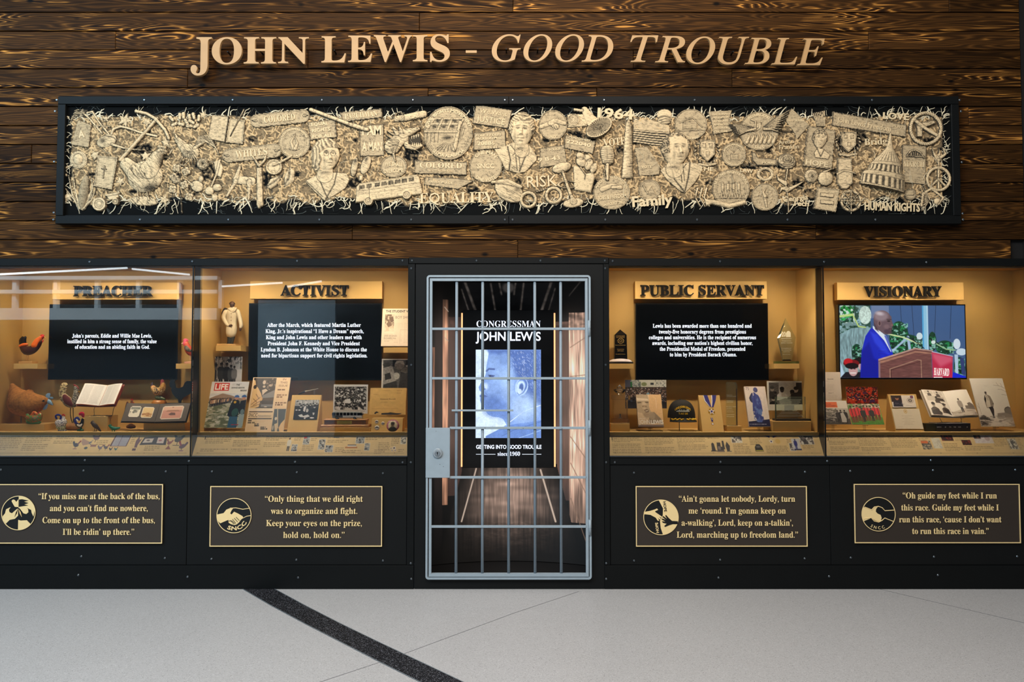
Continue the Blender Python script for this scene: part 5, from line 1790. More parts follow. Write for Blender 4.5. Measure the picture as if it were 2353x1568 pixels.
def loose_straw():
 rnd = random.Random(21)
 lay = {0: MB(), 1: MB()}

 def ribbon(b, x, y, a, L_, wd, curl, h, wav):
  n = 7
  pts = []
  for i in range(n):
   pts.append((x, y))
   a += curl * rnd.uniform(.3, 1.4) * (1 if i % wav < wav / 2 else -1)
   x += L_ / n * math.cos(a); y += L_ / n * math.sin(a)
  p = np.array(pts)
  p[:, 0] = np.clip(p[:, 0], 141, 2196); p[:, 1] = np.clip(p[:, 1], 243, 491)
  T = np.gradient(p, axis=0); T /= np.linalg.norm(T, axis=1)[:, None] + 1e-9
  N = np.stack([-T[:, 1], T[:, 0]], 1) * (wd / 2) * np.linspace(1.0, .55, n)[:, None]
  hh = h + 4 * np.sin(np.linspace(0, 3, n))
  V = []
  for q, dh in ((p + N, 0), (p, 1.4), (p - N, 0)):
   X, _, Z = P(q[:, 0], q[:, 1], YM)
   V.append(np.stack([X, YB - (hh + dh) / 1000, Z], 1))
  V = np.vstack(V)
  Fc = []
  for i in range(n - 1):
   for r_ in (0, 1):
    Fc.append((r_ * n + i, r_ * n + i + 1, (r_ + 1) * n + i + 1, (r_ + 1) * n + i))
  b.add(V, Fc)
 for i in range(620):
  x = rnd.uniform(146, 2190)
  if i % 2: ribbon(lay[1],x,rnd.uniform(262,276),-math.pi / 2 + rnd.uniform(-.9,.9),rnd.uniform(14,36),rnd.uniform(1.0,3.6),rnd.uniform(0,.9),3,rnd.choice((3,9)))
  else: ribbon(lay[1],x,rnd.uniform(450,466),math.pi / 2 + rnd.uniform(-.9,.9),rnd.uniform(18,48),rnd.uniform(1.0,3.4),rnd.uniform(0,.9),3,rnd.choice((3,4,9)))
 for i in range(70):
  s_ = rnd.random() < .5
  x = 158 if s_ else 2168
  ribbon(lay[1],x + rnd.uniform(-5,5),rnd.uniform(256,476),(math.pi if s_ else 0) + rnd.uniform(-1,1),rnd.uniform(12,26),rnd.uniform(.8,2.2),rnd.uniform(0,.9),3,4)
 for i in range(260):
  y = rnd.choice((rnd.uniform(245, 270), rnd.uniform(455, 489)))
  ribbon(lay[0],rnd.uniform(145,2190),y,rnd.uniform(0,6.28),rnd.uniform(18,70),rnd.uniform(.5,1.8),rnd.uniform(0,.5),.6,rnd.choice((3,9)))
 for i in range(150):
  ribbon(lay[1],rnd.uniform(160,2160),rnd.uniform(275,455),rnd.uniform(0,6.28),rnd.uniform(20,55),rnd.uniform(.4,.8),rnd.uniform(0,.25),15,9)
 lay[1].build('loose_straw', M_STRAWL, MU)['kind'] = 'stuff'
 lay[0].build('faint_straw', M_STRAWD, MU)['kind'] = 'stuff'

def blob(name, x0, y0, x1, y1, fn, seed=1, sp=1.15, base=4):
 g = R(x0, y0, x1, y1, sp, seed)
 fn(g)
 return g.build(name, MU, base)

def pieces():
 z = Z5
 # ---- first stretch
 plate('grain_sack',z(CA,(280,255),(465,330),(430,640),(190,600)),[('A',188,316,14,16)],8,14,None,3,SANSB,1.5)

 def rake(g):
  for p in ((240,170),(330,155),(420,230),(600,440)),((400,165),(470,150),(560,290),(690,450)): g.rod(z(CA,*p),2.6,7)
  for i in range(5): g.rod(z(CA, (170 + 15 * i, 300 - 40 * i), (215 + 15 * i, 235 - 28 * i), (330 + 15 * i, 215 - 20 * i)), 1.4, 5)
  g.rod(z(CA, (520, 340), (750, 352)), 1.6, 6)
 blob('rake', 155, 250, 255, 312, rake, 2)

 def scoop(g):
  g.dome(*z(CA,(660,540))[0],24,15,12,-.35); g.ink(z(CA,(560,500),(640,470),(760,500),(850,600)),1.4); g.blot(*z(CA,(610,540))[0],9,7,.8)
  g.rod(z(CA,(740,590),(900,640),(1160,670)),4,9,1.2); g.strands(.5,10,1.2,.5)
 blob('grain_scoop', 210, 305, 335, 350, scoop, 4)

 def pick(g):
  g.rod(z(CA,(1340,245),(1100,520),(850,800)),4.2,13); g.strands(-.8,12,1.3,.45)
  g.rod(z(CA,(1500,510),(1450,400),(1320,250),(1200,180),(1060,150)),4.0,16)
 blob('pickaxe', 270, 250, 395, 378, pick, 5, base=8)

 def hook(g): g.rod(z(CA,(730,450),(750,385),(850,350),(960,375),(1100,425),(1330,480)),3.2,10)
 blob('sickle', 250, 284, 365, 318, hook, 6)
 for i,(x,y,r_) in enumerate([(650,245,70),(900,265,115),(505,730,92),(1180,740,95),(1430,1330,95),(850,1080,85),(1450,560,85),(1950,195,75),(1200,290,85),(140,1290,95)]):
  q = z(CA, (x, y))[0]
  star(q[0], q[1], r_ / 5.8, i * 23, i)

 def hat(g):
  cx, cy = z(CA, (285, 795))[0]
  g.disc(cx,cy,21,21,8,5); g.dome(cx,cy - 1,11,13,20); a = np.arctan2(g.Y - cy,g.X - cx); g.K = np.maximum(g.K,(.5 * (np.sin(a * 30) > .2)) * (g.H > .3) * (g.H < 9))
  g.rod(z(CA, (210, 860), (110, 900), (80, 960), (120, 1000)), 2.5, 5)
 blob('straw_hat', 140, 344, 205, 408, hat, 7)
 o = plate('quilted_book',z(CA,(545,735),(820,760),(740,1200),(495,1155)),[],0,13,3.6,8,weave=1.7)
 g = R(226,376,250,412,1,3); g.rod(z(CA,(640,880),(620,1040)),1.4,4); g.rod(z(CA,(600,915),(665,925)),1.2,4); g.build('cross',o,13)

 def corn(g):
  cx, cy = z(CA, (360, 1225))[0]
  for p in (((150,1000),(200,1250),(290,1440)),((110,1180),(220,1320),(300,1440)),((500,1080),(450,1300),(340,1450)),((210,960),(240,1200),(300,1440)),((460,1000),(470,1180),(360,1440)),((520,1170),(460,1330),(330,1450))): g.rod(z(CA,*p),1.2,6,3.4)
  c, k = math.cos(.16), math.sin(.16)
  u, v = (g.X - cx) * c + (g.Y - cy) * k, -(g.X - cx) * k + (g.Y - cy) * c
  r2 = (u / 11.5) ** 2 + (v / 39) ** 2
  m = r2 < 1
  g.H = np.where(m, 4 + 18 * np.sqrt(np.clip(1 - r2, 0, 1)) + 1.4 * np.cos(u * 2.0) * np.cos(v * 1.9), g.H)
  g.K = np.where(m, np.clip(.45 - .6 * np.cos(u * 2.0) * np.cos(v * 1.9), 0, .8) + .3 * np.clip(u / 11, 0, 1), g.K)  # kernel gaps and right flank darkened, shade put into the colour
 blob('corn_cob', 146, 392, 222, 486, corn, 9, 1.0)

 def tractor(g):
  g.poly(z(CA,(655,1270),(820,1235),(830,1300),(700,1345)),12,2); g.rod(z(CA,(660,1270),(830,1240)),3,14)
  for x, y, r_ in ((570, 1390, 16), (786, 1355, 7.8)):
   q = z(CA,(x,y))[0]; g.disc(q[0],q[1],r_,r_,15,2.5,r_ * .35); g.dome(q[0],q[1],r_ * .4,r_ * .4,19)
 blob('tractor', 206, 436, 280, 488, tractor, 10)

 def hen(g):
  g.disc(*z(CA, (1150, 1345))[0], 34, 11, 8, 3, None, .05)
  for p in (((1075, 1180), (1085, 1330)), ((1190, 1190), (1230, 1330))): g.rod(z(CA, *p), 2.2, 12)
  g.rod(z(CA, (930, 850), (1050, 970), (1160, 1020)), 15, 20, 27, 3)
  g.dome(*z(CA, (1180, 1020))[0], 41, 37, 27, -.35)
  g.rod(z(CA, (1240, 930), (1340, 760), (1400, 680)), 21, 21, 8, 6)
  g.dome(*z(CA,(1415,685))[0],12,8,26,.2); g.rod(z(CA,(1370,625),(1450,640)),4,24)
  g.strands(.9, 9, 1.5, .72, 1.8)
  g.ink(z(CA,(1370,705),(1420,690),(1480,705)),1.2); g.blot(*z(CA,(1400,745))[0],6,3,.7); g.blot(*z(CA,(1260,1170))[0],22,10,.85,-.3); g.blot(*z(CA,(1400,800))[0],6,14,.8,.4); [g.ink(z(CA,(1000 + 60 * i,900 + 30 * i),(1040 + 60 * i,1000 + 20 * i),(1120 + 50 * i,1060)),1.2,.75) for i in range(4)]  # belly blot paints shade on the underside
 blob('straw_hen', 264, 334, 392, 480, hen, 11, 1.0)

 def rooster(g):
  g.rod(z(CA,(1600,510),(1660,580),(1740,680)),6,15,14,3); g.dome(*z(CA,(1780,680))[0],22,17,18,.4)
  for i in range(6): g.rod(z(CA,(1840,640),(1900 + 18 * i,490 + 12 * i),(2020 + 20 * i,480 + 30 * i),(2100 + 14 * i,560 + 34 * i)),3.4,12,1.2)
  for i in range(7): g.rod(z(CA, (1700 + 20 * i, 700), (1640 + 45 * i, 850)), 2.5, 8, .8)
  g.dome(*z(CA,(1600,550))[0],5,5,14); g.rod(z(CA,(1580,450),(1610,500)),2.5,10); g.rod(z(CA,(1530,660),(1500,720),(1560,640)),1.6,8); g.rod(z(CA,(1760,800),(1690,880),(1640,850)),1.6,8)
  g.strands(.9, 8, 1.2, .65, 1.5)
 blob('straw_rooster', 384, 300, 516, 388, rooster, 12, 1.0)

 def nuts(g):
  for (x,y,a) in ((1530,245,.9),(1570,320,2.7),(1640,215,1.5),(1690,205,1.5),(1770,230,1.5),(1825,210,1.3),(1895,240,1.7),(1860,345,2.6),(1770,345,.1),(1660,320,.2),(1730,290,1.0),(1800,290,.5)):
   q = z(CA, (x, y))[0]; dx, dy = 8 * math.cos(a), 8 * math.sin(a)
   g.rod([(q[0] - dx * .6,q[1] - dy * .6),(q[0] + dx * .6,q[1] + dy * .6)],4.4,10,4.0,2); g.ink([(q[0] - dy * .3,q[1] + dx * .3),(q[0] + dy * .3,q[1] - dx * .3)],.8,.4,2)
 blob('peanuts', 382, 252, 468, 300, nuts, 13)

 def rose(g, cx=None, cy=None, r_=15):
  for i in range(7):
   a = i * .9; g.dome(cx + r_ * .5 * math.cos(a), cy + r_ * .5 * math.sin(a), r_ * .55, r_ * .42, 9 + i, a + 1.3)
  for q in (.75, .5, .28): g.ink([(cx + r_ * q * math.cos(t), cy + r_ * q * math.sin(t)) for t in np.linspace(q * 5, q * 5 + 5, 12)], 1.0)
 blob('straw_rose', 450, 358, 482, 394, lambda g: rose(g, 465, 376, 15), 14)

 def cotton(g):
  g.rod(z(CA,(1650,860),(1640,1150),(1665,1530)),1.2,6); g.rod(z(CA,(1400,1100),(1650,1105)),1,4)
  for (x,y) in ((1560,1030),(1600,905),(1725,950),(1545,1190),(1700,1130),(1765,1290),(1590,1060)):
   q = z(CA, (x, y))[0]
   for i in range(4): a = i * 1.57 + x; g.dome(q[0] + 5 * math.cos(a), q[1] + 5 * math.sin(a), 6, 6, 12)
 blob('cotton_sprig', 378, 375, 452, 490, cotton, 15)

 def chick(g):
  q = z(CA,(1870,1130))[0]; g.dome(q[0],q[1] + 3,15,13,12,.4); g.dome(q[0] + 9,q[1] - 14,6,8,12); g.rod([(q[0] - 12,q[1]),(q[0] - 22,q[1] - 10)],4,8,1.5); g.strands(.3,3,1.2,.4)
 blob('straw_chick', 428, 398, 476, 446, chick, 16)

 def eggs(g):
  for x,y,a,b_ in ((2035,1210,11,10),(2140,1165,11,9),(2108,1300,8,9)):
   q = z(CA, (x, y))[0]; g.dome(q[0], q[1], a, b_, 13)
  g.strands(.3, 5, 1.5, .35)
 blob('eggs', 466, 418, 514, 466, eggs, 17)

 def axe(g):
  g.rod(z(CA,(2060,1150),(2140,960),(2175,800)),2.6,8); g.poly(z(CA,(2090,820),(2170,790),(2225,900),(2195,1040),(2120,1000)),11,2)
 blob('hatchet', 478, 362, 516, 432, axe, 18)
 plate('closed_book',z(CA,(2070,190),(2300,215),(2245,565),(2010,520)),[],0,13,1.5,19)
 o = plate('notebook',z(CB,(155,240),(370,262),(340,592),(105,568)),[],0,13,3,20)
 g = R(524,250,564,316,1,3); g.rod(z(CB,(350,130),(170,480)),1.6,5,.8); g.build('pencil',o,14)
 # ---- second stretch
 pill('colored_sign', CB, 830, 242, 800, 185, 6, 'COLORED', 420, 84, 21)
 pill('whites_sign', CB, 455, 705, 800, 195, 6, 'WHITES', 430, 92, 22)
 plate('equal_rights_sign',z(CB,(1195,290),(1570,250),(1595,500),(1235,535)),[('EQUAL',735,288,40,8),('RIGHTS',738,302,42,8),('FOR ALL!',743,316,50,8)],6,11,2,23)

 def flame(r, cx, cy, rx, ry, h):
  for p in (((cx - 2,cy + 14),(cx - 8,cy),(cx + 2,cy - 20)),((cx + 2,cy + 14),(cx + 7,cy + 2),(cx + 1,cy - 12))): r.rod(p,4,4,1,h)
  r.ink([(cx - 12, cy + 16), (cx, cy + 20), (cx + 12, cy + 16)], 1)
 q = z(CB, (1022, 562))[0]
 seal('flame_seal', q[0], q[1], 37, None, .70, 'SOUTHERN LEADERS', 'ATLANTA 1957', 5, flame, 24)
 blob('baton',708,244,850,302,lambda g: (g.rod(z(CB,(1245,130),(1780,330)),4.6,14,4.6),g.rod(z(CB,(1780,330),(2000,400)),5.4,15),g.strands(.37,2.2,6,.45,.8)),25,base=12)
 plate('parchman_sign',z(CB,(1620,160),(2190,108),(2195,232),(1680,292)),[('PARCHMAN',830,270,76,12)],6,12,2.2,26,BOLD)
 plate('i_am_a_man_sign',z(CB,(1890,335),(2215,318),(2222,740),(1900,752)),[('I AM',854,310,44,22),('A MAN',855,346,46,20)],1,10,1.2,27)
 tor = z(CB,(1160,1080),(1330,985),(1420,960),(1560,960),(1720,975),(1760,1060),(1700,1180),(1580,1260),(1430,1350),(1300,1230))
 q = z(CB, (1465, 745))[0]
 bust('woman_bust',q[0] - 2,q[1],31,36,tor,[(z(CB,(1330,990),(1430,1230),(1470,1310)),1.6),(z(CB,(1590,960),(1560,1120),(1440,1330)),1.6),(z(CB,(1180,1080),(1400,1290)),1)],
   yaw=.85, roll=-.03, hair='long', glasses=True, fem=True)
 o = blob('necktie',578,355,614,482,lambda g: (g.poly(z(CB,(520,900),(590,900),(610,1400),(545,1450),(515,1400)),11,5),g.rod(z(CB,(555,880),(500,800),(470,750)),3,12),g.rod(z(CB,(560,880),(630,800),(640,750)),3,12),g.dome(*z(CB,(555,870))[0],6,5,16),g.strands(1.4,8,1.2,.5)),28,base=8)
 blob('magnifier',606,352,674,404,lambda g: (g.disc(*z(CB,(750,892))[0],17,16,4,1),g.ringline(*z(CB,(750,892))[0],17,16,11,2.4),g.rod(z(CB,(740,870),(840,830),(990,740)),2.2,12,3.4),g.strands(.3,3,2,.4)),29,base=6)
 for i,pp in enumerate((((640,1160),(700,1050),(860,990),(800,1120),(700,1190)),((880,1150),(890,1000),(960,880),(1030,950),(1020,1080),(930,1150)))):
  p = z(CB, *pp); a = np.array(p)
  blob('pea_pod',a[:,0].min() - 2,a[:,1].min() - 2,a[:,0].max() + 2,a[:,1].max() + 2,lambda g: (g.poly(p,12,6),g.ink([p[0],tuple(a.mean(0)),p[2]],2.6,.7,5),g.strands(1.8,5,1.4,.4)),30 + i)

 def mule(g):
  g.rod(z(CB,(250,1060),(450,1080)),10,10); g.rod(z(CB,(240,1050),(290,900)),6,10,4); g.rod(z(CB,(240,1080),(120,1280)),5,9,3)
  g.rod(z(CB, (420, 1090), (410, 1330)), 6, 9, 3); g.strands(.6, 8, 1.3, .5)
  g.rod(z(CB, (40, 1280), (250, 1340), (510, 1335)), 1, 4)
 blob('straw_mule', 508, 376, 596, 466, mule, 33)
 for i,(x,y,r_,rot) in enumerate(((1825,890,60,.2),(1975,865,75,.35))):
  q = z(CB, (x, y))[0]
  blob('shoe',q[0] - 16,q[1] - 27,q[0] + 16,q[1] + 27,lambda g: (g.dome(q[0],q[1],8 + i * 3,23,15,rot),g.blot(q[0] + 2,q[1] - 13,5,7,.85,rot),g.strands(rot,6,1.6,.5)),35 + i)
 blob('shoe_heel',818,398,836,418,lambda g: g.poly(z(CB,(1885,1000),(1945,1000),(1935,1080),(1885,1075)),12,3),37)

 def bus(g):
  body = [(816.5,467),(818.5,430),(825,421),(958,400.5),(964,406),(972,441),(971,447)]
  g.poly(body, 17, 3)
  g.strands(-.16, 9, 1.1, .35, .6)
  for i in range(8):
   x0 = 826 + i * 16.2 if i < 2 else 830 + i * 15.6
   y0 = 427 - (x0 - 826) * .155
   if x0 < 948: g.K = np.where(sd_poly(g.X,g.Y,[(x0,y0),(x0 + 12,y0 - 1.9),(x0 + 12.5,y0 + 7),(x0,y0 + 9.5)]) < 0,.72,g.K)
  g.ink([(820,424),(960,404)],.9,.7); g.ink([(820,441),(968,420)],.8,.6); g.ink([(848,424),(850,462)],.8); g.ink([(817,449),(971,428)],.7,.5)
  for x,y in ((847,462.5),(935,448)): g.disc(x,y,10.5,10.5,22,2,3.6); g.dome(x,y,3,3,25)
 blob('straw_bus', 813, 398, 975, 476, bus, 38, 1.0, 6)
 # ---- third stretch
 o = blob('gas_canister',906,252,982,290,lambda g: (g.rod(z(CC,(330,240),(600,185)),8.5,15),g.rod(z(CC,(230,250),(300,240)),7,10,8),g.ringline(*z(CC,(275,215))[0],9,8,14,1.4),g.weave(1.8,.4)),39,base=8)
 rtext('GAS', SANSB, 953, 272, 24, 7, 11, 23, o)

 def dog(g):
  g.rod(z(CC, (180, 620), (270, 530), (400, 470)), 18, 16, 12, 4)
  g.rod(z(CC,(330,450),(450,415),(535,385)),11,16,4.5,8); g.rod(z(CC,(390,600),(480,640),(570,610)),9,14,4,6)
  for i in range(9): g.rod(z(CC, (260 - 8 * i, 560 + 20 * i), (100 + 18 * i, 470 + 52 * i)), 3, 12, .8, 2)
  g.rod(z(CC, (200, 460), (110, 410)), 3.5, 14, 1)
  g.rod(z(CC,(250,440),(200,380),(190,350)),6,14,1.5,4); g.rod(z(CC,(300,430),(290,380),(270,350)),5,14,1.5,4)
  g.strands(.35, 9, 1.5, .8, 1.8)
  mo = z(CC,(400,480),(470,455),(540,440),(560,520),(565,600),(480,620),(400,590))
  sd = sd_poly(g.X, g.Y, mo); g.H = np.where(sd < 0, 5, g.H); g.K = np.where(sd < 0, .98, g.K)
  for i in range(5): g.K = np.where(sd_poly(g.X, g.Y, z(CC, (440 + 26 * i, 610), (452 + 26 * i, 560), (462 + 26 * i, 605))) < 0, 0, g.K)
  for i in range(4): g.K = np.where(sd_poly(g.X, g.Y, z(CC, (430 + 30 * i, 478 - 8 * i), (440 + 30 * i, 525 - 10 * i), (452 + 30 * i, 472 - 8 * i))) < 0, 0, g.K)
  g.blot(*z(CC, (335, 450))[0], 3, 2, .9); g.blot(*z(CC, (518, 385))[0], 2.4, 2, .9)
 blob('snarling_dog', 878, 290, 972, 372, dog, 40, 1.0, 6)

 def bridge(r, cx, cy, rx, ry, h):
  f = lambda *p: z(CC, *p)
  for p in (((640,400),(740,250),(1130,250)),((640,400),(1060,400)),((700,320),(1090,320)),((790,395),(850,255)),((920,395),(980,255)),((1060,400),(1130,255))): r.rod(f(*p),2.6,4,None,h)
  r.rod(f((1090,300),(1050,500),(1010,660)),4.5,6,None,h); r.rod(f((620,420),(1040,420)),3,4,None,h)
  for i in range(4): r.ink(f((650 + 50 * i, 430), (640 + 50 * i, 570)), 1.1)
  for i in range(3): r.ink(f((1100 + 26 * i, 330 + 20 * i), (1060 + 26 * i, 560 - 30 * i)), 1)
  for i in range(7): r.ink(f((700 + 55 * i, 690), (860 + 20 * i, 580)), 1.2, .8)
  for q in ((790,278),(900,278),(1020,278),(740,355),(870,355),(990,355)): r.blot(*f(q)[0],7.5,4.4,.95)
  r.blot(*f((920, 500))[0], 16, 8, .85)
 q = z(CC, (930, 440))[0]
 seal('bridge_seal',q[0],q[1],57,62,.86,'CIVIL RIGHTS MOVEMENT','SELMA ALABAMA',7.5,bridge,41,12)
 plate('justice_sign',z(CC,(1300,55),(1785,130),(1725,380),(1250,310)),[('We Want',1133,263,64,10),('JUSTICE',1127,283,66,14)],-8,11,1.2,42,SANS,2.0)
 plate('police_placard',z(CC,(1270,430),(1690,398),(1702,640),(1265,672)),[('POLICE / DEPT',1123,312.5,60,5),('JACKSON MISS',1123,320,60,5),('20886',1117,333,40,8.5),('5 24 61',1127,341,30,4.5)],2,10,1.5,43)
 q = z(CC, (1910, 415))[0]
 tor = z(CC,(1540,650),(1690,600),(1790,560),(2010,590),(2110,740),(2110,800),(1960,960),(1870,980),(1690,930),(1630,800))
 bust('smiling_man_bust',q[0],q[1],27,37,tor,[(z(CC,(1760,600),(1840,700),(1790,740)),1.2),(z(CC,(1980,640),(1850,720)),1.2),(z(CC,(1720,620),(1760,800),(1740,940)),1.8),(z(CC,(2000,660),(1940,800),(1880,950)),1.8),(z(CC,(1830,740),(1850,940)),1.2),(z(CC,(1870,740),(1890,900)),1.0)],
   yaw=-.12, roll=.06, hair='swept', smile=True)
 q = z(CC, (1430, 880))[0]
 o = seal('sncc_button', q[0], q[1], 38, None, None, 'ONE MAN', 'ONE VOTE', 8, None, 44)
 rtext('SNCC', SANSB, q[0], q[1] + 5, 40, 11, 0, 10, o)
 plate('waiting_room_sign',z(CC,(478,800),(1182,822),(1172,1000),(480,980)),[('COLORED',1013,386,98,12),('WAITING ROOM',1012,395,56,4.5)],-1,11,2,45,BOLD)
 q = z(CC, (200, 885))[0]
 o = seal('overcome_button', q[0], q[1], 31, 26, None, None, None, 7, None, 46)
 rtext('WE SHALL',SANSB,q[0],q[1] - 1,42,9,-4,10,o); rtext('OVERCOME',SANSB,q[0],q[1] + 14,46,9,5,10,o)
 plate('marked_ribbon',z(CC,(620,1020),(1050,1040),(1280,1075),(1060,1190),(600,1130)),[('FREEDOM RIDE',1013,421,56,5)],-4,8,1.2,47)
 rtext('EQUALITY', BOLD, 1049, 466, 172, 24, 1, 8, MU, 8, 'equality_lettering')
 for i,(o_,x,y,r_) in enumerate(((CC,2000,1330,19),(CD,190,1272,19.5))):
  q = z(o_, (x, y))[0]
  blob('handcuff',q[0] - r_ - 3,q[1] - r_ - 3,q[0] + r_ + 3,q[1] + r_ + 3,lambda g: (g.ringline(q[0],q[1],r_ - 2.5,r_ - 2.5,13,4.0),g.strands(.6,2,2,.4)),48 + i,base=8)
 blob('handcuff_chain',1231,428,1262,444,lambda g: [g.dome(1234 + 5 * i,440 - 1.4 * i,3,2.2,8) for i in range(6)],50,base=8)

 def mitt(g):
  g.dome(*z(CC,(1740,1210))[0],36,24,18,.55); g.strands(.5,12,1.4,.6,1.4); g.blot(*z(CC,(1850,1190))[0],9,9,.7); g.ink(z(CC,(1510,1110),(1700,1130),(1900,1180)),2,.7)
  g.rod(z(CC, (1520, 1100), (1720, 1070), (1900, 1160)), 4, 14)
 blob('straw_cap', 1128, 408, 1208, 478, mitt, 51, base=8)
 rtext('RISK', SANS, 1246, 429, 70, 26, 3, 10, MU, 4, 'risk_lettering')

 def shake(r, cx, cy, rx, ry, h):
  r.rod([(cx - 28,cy + 4),(cx - 6,cy - 4),(cx + 8,cy + 4)],5,6,6,h); r.rod([(cx + 26,cy - 4),(cx + 4,cy - 10),(cx - 6,cy - 4)],5,6,6,h)
  for i in range(3): r.ink([(cx - 4 + 5 * i, cy + 2), (cx + 1 + 5 * i, cy + 11)], .9)
 q = z(CD, (180, 330))[0]
 seal('handshake_seal', q[0], q[1], 33, 35, None, None, 'SNCC', 7, shake, 52)
 # ---- fourth stretch
 o = plate('number_placard',z(CD,(340,460),(752,548),(712,720),(325,640)),[('MONTGOMERY',1332,321,50,5),('222040',1329,333,58,8.5)],-11,10,1.8,53)

 def horn(g):
  q = z(CD, (790, 370))[0]
  g.rod(z(CD, (600, 130), (680, 260), (770, 360)), 8, 16, 18, 2)
  g.rod(z(CD, (470, 125), (560, 140)), 3.6, 12)
  g.disc(q[0], q[1], 33, 20, 22, 3, 3.4, -.55)
  c, k = math.cos(-.55), math.sin(-.55)
  u, v = ((g.X - q[0]) * c + (g.Y - q[1]) * k) / 30, (-(g.X - q[0]) * k + (g.Y - q[1]) * c) / 17
  r2 = np.hypot(u, v); m = r2 < 1
  a = np.arctan2(v, u)
  g.H = np.where(m, 22 - 12 * (1 - r2), g.H); g.K = np.where(m, np.clip(.5 + .4 * np.sin(a * 36) + .3 * (1 - r2), 0, .9), g.K)
  g.dome(q[0], q[1], 7, 7, 22)
 blob('megaphone', 1312, 242, 1412, 322, horn, 54, 1.0, 6)
 rtext('1964', SANSB, 1414, 272, 84, 23, -3, 8, MU, 8, 'year_lettering')

 def phone(g):
  g.poly(z(CD,(370,190),(640,180),(640,350),(380,370)),10,3); q = z(CD,(450,260))[0]; g.disc(q[0],q[1],14,14,14,2,3); g.ringline(q[0],q[1],6,6,15,1); g.strands(.5,5,1.4,.5)
 blob('telephone_box', 1302, 256, 1354, 296, phone, 55)
 rtext('VOTE', BOLD, 1413, 334, 52, 17, 7, 9, MU, 4, 'vote_lettering')
 blob('obelisk',1424,266,1456,412,lambda g: (g.poly(z(CD,(1190,235),(1235,330),(1250,1040),(1095,1040),(1145,330)),16,8),g.strands(0.02,7,.9,.5,.8),g.K.__iadd__(.35 * np.clip((g.X - 1440) / 12,0,1) * (g.H > .3))),56,1.0,8)  # K term paints the right side darker as shade
 o = plate('flag',z(CD,(1250,250),(1480,250),(1740,330),(1760,620),(1250,560)),[],0,8,None,57,strands=.08)
 g = R(1455, 270, 1545, 340, 1.2, 5)
 for i in range(6): g.rod(z(CD, (1260, 400 + 30 * i), (1500, 425 + 32 * i), (1730, 440 + 34 * i)), 2.2, 5)
 g.build('stripe', o, 8)
 blob('clenched_bread',1508,246,1552,288,lambda g: (g.dome(*z(CD,(1670,200))[0],18,15,9),g.dome(*z(CD,(1670,265))[0],17,10,13),g.ink(z(CD,(1580,240),(1670,215),(1760,240)),1.6),g.ink(z(CD,(1590,275),(1670,250),(1760,260)),1.2),g.ink(z(CD,(1620,300),(1700,280),(1760,280)),1.2)),58)
 plate('georgia_map',z(CD,(1265,630),(1440,615),(1500,700),(1620,880),(1600,1000),(1330,1015),(1300,800)),[('VOTE',1486,386,24,6)],4,10,None,59,weave=2.0)
 q = z(CD, (1815, 655))[0]
 tor = z(CD,(1610,940),(1720,830),(1860,850),(2010,820),(2170,860),(2170,950),(2080,1100),(1950,1240),(1880,1220),(1700,1060))
 bust('preacher_bust',q[0] + 1,q[1] + 1,32,38,tor,[(z(CD,(1730,840),(1830,980),(1870,900)),1.3),(z(CD,(1960,850),(1900,930)),1.3),(z(CD,(1740,850),(1800,1060),(1930,1220)),1.9),(z(CD,(2010,830),(1980,1050),(1940,1220)),1.9),(z(CD,(1880,930),(1900,1100)),1.4),(z(CD,(1920,930),(1930,1080)),1)],
   yaw=.75, roll=-.04, hair='short', beard=.7, hlo=.36)

 def fist(g):
  for (x,y,a,b_) in ((545,745,11,8),(640,770,10,8),(560,830,14,10),(660,860,9,14),(725,905,8,13)): g.dome(*z(CD,(x,y))[0],a,b_,16,.5)
  g.poly(z(CD,(450,870),(560,890),(620,980),(720,960),(740,1030),(690,1240),(460,1200)),12,4); g.ink(z(CD,(520,880),(610,1000),(600,1060)),1.6); g.weave(2.0,.35,.5)
 blob('raised_fist', 1314, 348, 1372, 446, fist, 61, 1.0, 6)

 def mic(g):
  cx, cy = z(CD, (905, 735))[0]
  g.slab(sd_poly(g.X,g.Y,z(CD,(805,690),(830,620),(920,600),(980,630),(1005,740),(985,840),(920,870),(840,850))),20,9)
  for i in range(9): g.ink([(cx - 16, cy - 16 + 4.4 * i), (cx + 17, cy - 17 + 4.4 * i)], .9, .75, 2)
  g.ink([(cx - 2, cy - 22), (cx - 1, cy + 22)], .8, .5)
  g.rod(z(CD,(905,870),(905,1060)),4.4,14,3.6); g.rod(z(CD,(880,880),(860,980),(880,1060)),1.4,8)
 blob('microphone', 1374, 330, 1418, 416, mic, 62, 1.0, 10)
 plate('booking_placard',z(CD,(0,640),(330,590),(372,850),(0,905)),[('POLICE',1275,345,26,4.5),('9 8 43',1262,369,52,9)],7,9,1.6,63)

 def stool(g):
  g.rod(z(CD,(310,960),(370,1140),(440,1330)),3.2,12,4.4); g.dome(*z(CD,(450,1370))[0],24,11,10,-.15); g.rod(z(CD,(430,1290),(450,1350)),4,14,8)
  g.ringline(*z(CD,(380,1130))[0],22,8,12,1.3); g.dome(*z(CD,(295,900))[0],23,12,18,-.28); g.strands(-.2,9,1.2,.45); g.blot(*z(CD,(380,890))[0],3,9,.4)
 blob('lunch_counter_stool', 1264, 366, 1346, 484, stool, 64, 1.0, 8)

 def clasp(r,cx,cy,rx,ry,h): r.rod([(cx - 22,cy - 8),(cx - 2,cy - 16),(cx + 12,cy - 14)],6,7,5,h); r.rod([(cx + 20,cy - 12),(cx + 2,cy - 12)],5,8,4,h)
 q = z(CD, (965, 1235))[0]
 o = seal('march_button', q[0], q[1], 43, 39, None, 'MARCH ON WASHINGTON', None, 6, clasp, 65)
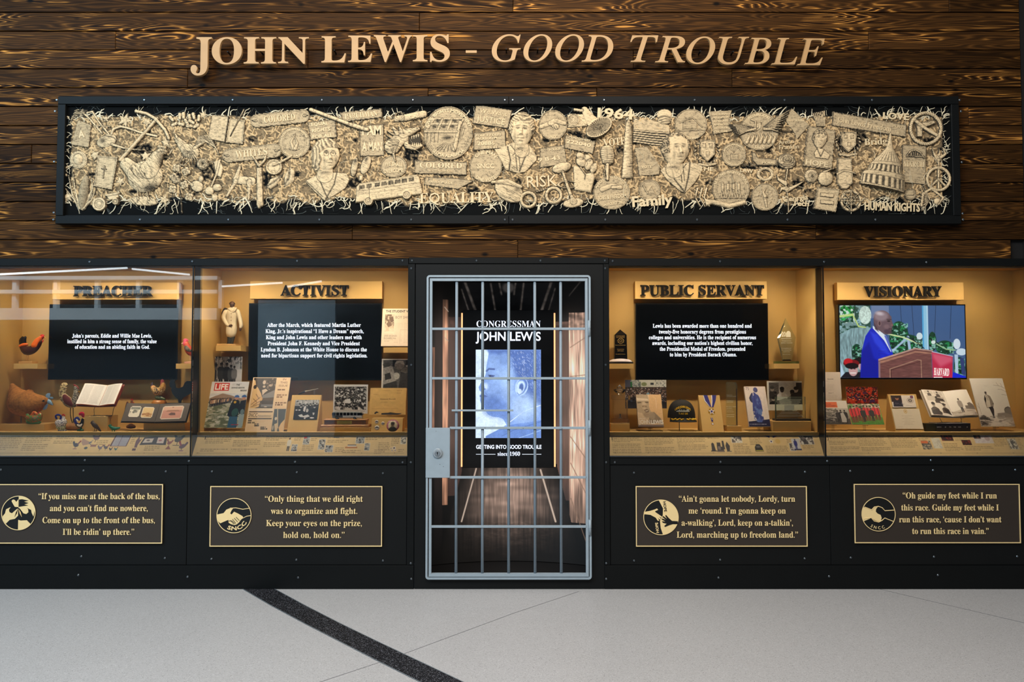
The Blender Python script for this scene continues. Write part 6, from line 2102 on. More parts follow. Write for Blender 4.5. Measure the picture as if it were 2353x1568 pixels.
 rtext('JOBS & FREEDOM',SANSB,q[0] + 1,q[1] + 14,66,9,5,11,o); rtext('AUGUST 28',SANSB,q[0] + 3,q[1] + 28,42,6,8,10,o)

 def courthouse(r,cx,cy,rx,ry,h): r.poly([(cx - 20,cy - 6),(cx + 14,cy - 8),(cx + 14,cy + 10),(cx - 20,cy + 11)],h + 4,1,1.4); r.rod([(cx - 26,cy - 4),(cx + 4,cy - 16),(cx + 26,cy + 6)],1.2,4,None,h); r.ink([(cx - 30,cy + 16),(cx + 30,cy + 14)],1)
 q = z(CD, (2020, 322))[0]
 seal('memorial_coin', q[0], q[1], 38, 36, None, None, 'NATIONAL', 6, courthouse, 66)

 def ringm(r,cx,cy,rx,ry,h): r.poly([(cx - 8,cy + 9),(cx + 14,cy + 9),(cx + 4,cy - 10)],h + 4,1.4,1.2); r.rod([(cx - 14,cy - 10),(cx - 4,cy + 8)],1.4,5,None,h)
 q = z(CD, (1468, 1200))[0]
 seal('mountain_ring', q[0], q[1], 26, 25, .84, None, None, 5, ringm, 67)
 rtext('Family', SANSB, 1500, 472, 94, 24, 4, 8, MU, 7, 'family_lettering')
 blob('waving_hair',1598,428,1640,482,lambda g: [g.rod(z(CD,(2110 + 60 * i,1180),(2080 + 60 * i,1300),(2150 + 60 * i,1420)),3.4,11,1.6) for i in range(3)],68)
 # ---- fifth stretch
 plate('museum_building',z(CE,(270,148),(602,128),(570,240),(608,415),(345,462),(318,280)),[('NATIONAL',1656,264,36,4),('MUSEUM OF',1656,272,36,4),('AFRICAN',1656,280,32,4),('AMERICAN',1657,288,34,4),('HISTORY &',1657,296,32,4),('CULTURE',1657,304,32,4)],3,11,None,69)

 def phoenix(r, cx, cy, rx, ry, h):
  for i in range(7):
   x = cx - 28 + 10 * i; r.rod([(x, cy + 26), (x + 5, cy + 14), (x + (3 - i) * 1.2, cy + 2 + abs(3 - i) * 2)], 4.2, 8, .8, h)
  r.rod([(cx - 18,cy - 26),(cx - 8,cy - 22),(cx - 10,cy),(cx,cy - 6),(cx + 2,cy - 18)],2.0,7,None,h)
  r.dome(cx + 2, cy - 8, 10, 12, h + 9)
 q = z(CE, (958, 412))[0]
 o = seal('phoenix_seal',q[0],q[1],45,45,None,'RESURGENS','1865',6.5,phoenix,70,10)
 for s_ in (-1, 1):
  x0, y0 = q[0] + s_ * 8, q[1] - 4
  g = R(min(x0, x0 + s_ * 62), y0 - 48, max(x0, x0 + s_ * 62), y0 + 22, 1.1, 3)
  for i in range(8):
   t = i / 7
   ex, ey = (x0 + s_ * (62 - 22 * t), y0 - 44 + 52 * t) if s_ > 0 else (x0 - (62 - 18 * t), y0 - 10 + 26 * t)
   g.rod([(x0, y0), ((x0 + ex) / 2, (y0 + ey) / 2 - 3), (ex, ey)], 3.6, 8, 1.0)
  g.strands(.6 * s_, 3, 1.5, .5)
  g.build('wing', o, 14)
 plate('diamond_sign',z(CE,(1400,105),(1640,330),(1460,535),(1430,440),(1280,235)),[('GOOD TROUBLE',1828,279,42,5)],0,10,None,71,SANSB,2.0)
 blob('pencil_bundle',1866,248,1904,294,lambda g: [g.rod(z(CE,(1680 + 25 * i,180 - 6 * i),(1740 + 16 * i,345)),1.8,9) for i in range(7)],72)
 o = plate('portrait_poster',z(CE,(1610,335),(1980,400),(1930,925),(1545,880)),[('HOPE',1877,380.5,52,12)],-7,10,2.6,73,SANSB,strands=.9)
 g = R(1860, 288, 1910, 368, .9, 7)
 face(g, 1884, 319, 16.5, 22, .15, .08, 14, 'short', 1)
 g.poly([(1871,352),(1878,340),(1892,342),(1908,356),(1904,366),(1874,362)],4,2); g.ink([(1878,342),(1886,360),(1894,344)],1.2)
 g.build('portrait_head', o, 11)
 for (nm,x,y,w_,h_,sd_) in (('college_crest',265,680,19,26,74),('library_crest',2150,560,19,24,75)):
  q = z(CE, (x, y))[0]

  def crest(g, q=q, w_=w_, h_=h_):
   for s_ in (-1, 1):
    for i in range(8):
     a = -1.0 + i * .32; px_, py_ = q[0] + s_ * (w_ + 8) * math.cos(a), q[1] + (h_ + 2) * math.sin(a)
     g.dome(px_, py_, 4.6, 2.2, 7, a * s_ + .8 * s_)
   g.poly([(q[0] - w_,q[1] - h_),(q[0] + w_,q[1] - h_),(q[0] + w_ * .9,q[1] + h_ * .3),(q[0],q[1] + h_),(q[0] - w_ * .9,q[1] + h_ * .3)],11,2,2.6)
   for dx,dy in ((-.4,-.5),(.4,-.5),(0,.2)): g.poly([(q[0] + (dx - .24) * w_,q[1] + (dy - .2) * h_),(q[0] + (dx + .24) * w_,q[1] + (dy - .2) * h_),(q[0] + (dx + .24) * w_,q[1] + (dy + .2) * h_),(q[0] + (dx - .24) * w_,q[1] + (dy + .2) * h_)],14,1,1)
   g.rod([(q[0] - w_, q[1] + h_ + 4), (q[0], q[1] + h_ + 7), (q[0] + w_, q[1] + h_ + 3)], 3.4, 10); g.strands(.3, 3, 1.2, .4)
  blob(nm, q[0] - w_ - 13, q[1] - h_ - 4, q[0] + w_ + 13, q[1] + h_ + 12, crest, sd_)

 def bookk(r, cx, cy, rx, ry, h):
  r.poly([(cx - 10, cy - 2), (cx + 10, cy - 2), (cx + 10, cy + 12), (cx - 10, cy + 12)], h + 4, 1, 1.2)
  for i in range(5): r.ink([(cx, cy - 4), (cx - 12 + 6 * i, cy - 17)], .8, .7)
 q = z(CE, (622, 725))[0]
 seal('college_seal', q[0], q[1], 28.5, None, .68, 'AMERICAN BAPTIST', 'NASHVILLE', 4.6, bookk, 76)

 def walkers(r, cx, cy, rx, ry, h):
  for i, x in enumerate((-19, -7, 6, 18)):
   r.dome(cx + x,cy - 13,2.4,2.8,h + 5); r.rod([(cx + x,cy - 9),(cx + x,cy + 5)],3.2,5,3,h); r.rod([(cx + x,cy + 5),(cx + x - 4,cy + 22)],1.7,5,None,h); r.rod([(cx + x,cy + 5),(cx + x + 5,cy + 22)],1.7,5,None,h)
  r.rod([(cx + 3,cy - 30),(cx + 2,cy)],.9,5,None,h); r.poly([(cx + 3,cy - 30),(cx + 11,cy - 14),(cx,cy - 10)],h + 4,1)
  r.ink([(cx - 34, cy + 24), (cx + 34, cy + 23)], 1)
 q = z(CE, (582, 1178))[0]
 seal('trail_seal',q[0],q[1],43.5,44,.78,'U.S. CIVIL RIGHTS TRAIL',None,6.4,walkers,77,10)
 blob('seal_ribbon',1616,452,1730,484,lambda g: (g.poly(z(CE,(220,1310),(380,1330),(560,1380),(780,1330),(790,1390),(560,1450),(330,1390),(250,1420)),14,4),g.strands(.1,10,1.3,.4)),78,base=4)

 def torch(r, cx, cy, rx, ry, h):
  r.rod([(cx + 4,cy + 24),(cx,cy)],2,6,4,h); r.dome(cx,cy - 1,7,6,h + 8); r.rod([(cx,cy - 2),(cx - 4,cy - 10),(cx + 2,cy - 20)],4,7,.8,h)
  for s_ in (-1, 1):
   for i in range(6): a = -1.0 + .4 * i; r.poly([(cx + s_ * 16 * math.cos(a) + dx,cy + 20 * math.sin(a) + dy) for dx,dy in ((-2.4,-2.4),(2.4,-2.4),(2.4,2.4),(-2.4,2.4))],h + 4,1)
 q = z(CE, (1035, 1292))[0]
 seal('torch_seal', q[0], q[1], 31.5, 32, None, None, 'MEDAL', 4.5, torch, 79)

 def rose2(g):
  cx, cy = z(CE, (1330, 815))[0]
  for i in range(9):
   a = i * .7; g.dome(cx + 13 * math.cos(a), cy + 10 * math.sin(a), 12, 8, 12 + i * .5, a + 1.4)
  g.dome(cx + 1, cy - 5, 13, 11, 21)
  for q in (.9, .66, .42, .2): g.ink([(cx + 24 * q * math.cos(t), cy - 3 + 18 * q * math.sin(t)) for t in np.linspace(q * 5, q * 5 + 5.2, 14)], 1.2, .85, 2.5)
  g.rod(z(CE,(1335,930),(1310,1100),(1340,1300),(1350,1500)),2.2,9,1.6)
  for p in (((1310,1110),(1220,1060),(1190,1000)),((1330,1200),(1440,1150),(1560,1080)),((1320,1180),(1260,1180),(1230,1240))): g.rod(z(CE,*p),5.5,8,1)
 blob('large_rose', 1780, 350, 1852, 492, rose2, 80, 1.0, 8)
 for i,(x,y,a,b_) in enumerate(((1655,1012,16,15.5),(1845,1045,18,17))):
  q = z(CE, (x, y))[0]
  if i == 0: blob('sunflower',q[0] - 18,q[1] - 18,q[0] + 18,q[1] + 18,lambda g: (g.disc(q[0],q[1],16,15.5,11,5),g.K.__iadd__(.6 * (np.sin(np.arctan2(g.Y - q[1],g.X - q[0]) * 22) > .3) * (g.H > .3)),g.dome(q[0],q[1],8,8,16),g.blot(q[0],q[1],3.4,5,.95)),81,base=10)
  else: blob('peach',q[0] - 20,q[1] - 24,q[0] + 24,q[1] + 19,lambda g: (g.dome(q[0],q[1],a,b_,22),g.ink([(q[0] - 2,q[1] - 14),(q[0] + 2,q[1] + 12)],1.6,.3,1.6),g.rod([(q[0] - 4,q[1] - 15),(q[0] + 10,q[1] - 20),(q[0] + 22,q[1] - 23)],3,14,1),g.weave(1.6,.35)),82,base=6)
 rtext('Georgia',SANSB,1829,461,58,12,6,8,MU,5,'college_lettering'); rtext('Tech',SANSB,1840,473,38,12,-3,8,MU,5,'college_lettering')
 o = plate('equality_tile',z(CE,(1730,1150),(2035,1190),(1985,1500),(1685,1450)),[],-8,12,3.0,83)
 for y in (1275, 1370):
  g = R(1878,440,1924,478,1.0,2); g.poly(z(CE,(1775,y - 40),(1955,y - 20),(1950,y + 32),(1770,y + 10)),6,1.2); g.weave(1.4,.3,.4); g.build('bar',o,12)
 blob('star_wheel',1930,434,1984,488,lambda g: ([g.rod([(1957,461),(1957 + 24 * math.cos(a),461 + 24 * math.sin(a))],1.6,9) for a in np.arange(0,6.28,.785)],g.ringline(1957,461,22,22,7,3.2),g.ringline(1957,461,9,9,12,2),g.K.__iadd__(.5 * (np.sin(np.arctan2(g.Y - 461,g.X - 1957) * 8) > .6) * (g.H > .3) * (np.hypot(g.X - 1957,g.Y - 461) > 17))),84)
 blob('award_plaque',1922,362,1972,440,lambda g: (g.poly(z(CE,(2000,770),(2190,770),(2210,1110),(2130,1190),(2050,1190),(1990,1100)),12,2,2.4),g.rod(z(CE,(1990,990),(2080,940),(2160,950),(2240,980)),2.4,15),g.strands(.1,9,1.2,.45)),85)
 rtext('Aretha',SANS,1808,330,36,9,6,8,MU,4,'name_lettering'); rtext('Franklin',SANS,1814,342,46,10,3,8,MU,4,'name_lettering')
 plate('winged_banner',z(CE,(860,690),(900,690),(950,770),(1190,780),(1190,870),(930,870),(870,800)),[('MORAL',1767,376,30,5)],0,9,1.4,86)
 blob('leaf_ring',1738,380,1782,418,lambda g: (g.ringline(*z(CE,(1045,985))[0],16,13,9,3.6),g.strands(.8,3,1.4,.5)),87)
 rtext('THE',SANSB,1623,392,34,9,-2,7,MU,4,'word_lettering'); rtext('LAW',SANSB,1716,396,30,9,-6,7,MU,4,'word_lettering')
 # ---- last stretch
 k = 5.806
 zf = lambda *p: Z5(CF, *p, k=k)
 plate('parkway_sign',zf((85,150),(1070,325),(1060,495),(70,340)),[('John Lewis Freedom',1985,291.5,126,13),('PKWY',2063,293.5,22,5.5),('NE',2062,307.5,11,6.5)],-10.5,11,1.8,88,SANS)
 rtext('LOVE', SANSB, 2059, 274, 60, 15, -3, 9, MU, 6, 'love_lettering')

 def nogun(g):
  cx, cy = zf((1322, 380))[0]
  g.poly(zf((1180,310),(1440,265),(1450,310),(1280,380),(1275,490),(1200,490),(1200,380)),8,2,1.2); g.strands(-.2,6,1.2,.6)
  g.rod(zf((1150, 250), (1320, 380), (1500, 490)), 4.2, 13, None, 3)
  a = np.linspace(0, 2 * math.pi, 40)
  g.rod([(cx + 35 * math.cos(t), cy + 35.5 * math.sin(t)) for t in a], 4.4, 14, None, 2)
  ang = np.arctan2(g.Y - cy, g.X - cx); rr = np.hypot(g.X - cx, g.Y - cy)
  g.K = np.where((rr > 30) & (rr < 40), np.maximum(g.K, .45 * (np.sin(ang * 44 + rr) > .3)), g.K)
 blob('no_guns_sign', 2084, 252, 2172, 338, nogun, 89, 1.0, 6)

 def peace(g):
  cx, cy = zf((1495, 1052))[0]
  g.rod([(cx,cy - 24),(cx,cy + 24)],3.0,10); g.rod([(cx,cy),(cx - 17,cy + 17)],3.0,10); g.rod([(cx,cy),(cx + 17,cy + 17)],3.0,10)
  g.rod([(cx + 26 * math.cos(t), cy + 26 * math.sin(t)) for t in np.linspace(0, 6.2832, 36)], 3.8, 12)
  g.strands(.7, 2, 1.6, .4)
 blob('peace_sign', 2125, 378, 2190, 444, peace, 90, 1.0, 5)
 blob('torch_flame',2136,330,2180,386,lambda g: ([g.rod(zf(*p),1.2,9,5) for p in (((1500,640),(1510,720),(1480,780)),((1550,630),(1590,720),(1490,785)),((1410,640),(1440,720),(1480,780)))],g.rod(zf((1450,800),(1530,800)),2,10),g.rod(zf((1495,800),(1500,880)),4,9,2)),91)
 plate('march_poster',zf((1010,590),(1335,600),(1325,1130),(1010,1095)),[('MARCH',2101,383,48,12)],-1,8,1.4,92,BOLD)
 blob('bridge_arch',2082,340,2128,368,lambda g: (g.rod(zf((1070,745),(1120,680),(1190,665),(1250,700),(1300,770)),2,6),[g.rod(zf((1090 + 28 * i,690 + abs(3 - i) * 10),(1090 + 28 * i,745)),.9,4) for i in range(7)],g.rod(zf((1060,750),(1310,755)),1.4,5)),93,base=9)
 rtext('Bridge', BOLD, 2018, 332, 62, 15, 3, 8, MU, 5, 'bridge_lettering')

 def dome_(g):
  k_ = .05     # the whole building leans a little
  ax, ay = zf((845, 620))[0]; bx, by = zf((700, 1200))[0]
  tiers = [((848,440),2.2,10),((845,500),4,12),((842,560),5.5,14),((838,640),9,16),((832,690),15,20),((820,740),22,23),((810,790),29,26),((800,830),33,28),((790,870),37,30),((780,940),39,31),((765,980),46,33),((755,1030),50,34),((745,1160),52,34),((740,1190),51,34)]
  pts = [zf(t[0])[0] for t in tiers]
  ys = np.array([p[1] for p in pts]); xs = np.array([p[0] for p in pts]); rs = np.array([t[1] for t in tiers], float); hs = np.array([t[2] for t in tiers], float)
  Y2 = g.Y - (g.X - 2035) * .22 * np.clip((g.Y - 340) / 80, 0, 1)
  cx = np.interp(Y2, ys, xs); rr = np.interp(Y2, ys, rs); hh = np.interp(Y2, ys, hs)
  u = (g.X - cx) / rr
  m = (np.abs(u) < 1) & (Y2 > ys[0]) & (Y2 < ys[-1])
  H = 4 + hh * np.sqrt(np.clip(1 - u * u, 0, 1))
  an = np.arcsin(np.clip(u, -1, 1))
  col = np.sin(an * 22)
  up = (Y2 < zf((0, 820))[0][1]) & (Y2 > zf((0, 690))[0][1])
  band1 = (Y2 > zf((0, 875))[0][1]) & (Y2 < zf((0, 965))[0][1]); band2 = (Y2 > zf((0, 1035))[0][1]) & (Y2 < zf((0, 1160))[0][1])
  K = np.where(band1 | band2, np.clip(.5 - col, 0, 1) * .8, np.where(up, np.clip(-np.sin(an * 26), 0, 1) * .7, .12))
  H = H + np.where(band1 | band2, col * 1.4, 1.2)
  for yy in (830, 870, 968, 1030, 1165): K = np.maximum(K, .75 * np.exp(-((Y2 - zf((0, yy))[0][1]) / .9) ** 2))
  K = np.maximum(K, .4 * np.clip(u, 0, 1))  # right half darkened as painted shade
  g.H = np.where(m, H, g.H); g.K = np.where(m, K, g.K)
 blob('capitol_dome', 1974, 302, 2092, 450, dome_, 94, 1.0, 4)
 rtext('HUMAN RIGHTS', SANSB, 2051, 484, 128, 19, -2, 7, MU, 6, 'human_rights_lettering')

 def wing(g):
  for i in range(9): a = 2.4 + i * .2; g.rod([(2138, 459), (2138 + 24 * math.cos(a), 466 + 26 * math.sin(a) - 3 * i)], 2.2, 9, 1.2)
  g.rod(zf((1270,1400),(1290,1250),(1400,1180),(1560,1300),(1500,1390)),3.6,10,3); g.dome(*zf((1480,1350))[0],9,8,12)
 blob('dove', 2110, 425, 2176, 490, wing, 95)
 q = zf((1120, 1255))[0]
 seal('small_ring',q[0],q[1],14,None,.8,None,None,4,lambda r,cx,cy,rx,ry,h: r.rod([(cx - 8,cy),(cx + 6,cy)],2,5,None,h),96)

mural()
# ------------------------------------------------------------------ shelves, plinths and slanted label panels
def tmat(name, rgb, rough=.5, **k): return mat(name, rgb, rough, **k)

ACR = M_ACRYL

def one(o, label, cat, group=None):
 return tag(o, label, cat, group)

def shelf(px0, px1, t, bt, label, y0=0.30):
 o = MB().box(Px(px0,y0),Px(px1,y0),y0,BACK - 0.001,Pz(bt,y0),Pz(t,y0),.001).build('wall_shelf',M_TAN2)
 return one(o, label, 'shelf')

def plinth(px0, px1, t, y0, y1, label):
 o = MB().box(Px(px0, y0), Px(px1, y0), y0, y1, ZDECK, Pz(t, y0), .001).build('plinth', M_TAN2)
 return one(o, label, 'plinth')

shelf(31, 86, 836, 848, 'small tan shelf left of the PREACHER screen, holding an orange and black rooster')
shelf(404, 446, 836, 848, 'small tan shelf right of the PREACHER screen, holding a pink rooster')
shelf(495, 552.5, 794.5, 807, 'small tan shelf under the standing figurine in the ACTIVIST case')
shelf(881, 950, 799, 811, 'small tan shelf under the student newspaper')
shelf(1396, 1455.5, 836, 848, 'small tan shelf holding the black pointed award')
shelf(1779, 1837, 836, 848, 'small tan shelf holding the pointed glass award')
plinth(-30, 105, 975, .22, .40, 'low tan plinth under the big brown hen')
plinth(193, 249.5, 957, .20, .34, 'tan plinth under the open bible stand')
plinth(332, 427, 972.5, .24, .34, 'low tan plinth under the photo album stand')
plinth(350, 437, 931, .355, .46, 'tall tan plinth behind the photo album under two roosters')
plinth(736, 852, 983, .16, .27, 'low tan plinth under the model bus')
plinth(1403, 1446, 974.5, .17, .30, 'square tan plinth under the crystal trophy')
plinth(1669, 1703, 979.5, .17, .27, 'small tan plinth under the glass pillar award')
plinth(1774, 1862, 968.5, .16, .36, 'tan plinth under the etched glass award on black base')

def label_panels():
 rows = [
  ('PREACHER',-58,439.5),('ACTIVIST',442.5,938),('PUBLIC SERVANT',1400.5,1894.5),('VISIONARY',1897,2440)]
 for i, (nm, a, b_) in enumerate(rows):
  x0, x1 = Px(a, .022), Px(b_, .022)
  zb, zt = Pz(1048.5, .022), ZDECK
  fr = Fr((x0, .022, zb), (1, 0, 0), (0, .108, zt - zb))
  ht = math.hypot(.108, zt - zb)
  wd = x1 - x0
  # canvas in picture pixels measured from column a, 56 tall
  c = Cv(b_ - a, 57, 720, (230, 204, 150))
  c.noise(.03, 9, 9, 3)
  T = (112, 92, 62)

  def X(px): return px - a

  def Y(py): return (py - 992)
  c.rect(X(a) + 9, 50.5, X(b_) - 9, 51.2, (120, 100, 70), None, .8)
  if i == 0:
   for (p0,p1,y,n) in ((-20,42,999,9),(48,110,999,5),(47,105,1022,4),(117,180,999,3),(115,165,1014,2),(215,241,1013,3),(293,303,1001,5),(330,365,1026,3)):
    c.words(X(p0), Y(y), X(p1), n, 4.3, T, int(p0) + 99, alpha=.6)
   pic_birds(c, X, Y)
  elif i == 1:
   for (p0,p1,y,n) in ((466,526,1002,5),(460,524,1033,2),(533,600,1001,2),(531,598,1013,4),(530,595,1033,2),(605,662,1003,3),(603,655,1018,3),(671,688,1007,2),(710,725,1008,2),(693,720,1023,4),(749,808,1006,1),(749,800,1012,2),(770,790,1030,3),(787,830,1036,2),(837,885,1006,2),(868,895,1018,5),(860,885,1035,3),(897,915,1007,5),(915,928,1034,2)):
    c.words(X(p0), Y(y), X(p1), n, 4.0, T, int(p0), alpha=.6)
   c.rect(X(463), Y(1003), X(465), Y(1011), (60, 46, 30))
   c.person(X(661), Y(1007), 31, (226, 222, 212), legs=(50, 50, 52))
   for (x,y,w_,h_,q) in ((668,1022,14,17,0),(692,1003,16,20,1),(729,1010,16,25,0),(746,1024,19,17,0),(814,1004,21,17,0),(836,1019,13,18,0),(918,1004,14,18,2)):
    c.rect(X(x), Y(y), X(x + w_), Y(y + h_), (228, 224, 214)); bg = (150, 160, 172) if q != 2 else (225, 222, 214)
    c.rect(X(x) + 1, Y(y) + 1, X(x + w_) - 1, Y(y + h_) - 1, bg)
    c.patches(X(x) + 1,Y(y) + 1,X(x + w_) - 1,Y(y + h_) - 1,[(34,34,38),(205,200,196)] if q != 2 else [(90,90,90)],3.2,3.2,int(x))
    if q == 1: c.rect(X(x) + 1, Y(y) + 1, X(x) + 8, Y(y) + 5, (206, 50, 44))
   c.rect(X(762),Y(1004.5),X(775),Y(1007),(90,90,92)); c.rect(X(775),Y(1005),X(800),Y(1006),(186,184,178))
   c.rect(X(797),Y(1023),X(817),Y(1027),(60,62,70)); c.rect(X(797),Y(1025),X(817),Y(1027.5),(230,230,232)); c.rect(X(792),Y(1028),X(820),Y(1031.5),(190,120,60))
   for (x,y,r_) in ((898,1032,2),(905,1031,4),(908,1037,2),(901,1037,2)): c.ell(X(x),Y(y),r_,r_,(236,228,220)); c.ell(X(x),Y(y),r_ * .5,r_ * .5,(90,60,60))
  elif i == 2:
   for (p0,p1,y,n) in ((1408,1477,1004,4),(1408,1477,1021,3),(1408,1478,1033,3),(1483,1552,1003.5,6),(1483,1554,1029,4),(1559,1628,1003.5,5),(1560,1629,1023,4),(1631,1680,1007,1),(1687,1722,1021,2),(1687,1727,1027,5),(1727,1755,1003,6),(1761,1812,1026,1),(1761,1812,1030,4),(1813,1824,1010,3),(1846,1874,1024.5,3)):
    c.words(X(p0), Y(y), X(p1), n, 3.7, T, int(p0), alpha=.6)
   c.rect(X(1408), Y(1004), X(1409.5), Y(1013), (50, 38, 26))
   for p in ([(1636,1038),(1637,1021),(1640,1018),(1643,1021),(1645,1038)],[(1649,1040),(1649,1028),(1650,1018),(1658,1018),(1658,1028),(1664,1028),(1664,1040)],[(1661,1034),(1662,1014),(1666,1014),(1667,1034)],[(1671,1038),(1669,1026),(1673,1016),(1679,1026),(1677,1038)]):
    c.poly([(X(q[0]), Y(q[1])) for q in p], (44, 42, 48))
   c.rect(X(1634),Y(1037),X(1648),Y(1039),(30,30,34)); c.rect(X(1648),Y(1037),X(1665),Y(1040),(120,105,100)); c.rect(X(1670),Y(1038),X(1681),Y(1039.5),(70,80,84)); c.rect(X(1651),Y(1027),X(1657),Y(1035),(130,118,118))
   for (x,y,w_,h_) in ((1685,1003,25,16),(1816,1019,14,19),(1824,1009,18,27),(1843,1002,33,21)):
    c.rect(X(x),Y(y),X(x + w_),Y(y + h_),(228,226,222)); c.patches(X(x) + 1,Y(y) + 1,X(x + w_) - 1,Y(y + h_) - 1,[(30,30,36),(90,80,84)],4,4,int(x),-.05)
   c.rect(X(1824),Y(1009),X(1842),Y(1036),(214,216,224)); c.person(X(1832),Y(1010),25,(34,44,128),skin=(30,34,90),hair=(30,34,90),legs=(40,50,140)); c.rect(X(1826),Y(1033),X(1843),Y(1036),(24,28,78))
   c.poly([(X(1736),Y(1039)),(X(1736),Y(1029)),(X(1741),Y(1022)),(X(1748),Y(1022)),(X(1753),Y(1030)),(X(1755),Y(1039))],(20,20,22)); c.rect(X(1737),Y(1036),X(1754),Y(1038),(206,196,70)); c.ell(X(1744),Y(1028),5,2.4,(110,110,112))
   for s_ in (-1, 1): c.poly([(X(1779 + 4 * s_), Y(1007)), (X(1779 + 15 * s_), Y(1002)), (X(1779 + 3 * s_), Y(1002))], (34, 38, 128))
   c.poly([(X(1777) + 6.5 * math.cos(math.radians(36 * k_ - 90)) * (1 if k_ % 2 == 0 else .45), Y(1015.5) + 6.5 * math.sin(math.radians(36 * k_ - 90)) * (1 if k_ % 2 == 0 else .45)) for k_ in range(10)], (240, 236, 236)); c.ell(X(1777), Y(1015.5), 1.8, 1.8, (40, 36, 110))
   c.ell(X(1792), Y(1015), 6, 6, (226, 190, 112))
  else:
   for (p0,p1,y,n) in ((1914,1973,1001,3),(1910,1973,1014,3),(1910,1978,1028,3),(1979,2044,1001,7),(1981,2050,1029,3),(2050,2114,1001,3),(2052,2117,1013,5),(2120,2158,1000,1),(2120,2145,1004,3),(2204,2242,1000,1),(2204,2236,1004,3),(2173,2207,1020,3),(2173,2215,1029,3),(2220,2285,1027,3),(2290,2320,999,8),(2322,2356,999,10)):
    c.words(X(p0), Y(y), X(p1), n, 3.7, T, int(p0), alpha=.6)
   c.line([(X(1911), Y(1001)), (X(1911), Y(1010)), (X(1909), Y(1013))], 1.4, (50, 38, 26))
   for (x,y,w_,h_,bg,fg) in ((2123,1014,22,20,(190,180,160),[(40,40,40),(90,90,90)]),(2149,1007,20,25,(226,224,214),[(200,198,190)]),(2174,999,27,15,(60,20,20),[(180,44,32),(30,16,16)]),(2218,1012,21,12,(70,26,24),[(160,40,36),(24,20,16)]),(2249,998,43,22,(226,222,226),[(214,206,214)]),(2325,1009,19,25,(224,222,214),[(80,80,80)])):
    c.rect(X(x),Y(y),X(x + w_),Y(y + h_),bg); c.patches(X(x),Y(y),X(x + w_),Y(y + h_),fg,3,3,int(x),.0)
   c.rect(X(2123),Y(1014),X(2139),Y(1020),(214,110,56)); c.rect(X(2250),Y(999),X(2266),Y(1009),(50,34,36)); c.ell(X(2259),Y(1004),3,4,(150,100,80)); c.ell(X(2280),Y(1008),6,6,(190,170,176)); c.person(X(2333),Y(1011),18,(90,90,90))
  p = sheet('label_panel', fr, wd, ht, c, M_PRINT, None, .004, (200, 168, 108))
  one(p, 'slanted tan caption panel with small print and pictures under the %s case' % nm, 'caption panel', 'caption panels')
  n = 7
  scr = mat('panel_screw', (40, 34, 26), .4, .5)
  k = wd / (b_ - a)
  xs = np.linspace(20, b_ - a - 24, n)
  for j in range(n):
   for v in (ht - .009, .021):
    q = fr.at(xs[j] * k + (-.02 if v < .1 else 0), v, .0055)
    m = MB(); m.lathe((q[0], q[1]), [(.0032, q[2] - .0015), (.0028, q[2] + .001)], 8)
    m.build('screw', scr, p)

